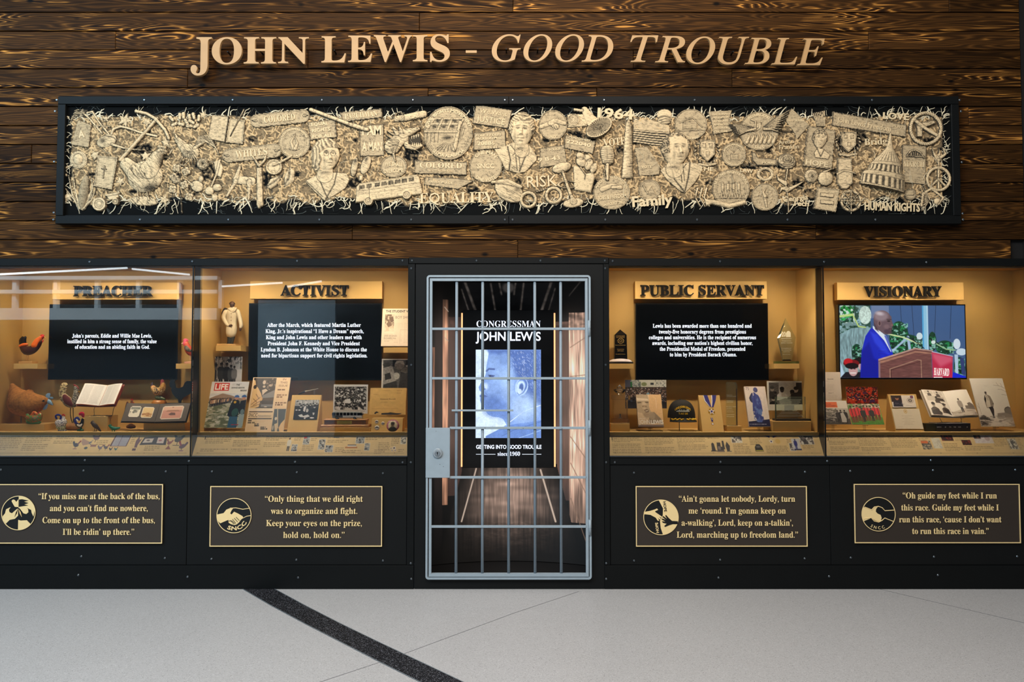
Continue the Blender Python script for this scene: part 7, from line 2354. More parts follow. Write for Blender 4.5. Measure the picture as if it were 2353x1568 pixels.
def pic_birds(c, X, Y):
 def bird(x, y, s_, col, col2, f=1, base=None):
  c.ell(X(x),Y(y),5.5 * s_,4 * s_,col,.3 * f); c.line([(X(x + 3 * s_ * f),Y(y - 2 * s_)),(X(x + 6 * s_ * f),Y(y - 7 * s_))],3.2 * s_,col2); c.line([(X(x - 4 * s_ * f),Y(y - 1 * s_)),(X(x - 7 * s_ * f),Y(y - 6 * s_))],4 * s_,col)
  c.ell(X(x + 6.4 * s_ * f),Y(y - 8 * s_),1.8 * s_,1.8 * s_,(150,50,56)); c.line([(X(x),Y(y + 3 * s_)),(X(x),Y(y + 8 * s_))],.9 * s_,(60,50,50))
  if base: c.rect(X(x - 4 * s_), Y(y + 7 * s_), X(x + 4 * s_), Y(y + 9 * s_), base)
 bird(170,1024,1.1,(52,60,86),(120,76,90),1,(170,130,130)); c.poly([(X(179),Y(1008)),(X(198),Y(1016)),(X(200),Y(1022)),(X(186),Y(1025)),(X(180),Y(1018))],(176,146,136)); c.line([(X(198),Y(1019)),(X(205),Y(1013))],1.4,(90,104,130)); c.line([(X(198),Y(1019)),(X(205),Y(1024))],1.4,(90,104,130)); c.ell(X(201),Y(1018),3,1.6,(90,104,130))
 bird(211,1007,1.3,(134,112,120),(134,104,110)); c.rect(X(204),Y(1023),X(217),Y(1028),(150,110,110)); c.ell(X(195),Y(1031),4,3,(70,84,96))
 bird(228,1031,.8,(130,120,140),(120,110,130)); bird(241,1030,.8,(90,90,110),(120,70,90)); bird(253,1034,.5,(50,60,80),(40,50,70)); bird(265,1034,.5,(50,110,120),(50,110,120))
 c.poly([(X(254),Y(1000)),(X(291),Y(1000)),(X(287),Y(1027)),(X(248),Y(1027))],(90,60,80)); c.poly([(X(256),Y(1001)),(X(270),Y(1001)),(X(267),Y(1026)),(X(252),Y(1026))],(176,178,198)); c.poly([(X(271),Y(1001)),(X(289),Y(1001)),(X(285),Y(1026)),(X(268),Y(1026))],(170,174,198)); c.words(X(257),Y(1004),X(287),9,2.4,(130,134,164),4,.4)
 c.poly([(X(306),Y(1030)),(X(305),Y(1014)),(X(310),Y(1003)),(X(313),Y(1012)),(X(318),Y(1008)),(X(312),Y(1024)),(X(312),Y(1030))],(112,84,104)); c.rect(X(303),Y(1032),X(311),Y(1037),(96,66,90))
 c.poly([(X(322),Y(1006)),(X(348),Y(1004)),(X(375),Y(1006)),(X(377),Y(1024)),(X(346),Y(1023)),(X(316),Y(1024))],(42,46,66)); c.poly([(X(325),Y(1009)),(X(345),Y(1008)),(X(343),Y(1018)),(X(321),Y(1019))],(216,210,206)); c.rect(X(354),Y(1006),X(370),Y(1020),(220,206,206)); c.ell(X(333),Y(1013),4,2,(110,100,106)); c.ell(X(361),Y(1013),4,2,(180,120,130))
 bird(384,1019,.9,(150,92,100),(140,80,92),-1); c.poly([(X(378),Y(1034)),(X(384),Y(1025)),(X(391),Y(1034))],(140,80,80)); bird(402,1011,1.5,(40,48,62),(40,48,62),-1); c.rect(X(393),Y(1024),X(408),Y(1025.5),(50,60,70)); bird(416,1027,1.3,(104,82,106),(150,70,92),-1,(170,130,140))

label_panels()

# ------------------------------------------------------------------ stands
def easel_stand(name, px, py_top, y, label, w_=14, group='clear acrylic stands in the cases'):
 """clear acrylic stand: foot plate on the deck and an upright with a lip"""
 x = Px(px, y); k = S(y)
 z1 = Pz(py_top, y)
 e = empty(name, (x, y, ZDECK), label, 'stand', group)
 MB().box(x - w_ * 2 * k, x + w_ * 2 * k, y - .03, y + .09, ZDECK + .0005, ZDECK + .004, .001).build('foot', ACR, e)
 MB().box(x - 3 * k, x + 3 * k, y + .012, y + .018, ZDECK + .004, max(z1, ZDECK + .03), .001).build('upright', ACR, e)
 MB().box(x - 5 * k, x + 5 * k, y - .012, y + .016, z1 - .004, z1 - .0005, .0008).build('lip', ACR, e)
 return e

def wire_stand(px, z0, y, wd, py_top, label, lean_=.06):
 x = Px(px, y); k = S(y); z1 = Pz(py_top, y)
 m = tmat('stand_metal', (96, 96, 80), .35, metal=.7)
 e = empty('book_stand', (x, y, z0), label, 'stand')
 h = wd * k / 2
 MB().box(x - h * .9, x + h * .7, y - .015, y + .01, z0, z0 + .003).build('foot', m, e)
 for s_ in (-1, 1):
  b = MB(); b.tube([(x + s_ * h * .75,y,z0 + .003),(x + s_ * h * .75,y + .01,z0 + .01),(x + s_ * h * .8,y + .012,z1 - .01),(x + s_ * h * .8,y + lean_,z1 + .05)],.002,6)
  b.tube([(x + s_ * h * .75, y, z0 + .003), (x + s_ * h * .2, y, z0 + .003)], .002, 6)
  b.build('support_rod', m, e)
 return e

# ------------------------------------------------------------------ birds
def L_(b, pts, y, ratio=.75, seg=12): return b.loft(pts, y, ratio, seg)

def bird(name, label, px, base_py, y, parts, on_z=None, group=None):
 """parts: list of (part name, material, [[loft points], ...], ratio, (dy))"""
 e = empty(name, (Px(px, y), y, on_z if on_z is not None else Pz(base_py, y)), label, 'rooster figurine' if 'rooster' in name else 'bird figurine', group)
 for p in parts:
  nm, m, lofts, ratio = p[:4]
  dy = p[4] if len(p) > 4 else 0
  b = MB()
  for l in lofts: b.loft(l, y + dy, ratio, 12 if len(l) > 2 else 8)
  o = b.build(nm, m, e, True)
 return e

def fan(cx, cy, a0, a1, n, r0, r1, w0=1.2, w1=.5, curl=0):
 """fan of feathers"""
 out = []
 for i in range(n):
  a = math.radians(a0 + (a1 - a0) * i / max(1, n - 1))
  out.append([(cx + r0 * math.cos(a), cy + r0 * math.sin(a), w0 * 1.3), (cx + (r0 + r1) / 2 * math.cos(a + curl), cy + (r0 + r1) / 2 * math.sin(a + curl), w0), (cx + r1 * math.cos(a + curl * 2.4), cy + r1 * math.sin(a + curl * 2.4), w1)])
 return out

def plates(name, m, e, polys, y, th):
 """flat cut-out pieces (combs, bases, wings): polygon in picture pixels, thickness th"""
 for p in polys:
  x, _, z = P([q[0] for q in p], [q[1] for q in p], y)
  pts = list(zip(x.tolist(), z.tolist()))
  ar = sum(pts[j][0] * pts[(j + 1) % len(pts)][1] - pts[(j + 1) % len(pts)][0] * pts[j][1] for j in range(len(pts)))
  if ar < 0: pts = pts[::-1]
  MB().prism(pts, y - th / 2, y + th / 2).build(name, m, e)

def spk(name, c1, c2, scale=60, rough=.4):
 """two-colour speckled glaze"""
 if name in MATS: return MATS[name]
 m, t, n, b, L = nt(name)
 tc = n.new('ShaderNodeTexCoord'); v = n.new('ShaderNodeTexNoise'); v.inputs['Scale'].default_value = scale; v.inputs['Detail'].default_value = 2
 L.new(tc.outputs['Object'], v.inputs['Vector'])
 r = n.new('ShaderNodeValToRGB'); r.color_ramp.interpolation = 'CONSTANT'
 e = r.color_ramp.elements; e[0].position = 0; e[0].color = lin(c1) + (1,); e[1].position = .52; e[1].color = lin(c2) + (1,)
 L.new(v.outputs['Fac'], r.inputs[0]); L.new(r.outputs[0], b.inputs['Base Color']); b.inputs['Roughness'].default_value = rough
 bp = n.new('ShaderNodeBump'); bp.inputs['Strength'].default_value = .3; bp.inputs['Distance'].default_value = .003
 L.new(v.outputs['Fac'], bp.inputs['Height']); L.new(bp.outputs[0], b.inputs['Normal'])
 MATS[name] = m
 return m

def case_preacher():
 red, yel = tmat('comb_red', (200, 40, 36), .4), tmat('beak_yellow', (226, 170, 60), .4)
 blk = tmat('glossy_black', (22, 20, 22), .25)
 gold = tmat('small_wood_base', (206, 160, 92), .5)
 zs = Pz(836, .30)
 y = .36

 def at(py): return 850 + (py - 850)
 # orange and black rooster on the left shelf; picture columns follow the photograph
 zb = zs
 bird('rooster', 'carved rooster with orange neck and black tail on the left shelf', 66, 835, y, [
  ('body',tmat('dark_maroon',(58,26,24),.3),[[(50,795,6),(60,806,10),(74,804,10),(85,795,8),(91,786,6)]],.7),
  ('neck',tmat('orange_plumage',(226,104,34),.4),[[(80,795,8.5),(86,784,7),(93,777,4.5)]],.75,-.004),
  ('head', red, [[(94, 778, 4), (99, 774, 3.6)]], .8),
  ('saddle',tmat('orange_plumage',(226,104,34),.4),[[(46,796,3.2),(54,793,4.2),(62,792,3)]],.9,-.006),
  ('tail',blk,[[(56,794,5),(55,783,5.5),(58,776,3.5)],[(50,794,5),(48,783,4.4),(52,776,3)]],.5),
  ('beak', yel, [[(101, 774, 1.6), (105, 777, .6)]], .8),
  ('comb',red,[[(93,773,1.6),(96,770.5,1.8),(101,771,1.3)],[(99,782,1.6),(98,786,1.3)]],.4),
  ('leg',gold,[[(61,815,1.2),(61,829,1)]],1),('leg',gold,[[(65,814,1.2),(66,829,1)]],1)],zs)
 e = bpy.data.objects['rooster']
 MB().box(Px(49, y), Px(80, y), y - .035, y + .035, zs, zs + 5.5 * S(y), .002).build('base', gold, e)
 # pink rooster on the right shelf
 sal = tmat('salmon_red', (206, 84, 64), .4)
 bird('rooster', 'pink-headed red rooster figurine on the right shelf', 430, 835, y, [
  ('body',sal,[[(428,790,6),(433,803,9),(441,810,9),(452,804,7)]],.7),('wing',spk('grey_feather',(90,86,78),(130,120,108)),[[(427,798,4),(431,803,5),(437,806,3)]],.5,-.02),
  ('head',tmat('pink_head',(236,96,128),.4),[[(424,791,4.4),(426,785,4.8)]],.8),('comb',tmat('pink_head',(236,96,128),.4),[[(422,782,1.6),(427,780,2.2),(432,783,1.6)]],.4),('beak',tmat('pale_beak',(240,200,170),.4),[[(420,789,1.5),(416.5,790.5,.6)]],.7),
  ('tail',sal,[[(450,802,5),(458,792,4)]],.5),('leg',tmat('pale_beak',(240,200,170),.4),[[(437,816,1.1),(437,829,1)]],1)],zs)
 e = bpy.data.objects['rooster.001']
 MB().box(Px(427,y),Px(450,y),y - .03,y + .03,zs,zs + 5 * S(y),.002).build('base',tmat('pink_wood',(226,170,140),.5),e)
 # big straw-bodied hen with a blue metal head
 y = .31
 zp = Pz(975, .22)
 bt = tmat('bark_brown', (168, 110, 50), .9, var=.7, scale=70, bump=1.0)
 bl = tmat('blue_tin', (150, 184, 214), .35, metal=.3)
 bird('hen', 'large brown fibre-bodied hen with a pale blue metal head', 60, 970, y, [
  ('body',bt,[[(29,887,6.5),(36,903,17),(48,921,33),(66,928,31),(84,926,23),(98,922,14),(105,921,8)]],.85),
  ('head',bl,[[(106,921,3.5),(112,923,5.5),(118,928,3.2),(121,931,1.2)]],.7),
  ('comb',bl,[[(109,918,2.5),(110,910,5.6),(113,907,3.5)],[(115,914,2),(120,915,2.6)]],.15),('wattle',bl,[[(109,930,2),(104,937,4.2),(101,940,3)]],.15),
  ('eye', blk, [[(99, 922, 2.2), (100.5, 921.5, 2.2)]], .4, -.045),
  ('leg',tmat('dull_steel',(120,118,112),.4,metal=.6),[[(48,953,1.2),(48.5,971,1.2)]],1),('leg',tmat('dull_steel',(120,118,112),.4,metal=.6),[[(66,956,1.2),(66,971,1.2)]],1,.03)],zp)
 # green and red pottery hen
 y = .235
 gr = spk('green_pottery', (92, 128, 66), (176, 92, 54), 120, .25)
 bird('hen', 'small green and red pottery hen on the low plinth', 80, 974, y, [
  ('body',gr,[[(64,960,6.5),(74,963,10),(86,962,9.5),(92,955,6)]],.85),('head',spk('red_pottery',(216,92,48),(196,140,60),120,.25),[[(91,953,4.2),(92,951,3.2)]],.8),
  ('tail',tmat('leaf_green',(80,132,78),.3),[[(63,954,3.5),(65,969,5),(64,961,5)]],.8),('wing',spk('red_pottery',(216,92,48),(196,140,60),120,.25),[[(74,955,4),(78,948,3.2),(83,952,4)]],.9),('comb',red,[[(88,948,1.2),(92,949,1.2),(96,952,1)]],.4),
  ('base',tmat('leaf_green',(80,132,78),.3),[[(64,971,3),(78,972,3.2),(91,971,3)]],1.6)],zp)
 # carved hen on wire legs
 y = .27
 spec = spk('speckled_grey', (96, 92, 84), (206, 196, 172), 150, .6)
 bird('rooster', 'tall carved rooster with striped tail and maroon wing on wire legs', 165, 990, y, [
  ('body',spk('pale_speckled',(190,172,136),(110,92,76),110,.6),[[(148,912,8),(156,923,11),(164,929,9),(169,921,6)]],.8),
  ('tail',spk('cream_brown',(222,196,140),(120,92,66),90,.6),[[(150,922,7),(144,905,8),(147,888,8),(150,885,6)],[(146,918,7),(139,906,4.5),(139,897,3)]],.4),
  ('wing',tmat('maroon_wing',(112,44,40),.6,var=.3,scale=160),[[(149,912,6),(155,921,8.5),(163,930,5)]],.35,-.032),
  ('neck',spec,[[(170,930,7),(174,915,7.5),(175,900,5.5),(174,892,4.5)]],.8),('comb',tmat('dusty_red',(158,62,58),.6),[[(170,885,1.8),(176,889,2.4),(180,893,2)]],.35),('beak',yel,[[(177,900,2.6),(183,901,1.2)]],.7),
  ('leg',blk,[[(162,938,.9),(162,955,.9),(166,972,.9)]],1),('leg',blk,[[(168,938,.9),(168.5,972,.9)]],1),
  ('base',tmat('driftwood',(170,124,76),.8,var=.3,scale=60),[[(157,981,8),(168,981,9),(178,983,7)]],1.1)],ZDECK)
 # white and blue pottery rooster
 y = .20
 wb = spk('white_pottery', (232, 230, 226), (120, 120, 140), 170, .2)
 bird('rooster', 'small white pottery rooster with blue tail and red comb', 139, 991, y, [
  ('body',wb,[[(134,972,8),(140,975,10.5),(146,970,8)]],.85),('belly',spk('green_white',(120,150,120),(226,224,214),170,.2),[[(136,981,7.5),(143,982,8)]],.95),
  ('neck',wb,[[(146,968,5),(146,960,3.6)]],.85),('comb',red,[[(143,954.5,1.3),(146,953,1.6),(149,956,1.3)],[(141,964,1.2),(143,970,1.2)]],.4),('tail',tmat('cobalt',(46,52,130),.2),[[(130,962,2.6),(128,956,2.2),(134,953.5,2.2),(140,957,2.2),(139,963,2.4)]],.5),
  ('base', wb, [[(136, 989.5, 2.4), (150, 989.5, 2.4)]], 2.0)], ZDECK)
 bird('rooster', 'small black rooster with painted tail and a big red comb', 182, 991, y, [
  ('body',blk,[[(177,977,4),(183,979,6),(188,974,4.4),(190,964,3)]],.8),('tail',tmat('cobalt',(46,52,130),.2),[[(181,976,2.4),(174,972,3.2),(173,964,3.2),(178,961,3.2),(182,965,2.6)]],.5),
  ('tail_spot',tmat('white_paint',(232,226,220),.3),[[(176,965,1.8),(178,967,1.8)]],.6,-.012),('wing',tmat('white_paint',(232,226,220),.3),[[(178,977,1.8),(184,979,2.6),(188,975,1.2)]],.4,-.018),
  ('comb',tmat('crimson',(196,24,60),.3),[[(184,952,3.6),(189,951,4.8),(191,957,3.4)]],.35),('beak',yel,[[(191,962,1.5),(194,963,.7)]],.7),('wattle',red,[[(190,968,1.8),(190,971,1.6)]],.5),
  ('base',tmat('bottle_green',(30,90,60),.25),[[(180,989,3),(190,989,3)],[(186,988,3),(186,981,2)]],1.2)],ZDECK)
 y = .165
 dk = tmat('dark_feather', (52, 40, 36), .45, var=.5, scale=200, bump=.6)
 bird('crow', 'small dark brown songbird figure in front of the plinth', 219, 992, y, [
  ('body',dk,[[(213,973,4),(219,979,5.4),(226,985,3.2),(231,991,1.8)]],.8),('head',dk,[[(211,972,3),(213,970,3.4)]],.85),('beak',tmat('dull_beak',(150,90,60),.4),[[(209.5,973,1),(207,974,.5)]],.7),
  ('leg',dk,[[(218,983,.8),(217,992,.7)]],1),('leg',dk,[[(222,984,.8),(221.5,992,.7)]],1),('foot',tmat('olive_foot',(96,92,50),.5),[[(214,992,.8),(221,992,.8)]],1.2)],ZDECK)
 gg = tmat('green_glaze', (26, 110, 84), .12)
 bird('songbird', 'small glossy green glazed bird right of the plinth', 262, 992, y, [
  ('body',gg,[[(254,981,3.4),(260,985,4.6),(268,985,3.4),(275,983.5,1.8)]],.85),('head',gg,[[(252,979,3),(254,978,3)]],.85),('beak',gg,[[(250,979,1.2),(249,977.5,.6)]],.7),('leg',gg,[[(258,988,1.1),(258,992,1)]],1),('leg',gg,[[(263,988,1.1),(263,992,1)]],1)],ZDECK)
 y = .315
 rw = tmat('red_wood', (120, 62, 34), .5, var=.4, scale=120)
 bird('rooster', 'slender red-brown wooden rooster standing behind the photo album', 300, 988, y, [
  ('body',rw,[[(293,960,4.5),(299,956,6.5),(303,944,5),(303,930,3.4),(303,922,2.6)]],.8),('tail',rw,[[(292,958,3.4),(290,940,3),(293,925,2.4)],[(296,950,3),(296,932,2)]],.5),('comb',red,[[(301,919,1),(303,917,1.2),(305,921,1)],[(307,926,1.5),(307,930,1.3)]],.4),
  ('leg',gold,[[(297,962,1),(297,978,1)]],1),('leg',gold,[[(303,962,1),(303,978,1)]],1),('base',tmat('golden_base',(150,98,40),.4),[[(294,981,4.2),(301,980,6),(308,981,4)]],1)],ZDECK)
 # two on the tall plinth
 y = .40
 zt = Pz(931, .355)
 cf = spk('bright_feather', (190, 128, 60), (232, 206, 150), 130, .3)
 bird('rooster', 'colourful painted resin rooster with a maroon head on a round base', 364, 930, y, [
  ('body',cf,[[(352,891,6),(360,900,9),(370,898,9),(375,888,6.5)]],.8),('neck',spk('yellow_neck',(206,160,80),(150,84,60),140),[[(372,895,7),(375,884,5.5)]],.85,-.004),('head',tmat('maroon_head',(140,60,66),.3),[[(372,884,4.4),(373,876,3)]],.8),('comb',tmat('maroon_head',(140,60,66),.3),[[(370,877,1.4),(373,873,1.8),(376,877,1.4)]],.4),
  ('tail',spk('blue_tail',(42,52,84),(120,80,60),160),[[(353,892,4.4),(349,885,3.4),(350,880,1.4)],[(350,896,3),(347,890,1.5)]],.5),('wing',spk('navy_wing',(54,50,66),(206,170,110),160),[[(356,893,3),(360,900,4.5),(357,903,3)]],.4,-.03),
  ('rockwork',spk('green_rock',(38,72,44),(90,100,60),160),[[(360,914,4),(368,916,6),(376,918,4)]],.9),('leg',yel,[[(364,905,1),(365,913,1)]],1)],zt)
 e = [o for o in bpy.data.objects if o.name.startswith('rooster') and 'colourful' in str(o.get('label'))][0]
 cx = Px(367, y); k = S(y)
 MB().lathe((cx,y),[(16.5 * k,zt),(17 * k,zt + 2 * k),(15.5 * k,zt + 3.5 * k),(15.8 * k,zt + 6 * k),(13.8 * k,zt + 7.5 * k),(13 * k,zt + 10 * k),(11.5 * k,zt + 10.5 * k)],28).build('round_base',tmat('varnished_base',(186,122,52),.25),e,True)
 dkb = tmat('blue_black_paint', (30, 38, 46), .4)
 e = empty('rooster', (Px(414, y), y, zt), 'flat blue-black cut-metal rooster silhouette on the tall plinth', 'rooster figurine')
 plates('body',dkb,e,[[(390,882),(392,877),(390,874),(395,874),(396,871),(400,874),(404,873),(401,878),(403,884),(404,891),(411,893),(421,889),(425,880),(430,876),(437,876),(441,880),(441,898),(437,905),(430,909),(422,914),(417,920),(416,927),(411,927),(410,918),(403,913),(397,905),(394,897),(395,892),(391,889)]],y,.012)
 MB().box(Px(386,y),Px(441,y),y - .03,y + .03,zt,Pz(926.5,y),.001).build('base',dkb,e)

case_preacher()

# ------------------------------------------------------------------ flat paper things, canvases in units of the enlarged crops
TH = {}

def paper(name,label,cat,bl,br,top,bottom,yb,yt,cv,thick=.003,group=None,edge=(225,220,210),parts=None):
 fr, wd, ht = lean(bl, br, top, yb, yt, bottom)
 o = sheet(name, fr, wd, ht, cv, M_PRINT, None, thick, edge)
 TH[o.name] = thick
 one(o, label, cat, group)
 return o, fr, wd, ht

def stext(o,fr,wd,ht,cv,s,st,x,bl,w_,cap,m,name='lettering',rot=0.0):
 """lettering on a sheet, in canvas units"""
 k = wd / cv.w
 L, _ = run(s, st, cap * ht / cv.h, w_ * k, False, 0.0, 2)
 put_run(name, L, fr, x * k, (cv.h - bl) * ht / cv.h, TH.get(o.name, .003) + .0007, 0, m, o, math.radians(rot))

def open_book(name,label,cat,px0,pxm,px1,top,bottom,yb,yt,covers,cvL,cvR,z=None,lift=.018,edge=(235,230,220)):
 """open book leaning back: two curved page blocks in a cover"""
 fr, wd, ht = lean(px0, px1, top, yb, yt, bottom)
 e = empty(name, tuple(fr.o), label, cat)
 mid = (pxm - px0) / (px1 - px0) * wd
 cm = covers
 g = Fr(fr.o, fr.u, fr.v)
 # cover boards
 for a, b_, nm in ((0, mid - .002, 'cover'), (mid + .002, wd, 'cover')):
  V = []
  s_ = -1 if a == 0 else 1
  for (x, z_) in ((a - (.006 if s_ < 0 else 0), -.006), (b_ + (.006 if s_ > 0 else 0), -.006), (b_ + (.006 if s_ > 0 else 0), ht + .006), (a - (.006 if s_ < 0 else 0), ht + .006)):
   t = abs(x - mid) / max(mid, wd - mid)
   for dd in (-.004, 0): V.append(g.at(x, z_, dd + .010 * t))
  V = np.array(V)
  link_mesh(nm,V,[(0,2,4,6),(1,7,5,3),(0,1,3,2),(2,3,5,4),(4,5,7,6),(6,7,1,0)],cm,e)
 for cv, a, b_, s_ in ((cvL, 0, mid - .001, -1), (cvR, mid + .001, wd, 1)):
  f2 = Fr(g.at(a, 0, 0), fr.u, fr.v)
  sheet('page_block', f2, b_ - a, ht, cv, M_PRINT, e, .012, edge,
     curl=(lambda u, v: lift * np.sin(np.clip((1 - u) * 1.0, 0, 1) * math.pi * .62) * (1 - u) ** .15 - .006 * u) if s_ < 0 else (lambda u, v: lift * np.sin(np.clip(u, 0, 1) * math.pi * .62) * u ** .15 - .006 * (1 - u)))
 return e, fr, wd, ht

def preacher_books():
 def page(seed):
  c = Cv(100, 120, 90, (226, 224, 220))
  for k in (0,1): c.words(8 + 44 * k,8,46 + 44 * k,36,2.95,(130,132,140),seed + k,.5,alpha=.55)
  c.line([(49, 6), (49, 114)], .8, (170, 170, 176))
  return c
 zp = Pz(957, .20)
 wire_stand(238, zp, .23, 56, 938, 'wire stand holding the open bible on its plinth')
 e,fr,wd,ht = open_book('open_bible','open bible with red-brown page edges on a wire stand','book',178,228,266,887,934,.22,.33,tmat('oxblood_cover',(128,48,34),.5),page(3),page(9),edge=(208,112,80))
 # photo album
 wire_stand(372, Pz(972.5, .24), .25, 44, 972, 'wire stand holding the photo album on its plinth')
 c1 = Cv(105, 76, 100, (66, 58, 54)); c2 = Cv(75, 76, 76, (66, 58, 54))
 for c,x0,x1,y0,y1,bg,q in ((c1,16,50,12,58,(226,222,206),0),(c1,56,92,14,60,(226,196,140),1),(c2,10,62,10,66,(222,178,156),2)):
  c.poly([(x0 + 4,y0),(x1 - 4,y0),(x1,y0 + 5),(x1,y1 - 5),(x1 - 4,y1),(x0 + 4,y1),(x0,y1 - 5),(x0,y0 + 5)],(240,234,220))
  c.rect(x0 + 2, y0 + 3, x1 - 2, y1 - 3, bg)
  if q == 0: c.rect(x0 + 2,y0 + 3,x1 - 2,y0 + 14,(130,134,126)); c.patches(x0 + 2,y0 + 8,x1 - 2,y0 + 30,[(90,92,86)],6,5,4); c.poly([(x0 + 10,y0 + 22),(x0 + 26,y0 + 20),(x0 + 24,y0 + 27),(x0 + 10,y0 + 28)],(120,120,112))
  if q == 1: c.rect(x0 + 2,y0 + 28,x1 - 2,y0 + 34,(190,142,84)); c.patches(x0 + 2,y0 + 24,x1 - 2,y0 + 40,[(160,104,60)],6,3,8)
  if q == 2: c.rect(x0 + 2,y0 + 18,x1 - 2,y1 - 3,(206,146,132)); c.poly([(x0 + 14,y0 + 18),(x0 + 40,y0 + 18),(x0 + 46,y0 + 24),(x0 + 10,y0 + 24)],(160,110,92)); c.poly([(x0 + 18,y0 + 36),(x0 + 24,y0 + 28),(x0 + 34,y0 + 30),(x0 + 36,y0 + 40),(x0 + 24,y0 + 40)],(92,58,60)); c.ell(x0 + 25,y0 + 6,2,2,(150,110,100))
 open_book('photo_album','open black-page photo album with three faded prints on a stand','album',281,356,428,930,971,.21,.29,tmat('album_cover',(40,34,30),.6),c1,c2,edge=(58,50,46),lift=.006)

preacher_books()

def case_activist():
 wm,bm,rm = tmat('white_ink',(245,240,235),.5),tmat('black_ink',(30,26,24),.5),tmat('red_ink',(214,48,40),.5)
 # standing figurine
 y = .375
 zs = Pz(794.5, .30)
 coat,skin,dk = tmat('cream_coat',(222,208,178),.6,var=.08,scale=80),tmat('brown_skin',(96,66,48),.45),tmat('dark_trousers',(36,46,52),.5)
 e = empty('figurine', (Px(530, y), y, zs), 'figurine of a standing man in a cream coat with a dark backpack', 'figurine')

 def L(nm, m, lofts, ratio=.7, dy=0):
  b = MB()
  for l in lofts: b.loft(l, y + dy, ratio, 14)
  return b.build(nm, m, e, True)
 L('legs',dk,[[(528,766,6.5),(528,778,5.4),(526,789,4.2)],[(535,766,6),(534,778,5),(531,789,4.2)]],.9)
 L('shoe',bm,[[(526,789,2.6),(523,790.5,2.2)]],1.6); L('shoe',bm,[[(532,789,2.6),(535,790.5,2.2)]],1.6)
 L('coat',coat,[[(534,710,7),(533,717,14),(533,728,13.5),(532,742,12),(532,756,13),(531,767,12)]],.75)
 L('coat_sleeve',coat,[[(519,717,5.4),(514,730,5),(521,745,4.2),(527,749,3.6)]],.9,-.02)
 L('coat_sleeve',coat,[[(546,716,5.4),(551,731,5),(554,746,4.4),(553,752,3.8)]],.9,-.01)
 L('collar',coat,[[(526,710,2.6),(531,714,2.8),(534,717,2)],[(542,709,2.6),(539,714,2.8),(535,717,2)]],.8,-.03)
 L('hand',skin,[[(528,749,2.8),(532,748,2.4)]],.9,-.03); L('hand',skin,[[(553,754,2.6),(552,759,2.4)]],.9,-.01)
 L('backpack',tmat('dark_pack',(52,44,40),.7),[[(518,712,5),(515,722,6),(516,730,4)]],1.2,.045)
 h = L('head',skin,[[(533,711,3.4),(533.5,706,4.6),(533.5,700,5.6),(533.5,697,4.8)]],.95)
 b = MB(); b.loft([(533.5,700.5,1.0),(533.5,704.5,1.3)],y - .017,1.0,8); o = b.build('nose',skin,h,True)
 L('hair',bm,[[(529,698.6,2.4),(533.5,695.8,3.4),(538,698.6,2.4)]],1.5,.004)
 b = MB(); k = S(y)
 for s_ in (-1, 1): b.box(Px(533.5 + s_ * 2.4 - 1.7, y), Px(533.5 + s_ * 2.4 + 1.7, y), y - .0195, y - .0175, Pz(702.4, y), Pz(700, y))
 b.build('sunglasses',bm,h); b = MB(); b.box(Px(531.8,y),Px(535.4,y),y - .0185,y - .0165,Pz(707.4,y),Pz(706.9,y)); b.build('mouth',dk,h)
 b = MB()
 for i in range(5): b.disc((Px(534.6, y), Pz(722 + 8 * i, y)), .0028, y - .046, y - .040, 8)
 b.build('coat_buttons', tmat('button_tan', (150, 128, 96), .4), e)
 MB().box(Px(503,y),Px(547,y),y - .05,y + .05,zs,zs + 4.2 * S(y),.002).build('base',tmat('oak_base',(206,166,104),.5),e)
 # black and white photo behind the magazine; units: enlarged crop
 c = Cv(320, 270, 110, (206, 206, 208))
 c.rect(0,0,320,120,(140,142,146)); c.patches(0,0,320,110,[(40,40,42),(224,224,226)],16,22,4)
 for x in (30,70,110,200,300): c.line([(x,0),(x + 8,110)],5,(46,46,48))
 c.rect(150,70,300,120,(190,192,196)); c.rect(230,140,320,270,(200,200,202))
 for x,y_,h,ct in ((50,70,230,(150,148,144)),(100,60,240,(40,42,46)),(160,60,250,(26,26,30)),(205,80,220,(60,62,66)),(240,90,190,(110,110,112)),(22,90,220,(32,32,34))): c.person(x,y_,h,ct,(96,92,90),(20,20,20))
 paper('mounted_photo', 'black and white photo of marchers behind the colour magazine', 'photograph', 485, 555, 820, 885, .36, .375, c, .004)
 # colour magazine
 c = Cv(400, 500, 170, (206, 210, 216))
 c.grad(0,0,400,130,(202,206,214),(228,226,222)); c.poly([(0,190),(60,160),(140,130),(230,150),(300,175),(400,190),(400,215),(0,215)],(150,128,112)); c.noise(.12,50,6,2,(0,125,400,215))
 c.grad(0,215,400,500,(190,184,168),(120,128,102)); c.patches(0,215,400,500,[(150,156,128),(206,206,196),(96,106,84)],46,16,6)
 for i in range(26): c.person(28 + i * 8.3 + (i % 3) * 2,190 - i * .6 + (i % 2) * 3,84 - i * 1.2,random.Random(i).choice([(50,66,96),(190,150,120),(120,96,84),(60,56,60),(214,196,170),(80,84,100)]),(70,48,40),(24,20,20),(40,44,60))
 c.poly([(262,200),(300,190),(330,215),(345,280),(335,390),(340,500),(250,500),(255,390),(225,370),(240,260)],(24,34,48)); c.poly([(345,210),(400,200),(400,360),(345,350),(330,270)],(30,38,52))
 c.poly([(250,380),(335,380),(340,500),(245,500)],(52,96,130)); c.poly([(345,360),(400,350),(400,470),(390,500),(350,500)],(150,170,180)); c.ell(300,335,34,44,(46,84,84),.3); c.ell(375,330,20,30,(110,134,146)); c.ell(285,225,14,14,(206,160,60))
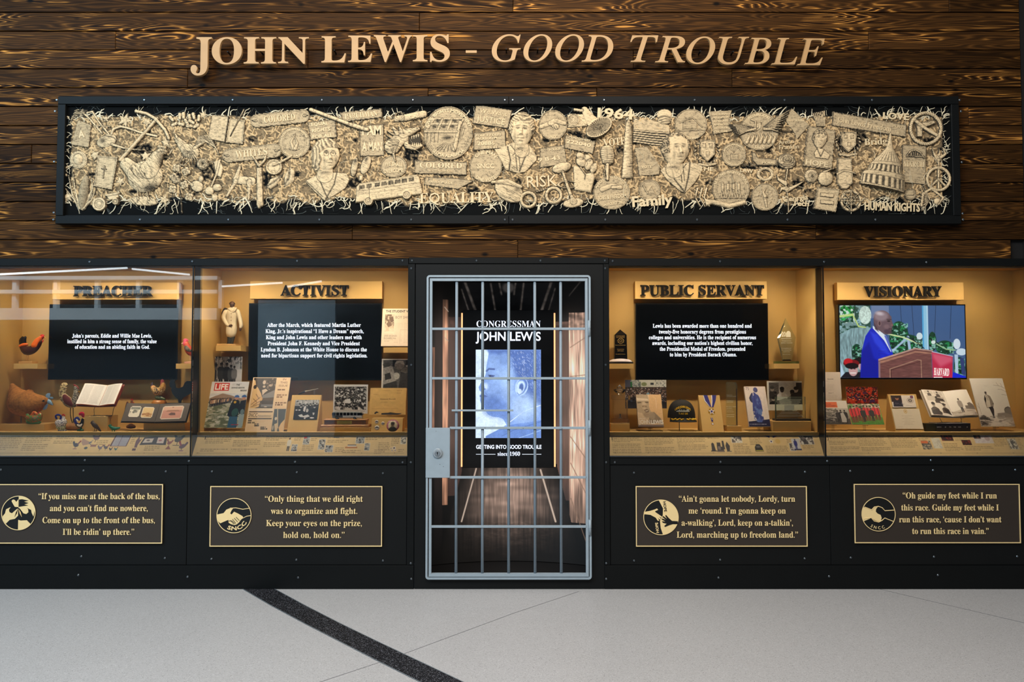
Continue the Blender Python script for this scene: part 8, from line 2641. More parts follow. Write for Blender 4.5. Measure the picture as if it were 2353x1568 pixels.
 for x,y_ in ((296,170),(372,168)): c.ell(x,y_ + 12,19,20,(190,140,116)); c.poly([(x - 28,y_ + 4),(x - 20,y_ - 16),(x,y_ - 24),(x + 20,y_ - 16),(x + 28,y_ + 4)],(70,116,190))
 c.words(60,370,190,3,15,(235,232,224),3,.4); c.words(280,462,392,1,16,(190,40,60),5,.6); c.words(225,22,330,2,13,(110,112,120),8,.3)
 c.rect(40, 14, 198, 100, (214, 46, 36));
 o,fr,wd,ht = paper('colour_magazine','colour magazine with a red LIFE title and men in blue helmets','magazine',467.5,556.5,878,984,.185,.32,c,.004)
 stext(o,fr,wd,ht,c,'LIFE',SANSB,50,88,138,62,wm)
 stext(o,fr,wd,ht,c,'THE',SANSB,270,44,36,16,bm); stext(o,fr,wd,ht,c,'SAVAGE SEASON',SANSB,222,76,138,18,bm); stext(o,fr,wd,ht,c,'BEGINS',SANSB,322,106,66,16,bm)
 easel_stand('acrylic_stand', 517, 985, .19, 'clear acrylic stand under the red-titled magazine')
 # newsletter; units of the 11.2x crop shear-corrected: 950 x 1390
 c = Cv(950, 1390, 200, (244, 216, 178))
 c.rect(35,15,595,800,(96,84,74)); c.noise(.12,60,60,4,(35,15,595,800))
 c.poly([(35,60),(70,90),(100,210),(170,280),(260,420),(290,500),(250,760),(150,800),(35,800)],(236,196,140)); c.ell(50,40,26,30,(40,34,30)); c.ell(85,250,40,52,(60,46,38))
 for q in ([(60,700),(250,520)],[(110,720),(290,600)],[(90,560),(180,640)],[(140,440),(230,560)],[(70,760),(300,680)]): c.line(q,16,(150,116,84),12)
 c.ell(300,130,40,54,(226,206,180)); c.ell(310,240,34,30,(216,196,172)); c.poly([(270,330),(360,300),(420,340),(350,400),(300,470)],(230,210,186)); c.ell(470,210,50,30,(200,176,150)); c.patches(330,20,590,330,[(176,156,136)],50,40,5,.05)
 c.poly([(300,470),(590,330),(595,520),(300,540)],(150,146,142)); c.rect(300,540,595,600,(116,96,80)); c.rect(300,700,595,760,(140,138,136)); c.ell(290,560,26,50,(232,186,130)); c.ell(420,760,40,12,(224,206,186))
 c.rect(0,800,620,868,(246,226,200)); c.words(20,830,590,1,20,(216,190,160),4,.4); c.rect(35,875,618,902,(96,84,76)); c.rect(35,1048,618,1076,(88,78,72))
 c.rect(650,815,940,1380,(100,106,112)); c.line([(735,830),(760,1030),(800,1290)],22,(216,198,166)); c.poly([(940,1080),(860,1180),(820,1290),(850,1380),(940,1380)],(238,204,156)); c.poly([(700,1200),(770,1170),(800,1260),(790,1380),(740,1380)],(224,204,172)); c.ell(720,1060,30,40,(226,216,196)); c.ell(680,1290,16,60,(206,196,180))
 c.words(660,305,930,1,44,(110,70,44),5,.8); c.words(660,440,925,2,52,(140,96,66),6,.75); c.words(650,640,930,2,52,(104,66,44),7,.75)
 for k_,y_ in enumerate((370,400,560,590,755,775)): c.words(650,y_,930,1,26,(226,180,140),9 + k_,.4,alpha=.7)
 for k_,(x,y_) in enumerate(((40,1095),(40,1145),(210,1180),(215,1220),(370,1260),(375,1300))): c.words(x,y_,x + 210,1,46,(50,44,40),20 + k_,.75)
 c.words(250,1110,600,2,26,(226,170,120),30,.4,alpha=.5); c.words(40,1230,200,5,26,(226,170,120),31,.4,alpha=.5)
 o,fr,wd,ht = paper('newsletter','sepia newsletter with SNCC title and IN THIS ISSUE column','newsletter',562.5,651.5,868.5,993.5,.145,.31,c,.006)
 stext(o,fr,wd,ht,c,'SNCC',SANS,35,1020,220,95,bm); stext(o,fr,wd,ht,c,'Newsletter',SANS,270,1012,330,42,tmat('grey_ink',(120,108,98),.5))
 bi = tmat('brown_ink', (130, 70, 44), .5)
 stext(o,fr,wd,ht,c,'IN',SANS,760,75,80,48,bi); stext(o,fr,wd,ht,c,'THIS',SANS,705,162,180,52,bi); stext(o,fr,wd,ht,c,'ISSUE',SANS,680,245,222,52,bi)
 MB().box(Px(575, .22), Px(655, .22), .20, .32, ZDECK + .0003, ZDECK + .004, .001).build('support_foot', M_ACRYL, o)
 # tan wedge with photo
 y0, y1 = .135, .27
 fr, wd, ht = lean(659.5, 728, 908.5, y0, .25, 996.5)
 e = empty('display_wedge', (fr.o[0], y0, ZDECK), 'tan slanted display wedge holding the group photo', 'display wedge')
 tp = fr.at(0, ht, 0); zt = tp[2]
 V = [(fr.o[0],y0,ZDECK),(fr.o[0] + wd,y0,ZDECK),(fr.o[0] + wd,tp[1],zt),(fr.o[0],tp[1],zt),(fr.o[0],y1 + .02,ZDECK),(fr.o[0] + wd,y1 + .02,ZDECK),(fr.o[0] + wd,y1,zt),(fr.o[0],y1,zt)]
 link_mesh('wedge_block',V,[(0,1,2,3),(5,4,7,6),(3,2,6,7),(1,5,6,2),(4,0,3,7),(0,4,5,1)],M_TAN2,e)
 c = Cv(640, 530, 120, (60, 62, 68))
 c.rect(0,0,640,160,(176,180,186)); c.patches(0,0,640,150,[(120,124,130),(214,216,220)],14,60,3)
 c.poly([(0, 140), (640, 120), (640, 530), (0, 530)], (38, 40, 46))
 for x,y_,r_,b_ in ((60,60,26,(150,154,160)),(130,130,34,(44,46,52)),(230,150,30,(50,52,60)),(330,140,28,(70,72,80)),(420,130,30,(36,38,44)),(490,120,28,(60,62,70)),(590,110,24,(60,60,66)),(170,180,36,(30,32,36)),(540,190,36,(30,32,38))): c.head(x,y_,r_,(206,206,206),(50,50,54),b_)
 c.poly([(250,200),(290,150),(310,200),(290,330),(240,300)],(226,226,230)); c.ell(350,290,34,50,(210,210,212)); c.ell(60,280,30,18,(200,202,206)); c.ell(140,280,34,18,(210,210,212)); c.poly([(500,350),(560,350),(550,400),(520,420)],(220,220,224))
 c.poly([(120,420),(220,390),(260,440),(380,400),(440,450),(360,480),(180,470)],(220,222,226)); c.ell(310,500,26,22,(222,222,224)); c.ell(500,490,60,20,(228,228,230)); c.noise(.12,16,16,5)
 f2 = Fr(fr.at(10 * S(y0), 32 * ht / 90.0, .001), fr.u, fr.v)
 o = sheet('mounted_photo',f2,54.5 * S(.2),ht * 46.0 / 90,c,M_PRINT,None,.005,(40,36,32)); one(o,'black and white photo of a group round a seated man, on the tan wedge','photograph')
 # pen on a clear post
 y = .29
 pz = empty('pen', (Px(708, y), y, Pz(900, y)), 'black dip pen with a pale shaft resting above the tan wedge', 'pen')
 MB().loft([(686,906,.9),(692,903.5,1.5),(700,900.5,2)],y,1).build('grip',bm,pz,True); b = MB(); b.loft([(700,900.5,1.4),(716,897,.9),(731,893.5,.4)],y,1); b.build('shaft',tmat('pale_shaft',(206,196,176),.4),pz,True)
 e = empty('acrylic_post',(Px(722,y),y,ZDECK),'clear acrylic post holding up the dip pen','stand'); b = MB().box(Px(720,y),Px(723.5,y),y + .006,y + .016,ZDECK + .004,Pz(896.5,y)); b.build('upright',ACR,e); MB().box(Px(700,y),Px(735,y),y - .0,y + .03,ZDECK + .0005,ZDECK + .004).build('foot',ACR,e)
 # crowd photo
 c = Cv(390,310,130,(228,228,230)); c.rect(14,24,374,268,(46,46,48)); c.patches(14,24,374,268,[(206,206,206),(20,20,22),(150,150,150)],14,14,7)
 cc = Cv(1, 1, 3)
 c.crowd(20,34,368,250,150,6,10,[(206,204,200),(84,80,78),(150,146,142),(60,56,54)],[(24,24,26),(200,200,202),(70,70,72),(226,226,228)],3)
 c.ell(160,130,14,18,(120,116,112)); c.poly([(130,160),(190,150),(200,200),(130,200)],(232,232,234)); c.rect(0,0,390,22,(228,228,230)); c.rect(0,268,390,310,(226,226,228)); c.rect(0,0,13,310,(226,226,228)); c.rect(375,0,390,310,(226,226,228)); c.words(16,276,370,3,9,(120,120,122),4)
 o,fr,wd,ht = paper('mounted_photo','black and white photo of a dense crowd behind the model bus','photograph',765.5,844.5,884,951,.30,.315,c,.004)
 easel_stand('acrylic_stand', 805, 952, .30, 'clear acrylic stand under the dense crowd photo')
 # newspaper, photo, aged sheet
 c = Cv(100,88,130,(236,220,200)); c.words(8,60,34,6,3.2,(190,170,150),3,.4); c.words(36,34,60,15,3.2,(206,190,172),4,.4); c.words(62,34,96,15,3.2,(206,190,172),5,.4); c.rect(8,14,34,54,(210,190,166)); c.patches(8,14,34,54,[(140,112,90),(110,86,70),(232,216,196)],8,7,3); c.poly([(20,22),(30,18),(33,30),(24,34)],(110,84,70)); c.poly([(12,36),(20,28),(28,40),(18,44)],(120,94,76)); c.rect(52,50,52.5,82,(170,150,130)); c.rect(52,50,80,50.5,(170,150,130))
 o,fr,wd,ht = paper('newspaper','old newspaper headed THE STUDENT VOICE on the right shelf','newspaper',875.5,958,710,796,.31,.38,c,.004)
 stext(o,fr,wd,ht,c,'THE STUDENT VOICE',SANSB,9,9,82,5.4,bm); stext(o,fr,wd,ht,c,'BOY SHOT',SANS,37,24,46,6.5,tmat('grey_ink',(120,108,98),.5)); stext(o,fr,wd,ht,c,'OVER 200 JAILED',SANS,7,66,36,3.6,tmat('grey_ink',(120,108,98),.5)); stext(o,fr,wd,ht,c,'IN CHAPEL HILL',SANS,7,71.5,34,3.6,tmat('grey_ink',(120,108,98),.5))
 c = Cv(320,345,100,(228,226,222)); c.rect(14,14,320,345,(92,92,92)); c.rect(110,14,170,90,(20,20,20)); c.rect(240,14,320,90,(36,36,36)); c.poly([(14,110),(90,80),(110,90),(150,260),(20,320),(14,300)],(160,158,156)); c.poly([(30,180),(84,160),(100,230),(36,250)],(50,50,50)); c.ell(50,70,40,24,(70,70,70)); c.poly([(20,300),(150,255),(160,345),(20,345)],(60,60,60))
 c.ell(176,74,48,52,(140,134,130)); c.poly([(130,60),(150,22),(215,26),(230,70),(180,50)],(190,186,180)); c.ell(140,100,16,14,(120,116,112)); c.poly([(190,130),(240,90),(320,110),(320,345),(170,345),(185,220)],(56,54,54)); c.poly([(200,110),(260,95),(320,110),(316,150),(240,170),(190,150)],(120,118,116)); c.poly([(270,190),(300,200),(316,290),(290,270)],(214,212,208)); c.ell(260,85,20,12,(210,208,204)); c.ell(150,200,30,40,(190,188,184)); c.noise(.2,14,14,3,(14,14,320,345))
 paper('mounted_photo', 'black and white photo of a man being led away beside a car', 'photograph', 876.5, 950, 825, 893, .36, .375, c, .004)
 c = Cv(450,325,130,(226,188,118)); c.noise(.05,40,30,3); c.words(150,30,260,1,10,(170,130,80),4,.5); c.words(40,75,130,1,10,(150,110,66),5,.4); c.words(140,172,270,1,10,(170,126,80),6,.4); c.words(180,210,240,1,9,(170,126,80),7,.4); c.words(30,250,400,1,10,(170,126,80),8,.4); c.words(330,30,400,2,30,(170,126,80),9,.2)
 c.poly([(60,312),(70,296),(90,284),(120,300),(90,306),(76,318)],(44,42,44)); c.poly([(150,325),(150,306),(230,302),(260,296),(330,306),(400,308),(390,316),(350,325)],(52,54,60))
 o,fr,wd,ht = paper('aged_document','yellowed document sheet with a torn dark lower edge','document',848.5,932,892,953.5,.27,.31,c,.002)
 stext(o,fr,wd,ht,c,'General Permit',BOLD,130,142,190,13,tmat('brown_black_ink',(84,62,40),.5))
 easel_stand('acrylic_stand', 895, 954.5, .28, 'clear acrylic stand under the yellowed document', 16)
 # wedge with badges
 fr, wd, ht = lean(852.5, 924, 961.5, .135, .17, 997.5)
 e = empty('display_wedge', (fr.o[0], .135, ZDECK), 'small tan block with four round badges pinned on it', 'display wedge')
 tp = fr.at(0, ht, 0)
 V = [(fr.o[0],.135,ZDECK),(fr.o[0] + wd,.135,ZDECK),(fr.o[0] + wd,tp[1],tp[2]),(fr.o[0],tp[1],tp[2]),(fr.o[0],.25,ZDECK),(fr.o[0] + wd,.25,ZDECK),(fr.o[0] + wd,.25,tp[2]),(fr.o[0],.25,tp[2])]
 link_mesh('wedge_block',V,[(0,1,2,3),(5,4,7,6),(3,2,6,7),(1,5,6,2),(4,0,3,7),(0,4,5,1)],M_TAN2,e)
 badge_rim = tmat('badge_rim', (176, 110, 140), .3)
 for (px,py,r_,lab,big) in ((864,969.5,4.2,'small white badge with a dark mark, upper left on the tan block',0),(878.5,973,3.8,'smallest grey badge with a dark mark, left of the portrait badge',0),(865.5,983.5,5.6,'white badge with a car-like mark, lowest on the tan block',0),(901.5,978.5,14.5,'large round portrait badge with a pink lettered rim',1)):
  u = (px - 852.5) * S(.15); v = (997.5 - py) * S(.15)
  c = Cv(100, 100, 44 if big else 16, (225, 225, 228))
  if big: c.ell(50,50,52,52,(172,96,130)); c.words(10,14,90,1,9,(240,230,235),3,.8); c.words(16,84,86,1,9,(240,230,235),4,.8); c.ell(50,50,37,37,(230,220,190)); c.head(50,44,17,(112,92,76),(30,28,26),(54,56,50))
  else: c.poly([(15,46),(30,32),(70,30),(88,50),(60,62),(30,58)],(30,30,34))
  f2 = Fr(fr.at(u, v, .004), fr.u, fr.v)
  k = S(.15) * r_
  ny = c.ny; R_, T_ = np.meshgrid(np.linspace(0, 1, 9 if big else 4), np.linspace(0, 2 * math.pi, 33)[:-1])
  V = f2.at(k * R_ * np.cos(T_), k * R_ * np.sin(T_), k * .28 * (1 - R_ ** 2)).reshape(-1, 3)
  cl = c.linear(); ii = np.clip(((R_ * np.cos(T_) * .5 + .5) * (c.nx - 1)).round().astype(int), 0, c.nx - 1); jj = np.clip(((.5 - R_ * np.sin(T_) * .5) * (c.ny - 1)).round().astype(int), 0, c.ny - 1)
  nr = R_.shape[1]; Fc = [(t * nr + q, t * nr + q + 1, ((t + 1) % 32) * nr + q + 1, ((t + 1) % 32) * nr + q) for t in range(32) for q in range(nr - 1)]
  Fc += [tuple(t * nr + nr - 1 for t in range(31, -1, -1))]
  o = link_mesh('badge', V, Fc, M_PRINT, None, True, cl[jj, ii].reshape(-1, 3)); one(o, lab, 'badge')
 # model bus on its stepped wooden base
 y = .21; k = S(y); zt = Pz(983, .16)
 wd_,wl = tmat('walnut',(140,92,50),.35,var=.2,scale=40),tmat('oak_trim',(196,142,80),.35)
 e = empty('trophy_base', (Px(796, y), y, zt), 'stepped wooden base with a brass plate under the model bus', 'trophy base')
 z1 = zt + 6 * k; z2 = z1 + 10 * k; z3 = z2 + 2.4 * k
 MB().box(Px(741,y),Px(851,y),y - .045,y + .055,zt,z1,.004).build('lower_step',wl,e); MB().box(Px(749,y),Px(844,y),y - .035,y + .045,z1,z2,.001).build('block',wd_,e); MB().box(Px(747.5,y),Px(846,y),y - .038,y + .048,z2,z3,.002).build('top_moulding',wl,e)
 pl = MB().box(Px(778,y),Px(812,y),y - .0375,y - .034,z1 + 1.5 * k,z2 - 1 * k,.0005).build('name_plate',tmat('brass_plate',(186,160,84),.3,metal=.6),e)
 b = MB()
 for i in range(3): b.box(Px(782, y), Px(808, y), y - .0378, y - .0374, z1 + (3 + 2.2 * i) * k, z1 + (3.7 + 2.2 * i) * k)
 b.build('engraving', tmat('engraving_dark', (110, 90, 50), .5), pl)
 e = empty('model_bus', (Px(800, y), y, z3), 'white and black model coach on the stepped wooden base', 'model bus')
 white,glassb = tmat('bus_white',(232,234,238),.2,coat=.5),tmat('bus_window',(26,28,36),.08)
 def bx(x0,x1,y0,y1,t,bt,m,nm,bev=.002): return MB().box(Px(x0,y),Px(x1,y),y0,y1,Pz(bt,y),Pz(t,y),bev).build(nm,m,e)
 tyre = tmat('tyre', (22, 22, 24), .6)
 zt_ = z3
 def zz_(d): return zt_ + d * k
 MB().box(Px(766, y), Px(834, y), y - .022, y + .022, zz_(2.0), zz_(8.5), .003).build('lower_body', white, e)
 MB().prism([(Px(765.5,y),zz_(8.3)),(Px(834,y),zz_(8.3)),(Px(836,y),zz_(10)),(Px(833.5,y),zz_(14)),(Px(829,y),zz_(15.6)),(Px(768,y),zz_(16.2)),(Px(765.5,y),zz_(14))],y - .0215,y + .0215).build('upper_body',glassb,e)
 MB().prism([(Px(766,y),zz_(15.2)),(Px(831,y),zz_(14.8)),(Px(827,y),zz_(16.6)),(Px(768,y),zz_(17.2))],y - .0222,y + .0222).build('roof',white,e)
 for i in range(7): MB().box(Px(774 + 8 * i, y), Px(774.8 + 8 * i, y), y - .0222, y - .021, zz_(8.5), zz_(15)).build('window_pillar', white, e)
 for x in (777, 817):
  for s_ in (-1, 1):
   o = MB().disc((Px(x, y), zz_(2.6)), 3.0 * k, y + s_ * .0195 - .005, y + s_ * .0195 + .005, 18, b=.001).build('wheel', tyre, e)
   MB().disc((Px(x,y),zz_(2.6)),1.4 * k,y + s_ * .0195 - .0056,y + s_ * .0195 + .0052,12).build('hub_cap',tmat('hub_chrome',(180,182,186),.2,metal=.9),o)
 MB().box(Px(766,y),Px(790,y),y - .0226,y - .0215,zz_(3.2),zz_(8.2)).build('side_panel',tmat('bus_grey',(90,94,104),.3),e)
 b = MB(); b.tube([(Px(784,y),y - .0226,zz_(4)),(Px(800,y),y - .0226,zz_(5)),(Px(828,y),y - .0226,zz_(4.4))],.0007,5); b.build('side_stripe',tmat('bus_grey',(90,94,104),.3),e)

case_activist()

# ------------------------------------------------------------------ awards, cap, medal, books
def case_servant():
 wm, bm = tmat('white_ink', (245, 240, 235), .5), tmat('black_ink', (30, 26, 24), .5)
 gold_ink = tmat('gold_ink', (190, 158, 96), .4)
 y = .37
 zs = Pz(836, .30)
 k = S(y)
 e = empty('obelisk_award', (Px(1425.5, y), y, zs), 'black obelisk award with gold engraving on a domed clear base', 'award')
 MB().box(Px(1399, y), Px(1453, y), y - .05, y + .05, zs, zs + 4 * k, .001).build('base', bm, e)
 b = MB(); prof = [(27 * k * math.cos(t),zs + 4 * k + 8.5 * k * math.sin(t)) for t in np.linspace(0,math.pi / 2 * .98,9)]; b.lathe((Px(1425.5,y),y),prof,30,.8); b.build('domed_foot',tmat('clear_white_dome',(235,228,236),.08),e,True)
 x0, x1, xm = Px(1411, y), Px(1440.5, y), Px(1425.5, y)
 z0, z1, z2 = zs + 9 * k, Pz(770, y), Pz(757.5, y)
 th = .028
 V = []
 for (a,c_,z_) in ((x0,x1,z0),(x0 + .9 * k,x1 - 1.5 * k,z1)): V += [(a,y - th,z_),(c_,y - th,z_),(c_,y + th,z_),(a,y + th,z_)]
 V.append((xm, y, z2))
 link_mesh('obelisk',V,[(0,1,5,4),(1,2,6,5),(2,3,7,6),(3,0,4,7),(4,5,8),(5,6,8),(6,7,8),(7,4,8),(3,2,1,0)],tmat('black_granite',(20,18,16),.12),e)
 yt = y - th - .001
 b = MB(); b.ring((xm,Pz(783.5,yt)),6.4 * k,.8 * k,yt - .0004,yt,24); b.ring((xm,Pz(783.5,yt)),3 * k,.7 * k,yt - .0004,yt,20)
 for i in range(10): a = i * .628; b.box(xm + 8 * k * math.cos(a) - .4 * k, xm + 8 * k * math.cos(a) + .4 * k, yt - .0004, yt, Pz(783.5, yt) + 6 * k * math.sin(a) - .6 * k, Pz(783.5, yt) + 6 * k * math.sin(a) + .6 * k)
 b.build('engraved_seal', gold_ink, e)
 for (s_,px0,px1,bl,cap) in (('NATIONAL BLACK',1415,1436,773.5,2.2),('LAW COUNCIL',1416,1435.5,776.5,2.0),('Award of Distinction',1414,1437.5,794.5,2.2),('Congressman',1418,1434,804,2.3),('John Lewis',1419,1433,807.6,2.4),('for a lifetime of service',1415,1437,815,1.7)):
  wtext('engraving',s_,SANS,px0,px1,bl,cap,yt - .0005,gold_ink,e,0,0,2)
 # diamond-shaped glass award
 gl = crystal_mat('award_glass', (226, 244, 226), .01)
 gl2 = crystal_mat('award_glass_green', (150, 214, 150), .01)
 fros = tmat('frosted_etching', (240, 236, 214), .6)
 e = empty('diamond_award', (Px(1805, y), y, zs), 'pointed clear glass award with white engraving on the right shelf', 'award')
 MB().box(Px(1780.5, y), Px(1833, y), y - .03, y + .03, zs, zs + 5.5 * k, .001).build('base', gl2, e)
 out = [(1798, 829.5), (1785.5, 778), (1805, 731), (1828.5, 776), (1820, 829.5)]
 inn = [(1801.5, 826.5), (1791, 777), (1805, 741), (1822.5, 776), (1816.5, 826.5)]
 X1, _, Z1 = P([p[0] for p in out], [p[1] for p in out], y); X2, _, Z2 = P([p[0] for p in inn], [p[1] for p in inn], y)
 V = [(X1[i], y, Z1[i]) for i in range(5)] + [(X2[i], y - .014, Z2[i]) for i in range(5)] + [(X2[i], y + .014, Z2[i]) for i in range(5)]
 Fc = [(5, 9, 8, 7, 6), (10, 11, 12, 13, 14)]
 for i in range(5): j = (i + 1) % 5; Fc += [(i, 5 + i, 5 + j, j), (i, j, 10 + j, 10 + i)]
 link_mesh('glass_blade', V, Fc, gl, e)
 yt = y - .0155
 wtext('engraving','20',SANSB,1796,1805.5,773.5,11,yt,fros,e,0,0,3)
 MB().prism([(Px(p[0],yt),Pz(p[1],yt)) for p in ((1807,775),(1818,775),(1818,765),(1815,761),(1811,761),(1807,766))],yt - .0004,yt).build('etched_figure',fros,e)
 for (s_,px0,px1,bl,cap) in (('ANNIVERSARY',1795,1819,779.5,2.3),('Congressman',1797,1818,789.5,2.2),('John Lewis',1795,1821,789.3,2.5),('In recognition of',1796,1818,801.5,1.9),('his outstanding',1796,1818,805.5,1.9),('leadership',1800,1815,809.5,1.9),('and service',1799,1816,815.5,1.8)):
  if s_ == 'Congressman': bl = 784.5
  wtext('engraving',s_,SANS,px0,px1,bl,cap,yt - .0004,fros,e,0,0,2)
 # crystal trophy with finial
 y = .235; k = S(y); zp = Pz(974.5, .17)
 cr = crystal_mat('crystal', (246, 240, 234), .005)
 e = empty('crystal_trophy', (Px(1425, y), y, zp), 'tall clear crystal trophy with a bowl-shaped finial', 'award')
 cx = Px(1425.5, y)
 hgt = (976 - 884) * k
 MB().box(cx - 20 * k, cx + 18 * k, y - .045, y + .045, zp, zp + 10 * k, .002).build('lower_slab', cr, e)
 MB().box(cx - 17 * k, cx + 15 * k, y - .035, y + .035, zp + 10.2 * k, zp + 54 * k, .003).build('crystal_block', cr, e)
 MB().box(cx - 20 * k, cx + 20 * k, y - .045, y + .045, zp + 54.2 * k, zp + 64 * k, .002).build('upper_slab', cr, e)
 b = MB(); b.lathe((cx - 2 * k,y),[(4 * k,zp + 64.2 * k),(3 * k,zp + 67 * k),(8 * k,zp + 69 * k),(13.5 * k,zp + 74 * k),(13.8 * k,zp + 77 * k),(9 * k,zp + 78.5 * k),(4 * k,zp + 80 * k),(7.5 * k,zp + 82 * k),(3 * k,zp + 85 * k),(1 * k,zp + 88 * k)],24); b.build('finial',cr,e,True)
 b = MB(); b.lathe((cx - 2 * k,y - .02),[(5 * k,zp + 12 * k),(4 * k,zp + 14 * k),(1.5 * k,zp + 16 * k),(3 * k,zp + 19 * k),(1 * k,zp + 22 * k)],14); b.build('inner_figure',tmat('silver',(196,196,196),.2,metal=.8),e,True)
 # crowd photo
 c = Cv(455,300,150,(70,66,64)); c.rect(0,0,455,90,(206,206,196)); c.rect(0,0,70,120,(96,100,120)); c.rect(60,10,150,100,(176,180,176)); c.rect(60,20,78,110,(40,130,70)); c.rect(150,20,175,80,(120,130,120)); c.ell(210,45,30,20,(130,140,96)); c.rect(280,30,316,52,(44,50,54)); c.rect(340,10,455,70,(196,196,190)); c.patches(330,0,455,80,[(110,116,116),(226,226,220)],14,18,3); c.patches(70,0,170,100,[(90,100,110)],10,12,5)
 c.rect(0,76,455,230,(64,54,52)); c.crowd(4,80,452,165,230,3.4,6.5,[(206,160,136),(150,110,92),(96,66,54),(222,184,160)],[(40,40,48),(200,196,196),(90,70,66),(150,130,120)],5)
 c.crowd(4,165,452,240,60,7,9,[(90,64,54),(190,150,130)],[(24,24,32),(30,32,44),(70,76,92)],6); c.poly([(235,140),(260,130),(280,180),(270,240),(230,240)],(150,190,216)); c.grad(0,232,455,300,(34,34,42),(62,58,64))
 paper('mounted_photo', 'colour photo of a huge street crowd behind the portrait book', 'photograph', 1437, 1532, 873.5, 939, .35, .365, c, .004)
 # portrait book
 c = Cv(330,345,120,(222,196,160)); c.grad(0,0,330,345,(232,206,170),(206,180,150)); c.poly([(170,0),(330,0),(330,300),(200,330),(160,180)],(232,190,140)); c.poly([(0,0),(150,0),(162,60),(160,140),(180,190),(150,250),(110,262),(60,200),(0,190)],(190,168,140)); c.poly([(0,36),(150,46),(162,66),(0,70)],(232,214,190),12)
 c.poly([(10,84),(60,80),(64,92),(14,96)],(110,92,72),6); c.poly([(108,78),(158,80),(154,92),(108,92)],(110,92,72),6); c.ell(98,120,30,40,(214,192,164),0,14); c.poly([(66,128),(86,140),(116,140),(134,128),(128,116),(74,116)],(176,152,124),6); c.ell(78,134,7,4,(100,82,64)); c.ell(120,134,7,4,(100,82,64))
 c.poly([(92,168),(130,158),(152,168),(150,192),(112,196)],(120,98,80),5); c.poly([(104,174),(144,168),(144,180),(112,186)],(206,190,170),4); c.ell(118,220,40,24,(176,152,126),0,12)
 c.poly([(170,200),(220,190),(300,260),(320,310),(130,310),(150,250)],(150,132,112),10); c.ell(190,230,40,40,(176,156,132),0,16); c.noise(.05,12,12,3); c.rect(0,325,330,345,(112,100,98)); c.words(250,40,262,9,13,(246,222,190),4,.6)
 o,fr,wd,ht = paper('portrait_book','sepia portrait book with JOHN LEWIS in white capitals on a clear stand','book',1466,1524.5,909.5,983,.20,.30,c,.02,None,(120,104,92))
 stext(o,fr,wd,ht,c,'JOHN',SANS,14,316,140,42,wm); stext(o,fr,wd,ht,c,'LEWIS',SANSB,168,316,160,40,wm); stext(o,fr,wd,ht,c,'MARCH ON',SANS,18,264,80,9,wm)
 easel_stand('acrylic_stand', 1493, 984.5, .20, 'clear acrylic stand under the sepia portrait book')
 # cap on a thin stand
 y = .25; k = S(y)
 nv = tmat('black_twill', (18, 17, 17), .75, bump=.2, scale=200); yl = tmat('gold_thread', (240, 196, 30), .5)
 e = empty('baseball_cap', (Px(1566, y), y, Pz(968, y)), 'black ball cap with gold leaf braid and yellow ship lettering', 'cap')
 cx, zc = Px(1564, y), Pz(956, y)
 V, Fc = [], []
 nr, ns = 10, 28
 for i in range(nr + 1):
  t = i / nr * math.pi / 2
  for j in range(ns):
   a = 2 * math.pi * j / ns
   q = math.cos(t) ** .75
   V.append((cx + 31.5 * k * q * math.cos(a) * (1 + .03 * math.cos(a)), y + .075 * q * math.sin(a), zc - 4 * k + 41 * k * math.sin(t) ** .9 - .04 * k * 0))
 for i in range(nr):
  for j in range(ns): j2 = (j + 1) % ns; Fc.append((i * ns + j, i * ns + j2, (i + 1) * ns + j2, (i + 1) * ns + j))
 link_mesh('crown', V, Fc, nv, e, True)
 MB().ball((cx - 2 * k, y, zc + 37 * k), 2 * k, 2 * k, 1.2 * k).build('top_button', nv, e, True)
 V, Fc = [], []
 nu, nv_ = 18, 6
 for s_ in (0, 1):
  for i in range(nv_ + 1):
   for j in range(nu + 1):
    u = -1 + 2 * j / nu; v = i / nv_
    x = cx + 2.5 * k + (29.5 + 1.5 * v) * k * math.sin(u * 1.25) / math.sin(1.25)
    yy = y - .062 * math.cos(u * 1.2) - .055 * v * math.cos(u * 1.3)
    z_ = zc - 2 * k - (9.5 * k * v) * (1 - .25 * u * u) - 3 * k * u * u - s_ * .003
    V.append((x, yy, z_))
 q = (nu + 1) * (nv_ + 1)
 for i in range(nv_):
  for j in range(nu):
   a = i * (nu + 1) + j; Fc += [(a, a + nu + 1, a + nu + 2, a + 1), (q + a, q + a + 1, q + a + nu + 2, q + a + nu + 1)]
 for j in range(nu): a = nv_ * (nu + 1) + j; Fc.append((a, q + a, q + a + 1, a + 1))
 link_mesh('brim', V, Fc, nv, e, True)
 for s_ in (-1, 1):
  b = MB()
  for i in range(9):
   u = (.12 + .085 * i) * s_; v = .55 + .12 * math.sin(i * 2.1)
   x = cx + 2.5 * k + (29.5 + 1.5 * v) * k * math.sin(u * 1.25) / math.sin(1.25); yy = y - .062 * math.cos(u * 1.2) - .055 * v * math.cos(u * 1.3); z_ = zc - 2 * k - (9.5 * k * v) * (1 - .25 * u * u) - 3 * k * u * u
   b.ball((x, yy - .003, z_ + .004), 2.4 * k, .006, 1.7 * k, 8, 5)
  b.build('oak_leaf_braid', yl, e, True)
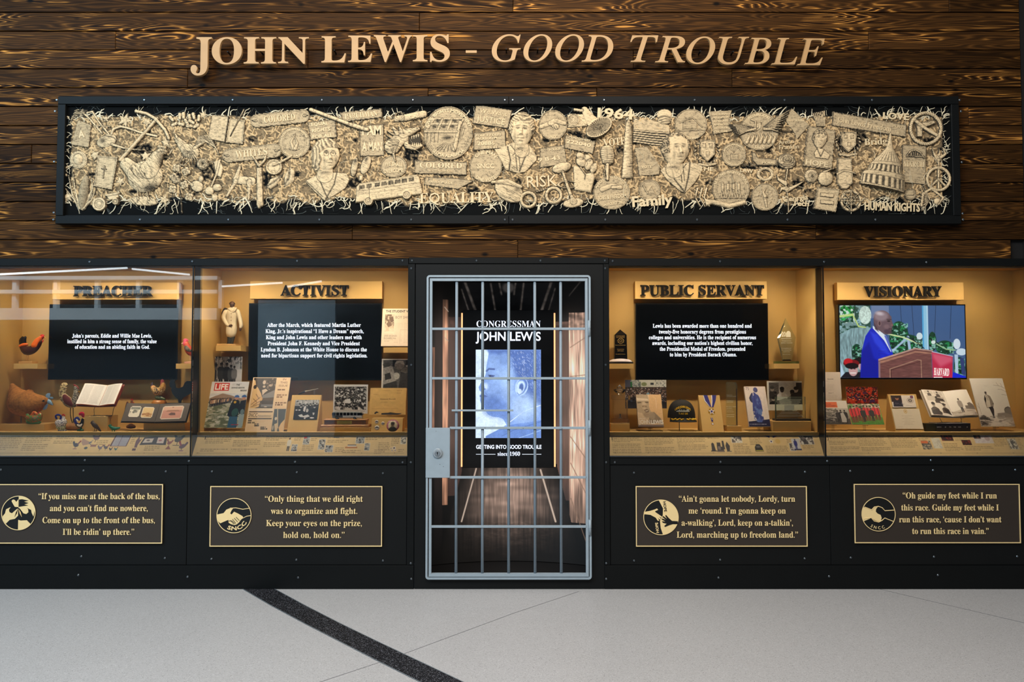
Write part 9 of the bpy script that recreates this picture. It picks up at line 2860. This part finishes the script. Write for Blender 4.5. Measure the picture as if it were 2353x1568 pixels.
 # lettering curved round the front of the crown
 def capline(s_, z_, half, cap, arch, m):
  L, w_ = run(s_, SANSB, cap * k, 2 * half * k, False, 0, 2)
  b = MB()
  for V_, F_ in L:
   x = V_[:, 0] - w_ / 2
   zz1 = zc + z_ * k + V_[:, 1] - arch * k * (x / (half * k)) ** 2
   # surface of the crown at that height
   s2 = np.clip((zz1 - zc + 4 * k) / (41 * k), 0, .999) ** (1 / .9)
   qq = np.clip(1 - s2 ** 2, 0.01, 1) ** .375
   yy = y - .075 * qq * np.sqrt(np.clip(1 - (x / (31.5 * k * qq)) ** 2, 0.02, 1)) - .0015
   b.add(np.stack([cx + x, yy, zz1], 1), F_)
  b.build('cap_lettering', m, e)
 capline('USNS JOHN LEWIS', 19.5, 18, 4.6, 7, yl); capline('T-AO 205', 4.4, 10.5, 4, 0, yl)
 b = MB()
 for (x0,x1,z0,z1) in ((-15,15,10.4,12.6),(-12,13,12.6,13.6),(8,14,13.6,16.2),(-9,-7,13.6,15.4),(-4,-3,13.6,15.8),(1,2,13.6,15.6)):
  n_ = 8
  for i in range(n_):
   xa, xb = x0 + (x1 - x0) * i / n_, x0 + (x1 - x0) * (i + 1) / n_
   V = []
   for (x, z_) in ((xa, z0), (xb, z0), (xb, z1), (xa, z1)):
    s2 = ((z_ * k + 4 * k) / (41 * k)) ** (1 / .9); qq = max(.01, 1 - s2 ** 2) ** .375
    V.append((cx + x * k, y - .075 * qq * math.sqrt(max(.02, 1 - (x / (31.5 * qq)) ** 2)) - .0012, zc + z_ * k))
   b.add(V, [(0, 1, 2, 3)])
 b.build('ship_badge', tmat('grey_thread', (186, 190, 194), .5), e)
 s = empty('cap_stand', (Px(1560, y), y, ZDECK), 'thin black rod stand under the ball cap', 'stand')
 b = MB(); b.tube([(Px(1560,y),y,ZDECK + .004),(Px(1560,y),y,zc - 1 * k)],.0028,8); b.build('rod',bm,s,True); MB().box(Px(1536,y),Px(1594,y),y - .07,y + .05,ZDECK + .0003,ZDECK + .004).build('foot',ACR,s)
 # medal board
 y0 = .135
 fr, wd, ht = lean(1614.5, 1664, 909, y0, .245, 996)
 e = empty('display_wedge', (fr.o[0], y0, ZDECK), 'tan slanted board carrying the blue ribbon medal', 'display wedge')
 tp = fr.at(0, ht, 0)
 V = [(fr.o[0],y0,ZDECK),(fr.o[0] + wd,y0,ZDECK),(fr.o[0] + wd,tp[1],tp[2]),(fr.o[0],tp[1],tp[2]),(fr.o[0],tp[1] + .03,ZDECK),(fr.o[0] + wd,tp[1] + .03,ZDECK),(fr.o[0] + wd,tp[1] + .012,tp[2]),(fr.o[0],tp[1] + .012,tp[2])]
 link_mesh('wedge_block',V,[(0,1,2,3),(5,4,7,6),(3,2,6,7),(1,5,6,2),(4,0,3,7),(0,4,5,1)],M_TAN2,e)
 W_ = 50.0
 u_ = wd / W_
 vv = ht / 88.0

 def ribbon(pts, m, par, nm, d=.003):
  V = [fr.at(p[0] * u_, (88 - p[1]) * vv, d) for p in pts] + [fr.at(p[0] * u_, (88 - p[1]) * vv, .0005) for p in pts]
  n = len(pts)
  return link_mesh(nm,V,[tuple(range(n - 1,-1,-1)),tuple(range(n,2 * n))] + [(i,(i + 1) % n,n + (i + 1) % n,n + i) for i in range(n)],m,par)
 blue,wht,gd = tmat('royal_ribbon',(38,40,132),.45),tmat('ribbon_white',(232,228,236),.5),tmat('medal_gold',(226,176,52),.25,metal=.5)
 e = empty('medal', tuple(fr.at(26 * u_, 50 * vv, .003)), 'gold star medal hanging on a blue and white neck ribbon', 'medal')
 for p,q in (([(12,0),(21,0),(24,12),(27,27),(24,27),(14,13)],[(10.5,0),(12,0),(14.5,13),(24.8,28),(22.5,27),(12.6,13)]),([(32,0),(42,0),(39,13),(32,28),(28,28),(31,14)],[(30,0),(32,0),(31.4,14),(28.6,28),(27.4,27),(29.6,13)])):
  ribbon(p, blue, e, 'ribbon', .004); ribbon(q, wht, e, 'ribbon_edge', .0046)
 mx_, my_ = 26.5, 38.5
 def stars(cx_, cy_, r_, inner, n, rot=-90): return [(cx_ + (r_ if i % 2 == 0 else r_ * inner) * math.cos(math.radians(rot + 180 / n * i)), cy_ + (r_ if i % 2 == 0 else r_ * inner) * math.sin(math.radians(rot + 180 / n * i))) for i in range(2 * n)]
 ribbon(stars(mx_,my_,8.6,.78,10),gd,e,'gold_wreath',.004); ribbon(stars(mx_,my_,8.2,.42,5),wht,e,'star',.0058); ribbon(stars(mx_,my_,2.6,.9,8),blue,e,'centre',.0066); ribbon(stars(mx_,my_,5.4,.5,5,90),tmat('medal_red',(176,40,50),.4),e,'red_points',.0048)
 e = empty('medal', tuple(fr.at(24 * u_, 24 * vv, .003)), 'miniature star medal on a short blue ribbon below the big one', 'medal')
 ribbon([(22.6,53),(27,53),(27.4,62),(23.6,62)],blue,e,'ribbon',.004); ribbon([(24.2,53),(25.2,53),(26,58),(25,58)],wht,e,'ribbon_edge',.0046); ribbon(stars(25.6,67,3.6,.8,8),gd,e,'gold_wreath',.004); ribbon(stars(25.6,67,3.2,.45,5),wht,e,'star',.005)
 # glass pillar award
 y = .215; k = S(y); zp = Pz(979.5, .17)
 e = empty('glass_pillar_award', (Px(1681, y), y, zp), 'clear glass pillar award with white engraved lines', 'award')
 MB().prism([(Px(1669,y),zp),(Px(1692,y),zp),(Px(1692,y),zp + 92 * k),(Px(1688.5,y),zp + 99 * k),(Px(1672,y),zp + 100 * k),(Px(1669,y),zp + 96 * k)],y - .02,y + .02).build('pillar',gl,e)
 MB().box(Px(1688.6,y),Px(1690.6,y),y - .0205,y - .0200,zp + 2 * k,zp + 84 * k).build('dark_edge_line',tmat('smoke_edge',(84,66,56),.3),e)
 yt = y - .0206
 for i,(s_,w_,cap,py) in enumerate((('THE 2014',13,2.2,909.5),('TRUE LEADER AWARD',22,2.4,912.6),('CONGRESSMAN',16,2,922.5),('JOHN LEWIS',15,2,925.5),('For courage, wisdom',21,2.6,936),('and heart',13,2.2,939.5),('in service to',14,1.8,943.5),('a more perfect union',16,1.8,947.5),('Congratulations',18,2.2,954),('With gratitude',17,2.2,958.5))):
  wtext('engraving',s_,SANS,1669.5,1669.5 + w_,py,cap,yt,fros,e,0,0,2)
 # poster book with the blue figure; units of the 11.2x crop: 560 x 1000
 c = Cv(560,1020,130,(232,220,212)); c.poly([(0,900),(560,840),(560,1020),(0,1020)],(40,42,78)); c.words(20,958,520,1,30,(226,224,232),4,.6); c.noise(.03,30,30,4)
 bl = (70, 82, 156)
 c.poly([(120,250),(170,175),(230,150),(300,190),(330,260),(320,410),(230,400),(150,420),(110,370),(95,300)],(52,56,92)); c.poly([(210,150),(280,160),(330,190),(380,300),(400,420),(410,640),(150,640),(170,430),(150,300),(190,190)],bl); c.poly([(200,640),(370,640),(360,760),(380,880),(350,920),(240,920),(210,800)],(84,104,176))
 c.ell(290,90,58,66,(78,82,136)); c.ell(322,112,20,34,(66,70,120)); c.poly([(240,140),(300,170),(330,200),(340,230),(290,190)],(236,228,226)); c.line([(215,160),(215,290)],22,(232,224,222)); c.patches(160,240,410,900,[(104,134,196),(58,68,140)],60,90,5,.04); c.words(470,330,490,12,34,(222,196,180),7,.5)
 o,fr,wd,ht = paper('poster_book','white book numbered 75 with a blue painted figure','book',1720,1769,890.5,982,.20,.31,c,.018,None,(226,214,210))
 stext(o,fr,wd,ht,c,'75',SANS,36,96,84,76,tmat('grey_blue_ink',(92,84,112),.5))
 easel_stand('acrylic_stand', 1744, 983.5, .20, 'clear acrylic stand under the book with the blue figure')
 # photo with window panes
 c = Cv(455,375,130,(222,222,216)); c.rect(24,20,445,298,(190,190,188)); c.rect(24,20,150,298,(110,106,102))
 for i in range(9): c.line([(24, 20 + 22 * i), (150, 60 + 22 * i)], 6, (60, 56, 54))
 c.rect(150,20,372,298,(206,206,204)); c.poly([(372,20),(445,20),(445,298),(360,298)],(34,32,32)); c.head(65,100,30,(170,160,150),(70,66,62),(60,56,54)); c.head(105,160,20,(90,80,74),(20,20,20),(50,48,46)); c.head(75,230,24,(180,170,160),(40,36,34),(26,24,24)); c.head(190,112,32,(60,50,44),(20,18,16),(232,232,232)); c.head(320,150,32,(76,62,54),(18,16,16),(120,118,116)); c.head(370,110,34,(200,190,180),(24,22,22),(44,38,38)); c.poly([(330,200),(420,170),(445,200),(445,298),(300,298)],(44,38,38)); c.poly([(150,240),(240,220),(300,260),(300,298),(150,298)],(150,150,148)); c.noise(.08,14,14,3,(24,20,445,298)); c.rect(0,299,455,375,(224,222,212)); c.rect(0,0,455,19,(226,226,222)); c.rect(0,0,23,375,(226,226,222))
 paper('mounted_photo', 'black and white photo of people talking behind the etched glass award', 'photograph', 1764, 1846, 876, 943.5, .375, .39, c, .004)
 # etched glass award
 y = .225; k = S(y); zp = Pz(968.5, .16)
 e = empty('etched_glass_award', (Px(1815, y), y, zp), 'upright clear glass plate award with etched steps on a black base', 'award')
 MB().box(Px(1777,y),Px(1857,y),y - .04,y + .035,zp,zp + 4.5 * k,.001).build('base',bm,e); MB().box(Px(1780,y),Px(1849,y),y - .008,y + .008,zp + 4.5 * k,Pz(912,y),.002).build('glass_plate',gl,e)
 b = MB(); yt = y - .0086
 for (x0,x1,py) in ((1789,1840,919),(1790,1838,922),(1791,1838,925),(1793,1835,928),(1795,1832,931),(1796,1830,944),(1793,1834,947),(1790,1837,950),(1787,1841,954),(1784,1844,957)): b.box(Px(x0,yt),Px(x1,yt),yt - .0004,yt,Pz(py + .8,yt),Pz(py,yt))
 b.box(Px(1801,yt),Px(1823,yt),yt - .0003,yt,Pz(943,yt),Pz(931.5,yt)); b.build('etched_monument',tmat('etching_grey',(196,204,190),.7),e)
 wtext('engraving','JOHN LEWIS',SANSB,1803,1821,946.2,3.0,yt - .0006,tmat('etched_dark',(96,84,66),.6),e,0,0,2)
 MB().box(Px(1779,y),Px(1781.5,y),y - .009,y - .0082,zp + 4.5 * k,Pz(912.5,y)).build('bevel_edge',tmat('green_edge',(74,92,76),.3),e)

case_servant()

def case_visionary():
 bm = tmat('black_ink', (30, 26, 24), .5)
 c = Cv(180,350,90,(226,214,204)); c.words(14,106,150,1,12,(176,164,158),2,.3); c.words(14,148,130,7,13,(196,184,176),3,.4,alpha=.7); c.words(14,268,150,7,14,(190,178,170),4,.35,alpha=.7)
 o,fr,wd,ht = paper('typed_document','tall white typed sheet at the left of the VISIONARY case','document',1880,1934.5,855.5,924,.34,.365,c,.003)
 stext(o,fr,wd,ht,c,'Remarks',BOLD,80,88,46,11,bm); stext(o,fr,wd,ht,c,'June 7',BOLD,80,250,38,9,bm)
 c = Cv(300,260,120,(226,220,210)); c.rect(0,0,300,80,(226,220,212)); c.rect(20,14,190,76,(228,112,62)); c.grad(0,84,300,260,(196,190,182),(96,92,88)); c.patches(0,84,170,190,[(150,144,138),(110,106,100)],20,12,5); c.rect(0,200,300,260,(70,66,64)); c.patches(0,160,180,240,[(160,156,150),(40,38,38)],30,8,8)
 for x,y_,h,ct in ((176,108,140,(52,48,48)),(212,104,150,(30,28,30)),(255,104,150,(38,36,38))): c.person(x,y_,h,ct,(100,84,76),(20,18,18),(20,18,18),.36)
 c.poly([(205,140),(240,130),(262,200),(256,240),(204,238)],(186,182,180))
 o,fr,wd,ht = paper('report_booklet','booklet with an orange title block above a grey photo','booklet',1893,1955.5,922,976,.21,.29,c,.006)
 for i,s_ in enumerate(('A SALUTE AND','SERVICE OF DIGNITY')): stext(o,fr,wd,ht,c,s_,SANSB,34,44 + 20 * i,90 + 50 * i,11,tmat('maroon_ink',(150,40,24),.5))
 easel_stand('acrylic_stand', 1914, 977, .22, 'clear acrylic stand under the orange-headed booklet')
 c = Cv(352,190,130,(60,16,14)); c.patches(0,0,352,190,[(180,50,28),(28,12,12),(210,70,36)],14,16,2)
 c.crowd(6,8,346,130,70,5,10,[(206,150,120),(120,76,56),(226,180,150)],[(196,56,30),(150,30,24),(210,72,34),(24,14,14),(70,40,90)],4); c.noise(.1,8,8,3)
 paper('mounted_photo', 'upper colour photo of graduates in red gowns', 'photograph', 1946, 2018, 889.5, 931, .30, .315, c, .004)
 c = Cv(385,230,130,(120,150,66)); c.rect(0,0,385,60,(150,130,116)); c.patches(0,0,385,70,[(60,110,50),(206,190,180),(90,140,70)],26,18,5); c.rect(0,150,385,230,(74,132,44)); c.noise(.2,8,8,4,(0,150,385,230))
 rnd = random.Random(6)
 for i in range(9):
  x = 30 + i * 40; c.person(x,14 + rnd.uniform(-4,14),186 - i * 3,rnd.choice([(206,30,44),(186,24,38),(216,40,52)]),rnd.choice([(206,160,136),(110,76,58)]),(30,22,20),(120,20,26),.27); c.line([(x + 2,50),(x + 6,150)],7,(30,16,20))
 for x,h in ((165,150),(270,140)): c.person(x,50,h,(26,22,26),(130,92,72),(24,20,20),(20,18,20),.42)
 o,fr,wd,ht = paper('mounted_photo','lower colour photo of graduates in red gowns on grass','photograph',1958,2032,929,976.5,.20,.28,c,.004)
 easel_stand('acrylic_stand', 1986, 977.5, .21, 'clear acrylic stand under the red gown photos')
 # invitation board
 y0 = .135
 fr, wd, ht = lean(2058, 2124, 906.5, y0, .235, 992.5)
 e = empty('display_wedge', (fr.o[0], y0, ZDECK), 'tan slanted board carrying an envelope and a printed card', 'display wedge')
 tp = fr.at(0, ht, 0)
 V = [(fr.o[0],y0,ZDECK),(fr.o[0] + wd,y0,ZDECK),(fr.o[0] + wd,tp[1],tp[2]),(fr.o[0],tp[1],tp[2]),(fr.o[0],tp[1] + .04,ZDECK),(fr.o[0] + wd,tp[1] + .04,ZDECK),(fr.o[0] + wd,tp[1] + .012,tp[2]),(fr.o[0],tp[1] + .012,tp[2])]
 link_mesh('wedge_block',V,[(0,1,2,3),(5,4,7,6),(3,2,6,7),(1,5,6,2),(4,0,3,7),(0,4,5,1)],M_TAN2,e)
 vv = ht / 86.0; u_ = wd / 66.0
 c = Cv(260,140,100,(232,224,218)); c.rect(0,0,115,76,(50,34,36)); c.head(64,30,24,(176,120,92),(40,30,28),(40,40,56)); c.ell(205,60,38,34,(190,176,170)); c.ell(205,60,32,28,(216,206,200)); c.ell(205,60,22,20,(120,110,108)); c.poly([(196,52),(214,52),(205,74)],(206,196,190)); c.rect(214,4,244,34,(60,56,120)); c.ell(229,20,8,8,(200,80,90))
 for q in ([(30,100),(44,84),(50,104),(64,90),(80,104)],[(96,104),(108,88),(112,106),(130,100)]): c.line(q,4,(110,100,120))
 c.words(150, 116, 220, 1, 9, (150, 140, 140), 3, .4)
 o = sheet('envelope',Fr(fr.at(5 * u_,55 * vv,.001),fr.u,fr.v),55 * u_,28 * vv,c,M_PRINT,None,.003,(214,204,196)); one(o,'commemorative envelope with portrait and round postmark','envelope')
 c = Cv(360,225,110,(232,220,200)); c.ell(172,30,24,24,(214,180,120)); c.ell(172,30,17,17,(232,214,180)); c.ell(172,30,9,9,(200,160,96))
 for i,(a,b_) in enumerate(((110,250),(150,200),(110,260),(140,220),(100,270),(130,240),(120,250))): c.words(a,78 + 16 * i,b_,1,10,(170,150,124),i,.35,ragged=False,alpha=.7)
 c.words(40, 200, 110, 1, 8, (180, 160, 134), 11, .35)
 o = sheet('invitation_card',Fr(fr.at(1.5 * u_,6 * vv,.001),fr.u,fr.v),63.5 * u_,46 * vv,c,M_PRINT,None,.003,(214,198,176)); one(o,'cream printed invitation card with a small gold seal','card')
 # open graphic book on a stand
 a = Cv(220, 240, 90, (228, 222, 214)); b = Cv(240, 240, 90, (228, 222, 214))
 a.rect(20,8,100,44,(206,200,190)); a.rect(110,10,200,46,(206,200,190)); a.rect(20,56,205,104,(200,192,182))
 for x,y_,r_ in ((60,20,9),(150,22,10),(120,72,12),(60,140,20),(170,140,18)): a.head(x,y_,r_,(170,156,146),(50,44,42),(84,76,72))
 a.poly([(100,70),(190,76),(200,102),(120,102)],(70,62,60)); a.poly([(20,200),(80,180),(120,214),(110,236),(20,236)],(60,54,56)); a.poly([(150,170),(200,180),(216,230),(160,210)],(44,38,38)); a.line([(140,120),(190,130)],8,(70,62,60))
 b.poly([(0,200),(60,190),(160,170),(240,180),(240,240),(0,240)],(196,184,172)); b.poly([(150,150),(240,150),(240,190),(150,180)],(120,108,100)); b.poly([(180,130),(210,120),(236,140),(236,170),(186,170)],(110,100,94)); b.person(112,80,130,(150,140,132),(110,96,88),(60,54,52),(50,44,46),.34); b.patches(0,195,240,240,[(150,138,128)],40,8,3)
 e,fr,wd,ht = open_book('open_picture_book','open white picture book showing a walking figure, on a metal stand','book',2137,2190,2243,901,959,.20,.33,tmat('cream_cover',(206,196,184),.5),a,b)
 wire_stand(2185, Pz(972.5, .20), .225, 60, 962, 'low metal stand holding the open picture book')
 # lying dark volume
 y0, y1 = .165, .27
 z0 = ZDECK
 e = empty('lying_book', (Px(2176, y0), y0, z0), 'dark hardback lying flat with its lettered spine facing out', 'book')
 zt = Pz(973, y0)
 x0, x1 = Px(2150, y0), Px(2227, y0)
 nvy = tmat('navy_cover', (36, 36, 48), .35)
 MB().box(x0,x1,y0,y1,zt - .003,zt).build('cover',tmat('slip_grey',(176,176,180),.4),e); MB().box(x0,x1,y0,y1,z0,z0 + .003).build('cover',nvy,e); MB().box(x0 + .003,x1 - .003,y0 + .006,y1 - .004,z0 + .003,zt - .003).build('page_block',tmat('page_edge',(214,206,190),.7),e)
 MB().box(x0, x1, y0 - .002, y0 + .004, z0, zt, .001).build('spine', nvy, e)
 for (s_,a_,b_) in (('MARCH',2153,2163),('ONE',2171,2174),('TWO',2181,2186),('THREE',2191,2197),('VOLUME',2201,2208),('AW',2221,2224)):
  wtext('spine_lettering',s_,SANSB,a_,b_,983,2.4,y0 - .0028,tmat('pale_ink',(206,206,214),.5),e,0,0,2)
 e = empty('lying_book', (Px(2136, y0), y0 + .01, z0), 'shorter dark book lying left of the lettered hardback', 'book')
 x0, x1 = Px(2124, y0 + .01), Px(2149.5, y0 + .01)
 MB().box(x0,x1,y0 + .008,y1 - .01,zt - .007,zt - .004).build('cover',tmat('forest_cover',(30,34,28),.4),e); MB().box(x0,x1,y0 + .008,y1 - .01,z0,z0 + .003).build('cover',tmat('forest_cover',(30,34,28),.4),e); MB().box(x0 + .001,x1 - .001,y0 + .008,y1 - .012,z0 + .003,zt - .007,.001).build('page_block',tmat('forest_cover2',(40,44,34),.5),e)
 # walking figure poster; units 530 x 540
 c = Cv(400,560,140,(228,222,212)); c.grad(0,0,400,560,(232,228,220),(222,214,204))
 c.poly([(0,450),(60,430),(110,460),(160,480),(60,560),(0,560)],(70,64,60),14); c.poly([(210,440),(400,430),(400,560),(250,560)],(176,166,154),16); c.poly([(60,560),(170,470),(270,470),(380,560)],(222,212,200)); c.poly([(320,370),(340,345),(375,335),(400,350),(400,440),(320,430)],(130,122,114)); c.poly([(316,372),(340,342),(376,330),(400,344),(400,354),(374,342),(344,354)],(96,90,84)); c.poly([(230,410),(320,400),(400,430),(400,460),(220,450)],(150,140,130),10)
 for q in ([(400,120),(340,90),(270,80)],[(400,160),(350,130),(310,130)],[(370,105),(360,60)],[(330,92),(310,50)],[(30,290),(36,420)],[(10,320),(30,350)],[(400,200),(340,190)]): c.line(q,3,(140,132,124),3)
 c.poly([(130,200),(160,190),(195,210),(215,290),(205,330),(190,350),(120,350),(112,260)],(150,140,128)); c.poly([(132,206),(160,196),(176,260),(170,340),(124,344)],(206,196,182)); c.poly([(112,250),(130,200),(140,240),(126,290)],(60,54,52)); c.poly([(142,340),(195,330),(200,370),(182,450),(170,450),(160,400),(154,370)],(56,50,50)); c.ell(150,176,12,16,(110,98,90)); c.ell(150,166,13,9,(70,62,58)); c.ell(176,456,14,6,(34,30,30)); c.line([(150,210),(158,260)],4,(60,54,52)); c.ell(208,300,8,7,(110,100,92)); c.words(150,84,210,2,12,(206,200,192),5,.4,alpha=.6)
 c.patches(0,440,400,560,[(150,140,130),(206,198,188)],50,10,4,.06)
 o,fr,wd,ht = paper('figure_print','tall grey-toned print of a man in a coat walking a bare road','print',2254.5,2332,870.5,981,.20,.33,c,.006)
 easel_stand('acrylic_stand', 2285, 982, .21, 'clear acrylic stand under the walking man print', 18)

case_visionary()
# ------------------------------------------------------------------ the hall behind the visitor, seen only as faint reflections in the panes
def hall():
 w = mat('hall_wall_paint', (60, 68, 76), .7)
 o = tag(MB().box(-14, 14, -12.2, -12, 0, 6.5).build('wall_far', w), kind='structure')
 pale = mat('balcony_white', (226, 230, 232), .6)
 for i, (z0, z1) in enumerate(((2.55, 2.8), (3.12, 3.2), (3.42, 3.5))):
  MB().box(-14, -6.4, -11.5, -11.3, z0, z1).build('balcony_band', pale, o)
 for i in range(9): MB().box(-13.6 + i * .9, -13.52 + i * .9, -11.5, -11.38, 2.8, 3.42).build('balcony_post', pale, o)
 MB().box(-5.6,-3.9,-11.7,-11.6,0,3.0).build('pale_wall_bay',mat('bay_paint',(176,196,208),.6),o)
 glow = mat('streak_glow_face', (236, 246, 255), .5, emit=4.0)  # added glowing strips, unseen, put in to draw bright streaks in the panes
 for i,(x,y,z,L,a) in enumerate(((-9.5,-10.2,3.86,3.6,.03),(-9.6,-10.6,3.50,3.2,.05),(-5.4,-9.4,4.0,.9,.5),(-5.0,-9.4,3.85,.9,.5),(-7.3,-10.6,3.5,1.2,-.1),(-5.6,-11.2,3.3,1.3,.06),(-4.2,-10.2,3.2,.7,.16))):
  s = MB().box(-L / 2, L / 2, -.02, .02, -.018, .018).build('streak_glow', glow)
  s.location = (x, y, z); s.rotation_euler = (0, -a, 0)
  s.parent = o
 area('added_hall_wash',(-8,-8.5,5.6),(-9,-12,2.8),6,1.0,480,(.7,.88,1.0))  # added light, unseen, that brightens the balcony bands for their reflection

hall()
# ------------------------------------------------------------------ tidy up
bpy.data.objects.remove(_to)
for o in bpy.data.objects:
 if '_w' in o: del o['_w']
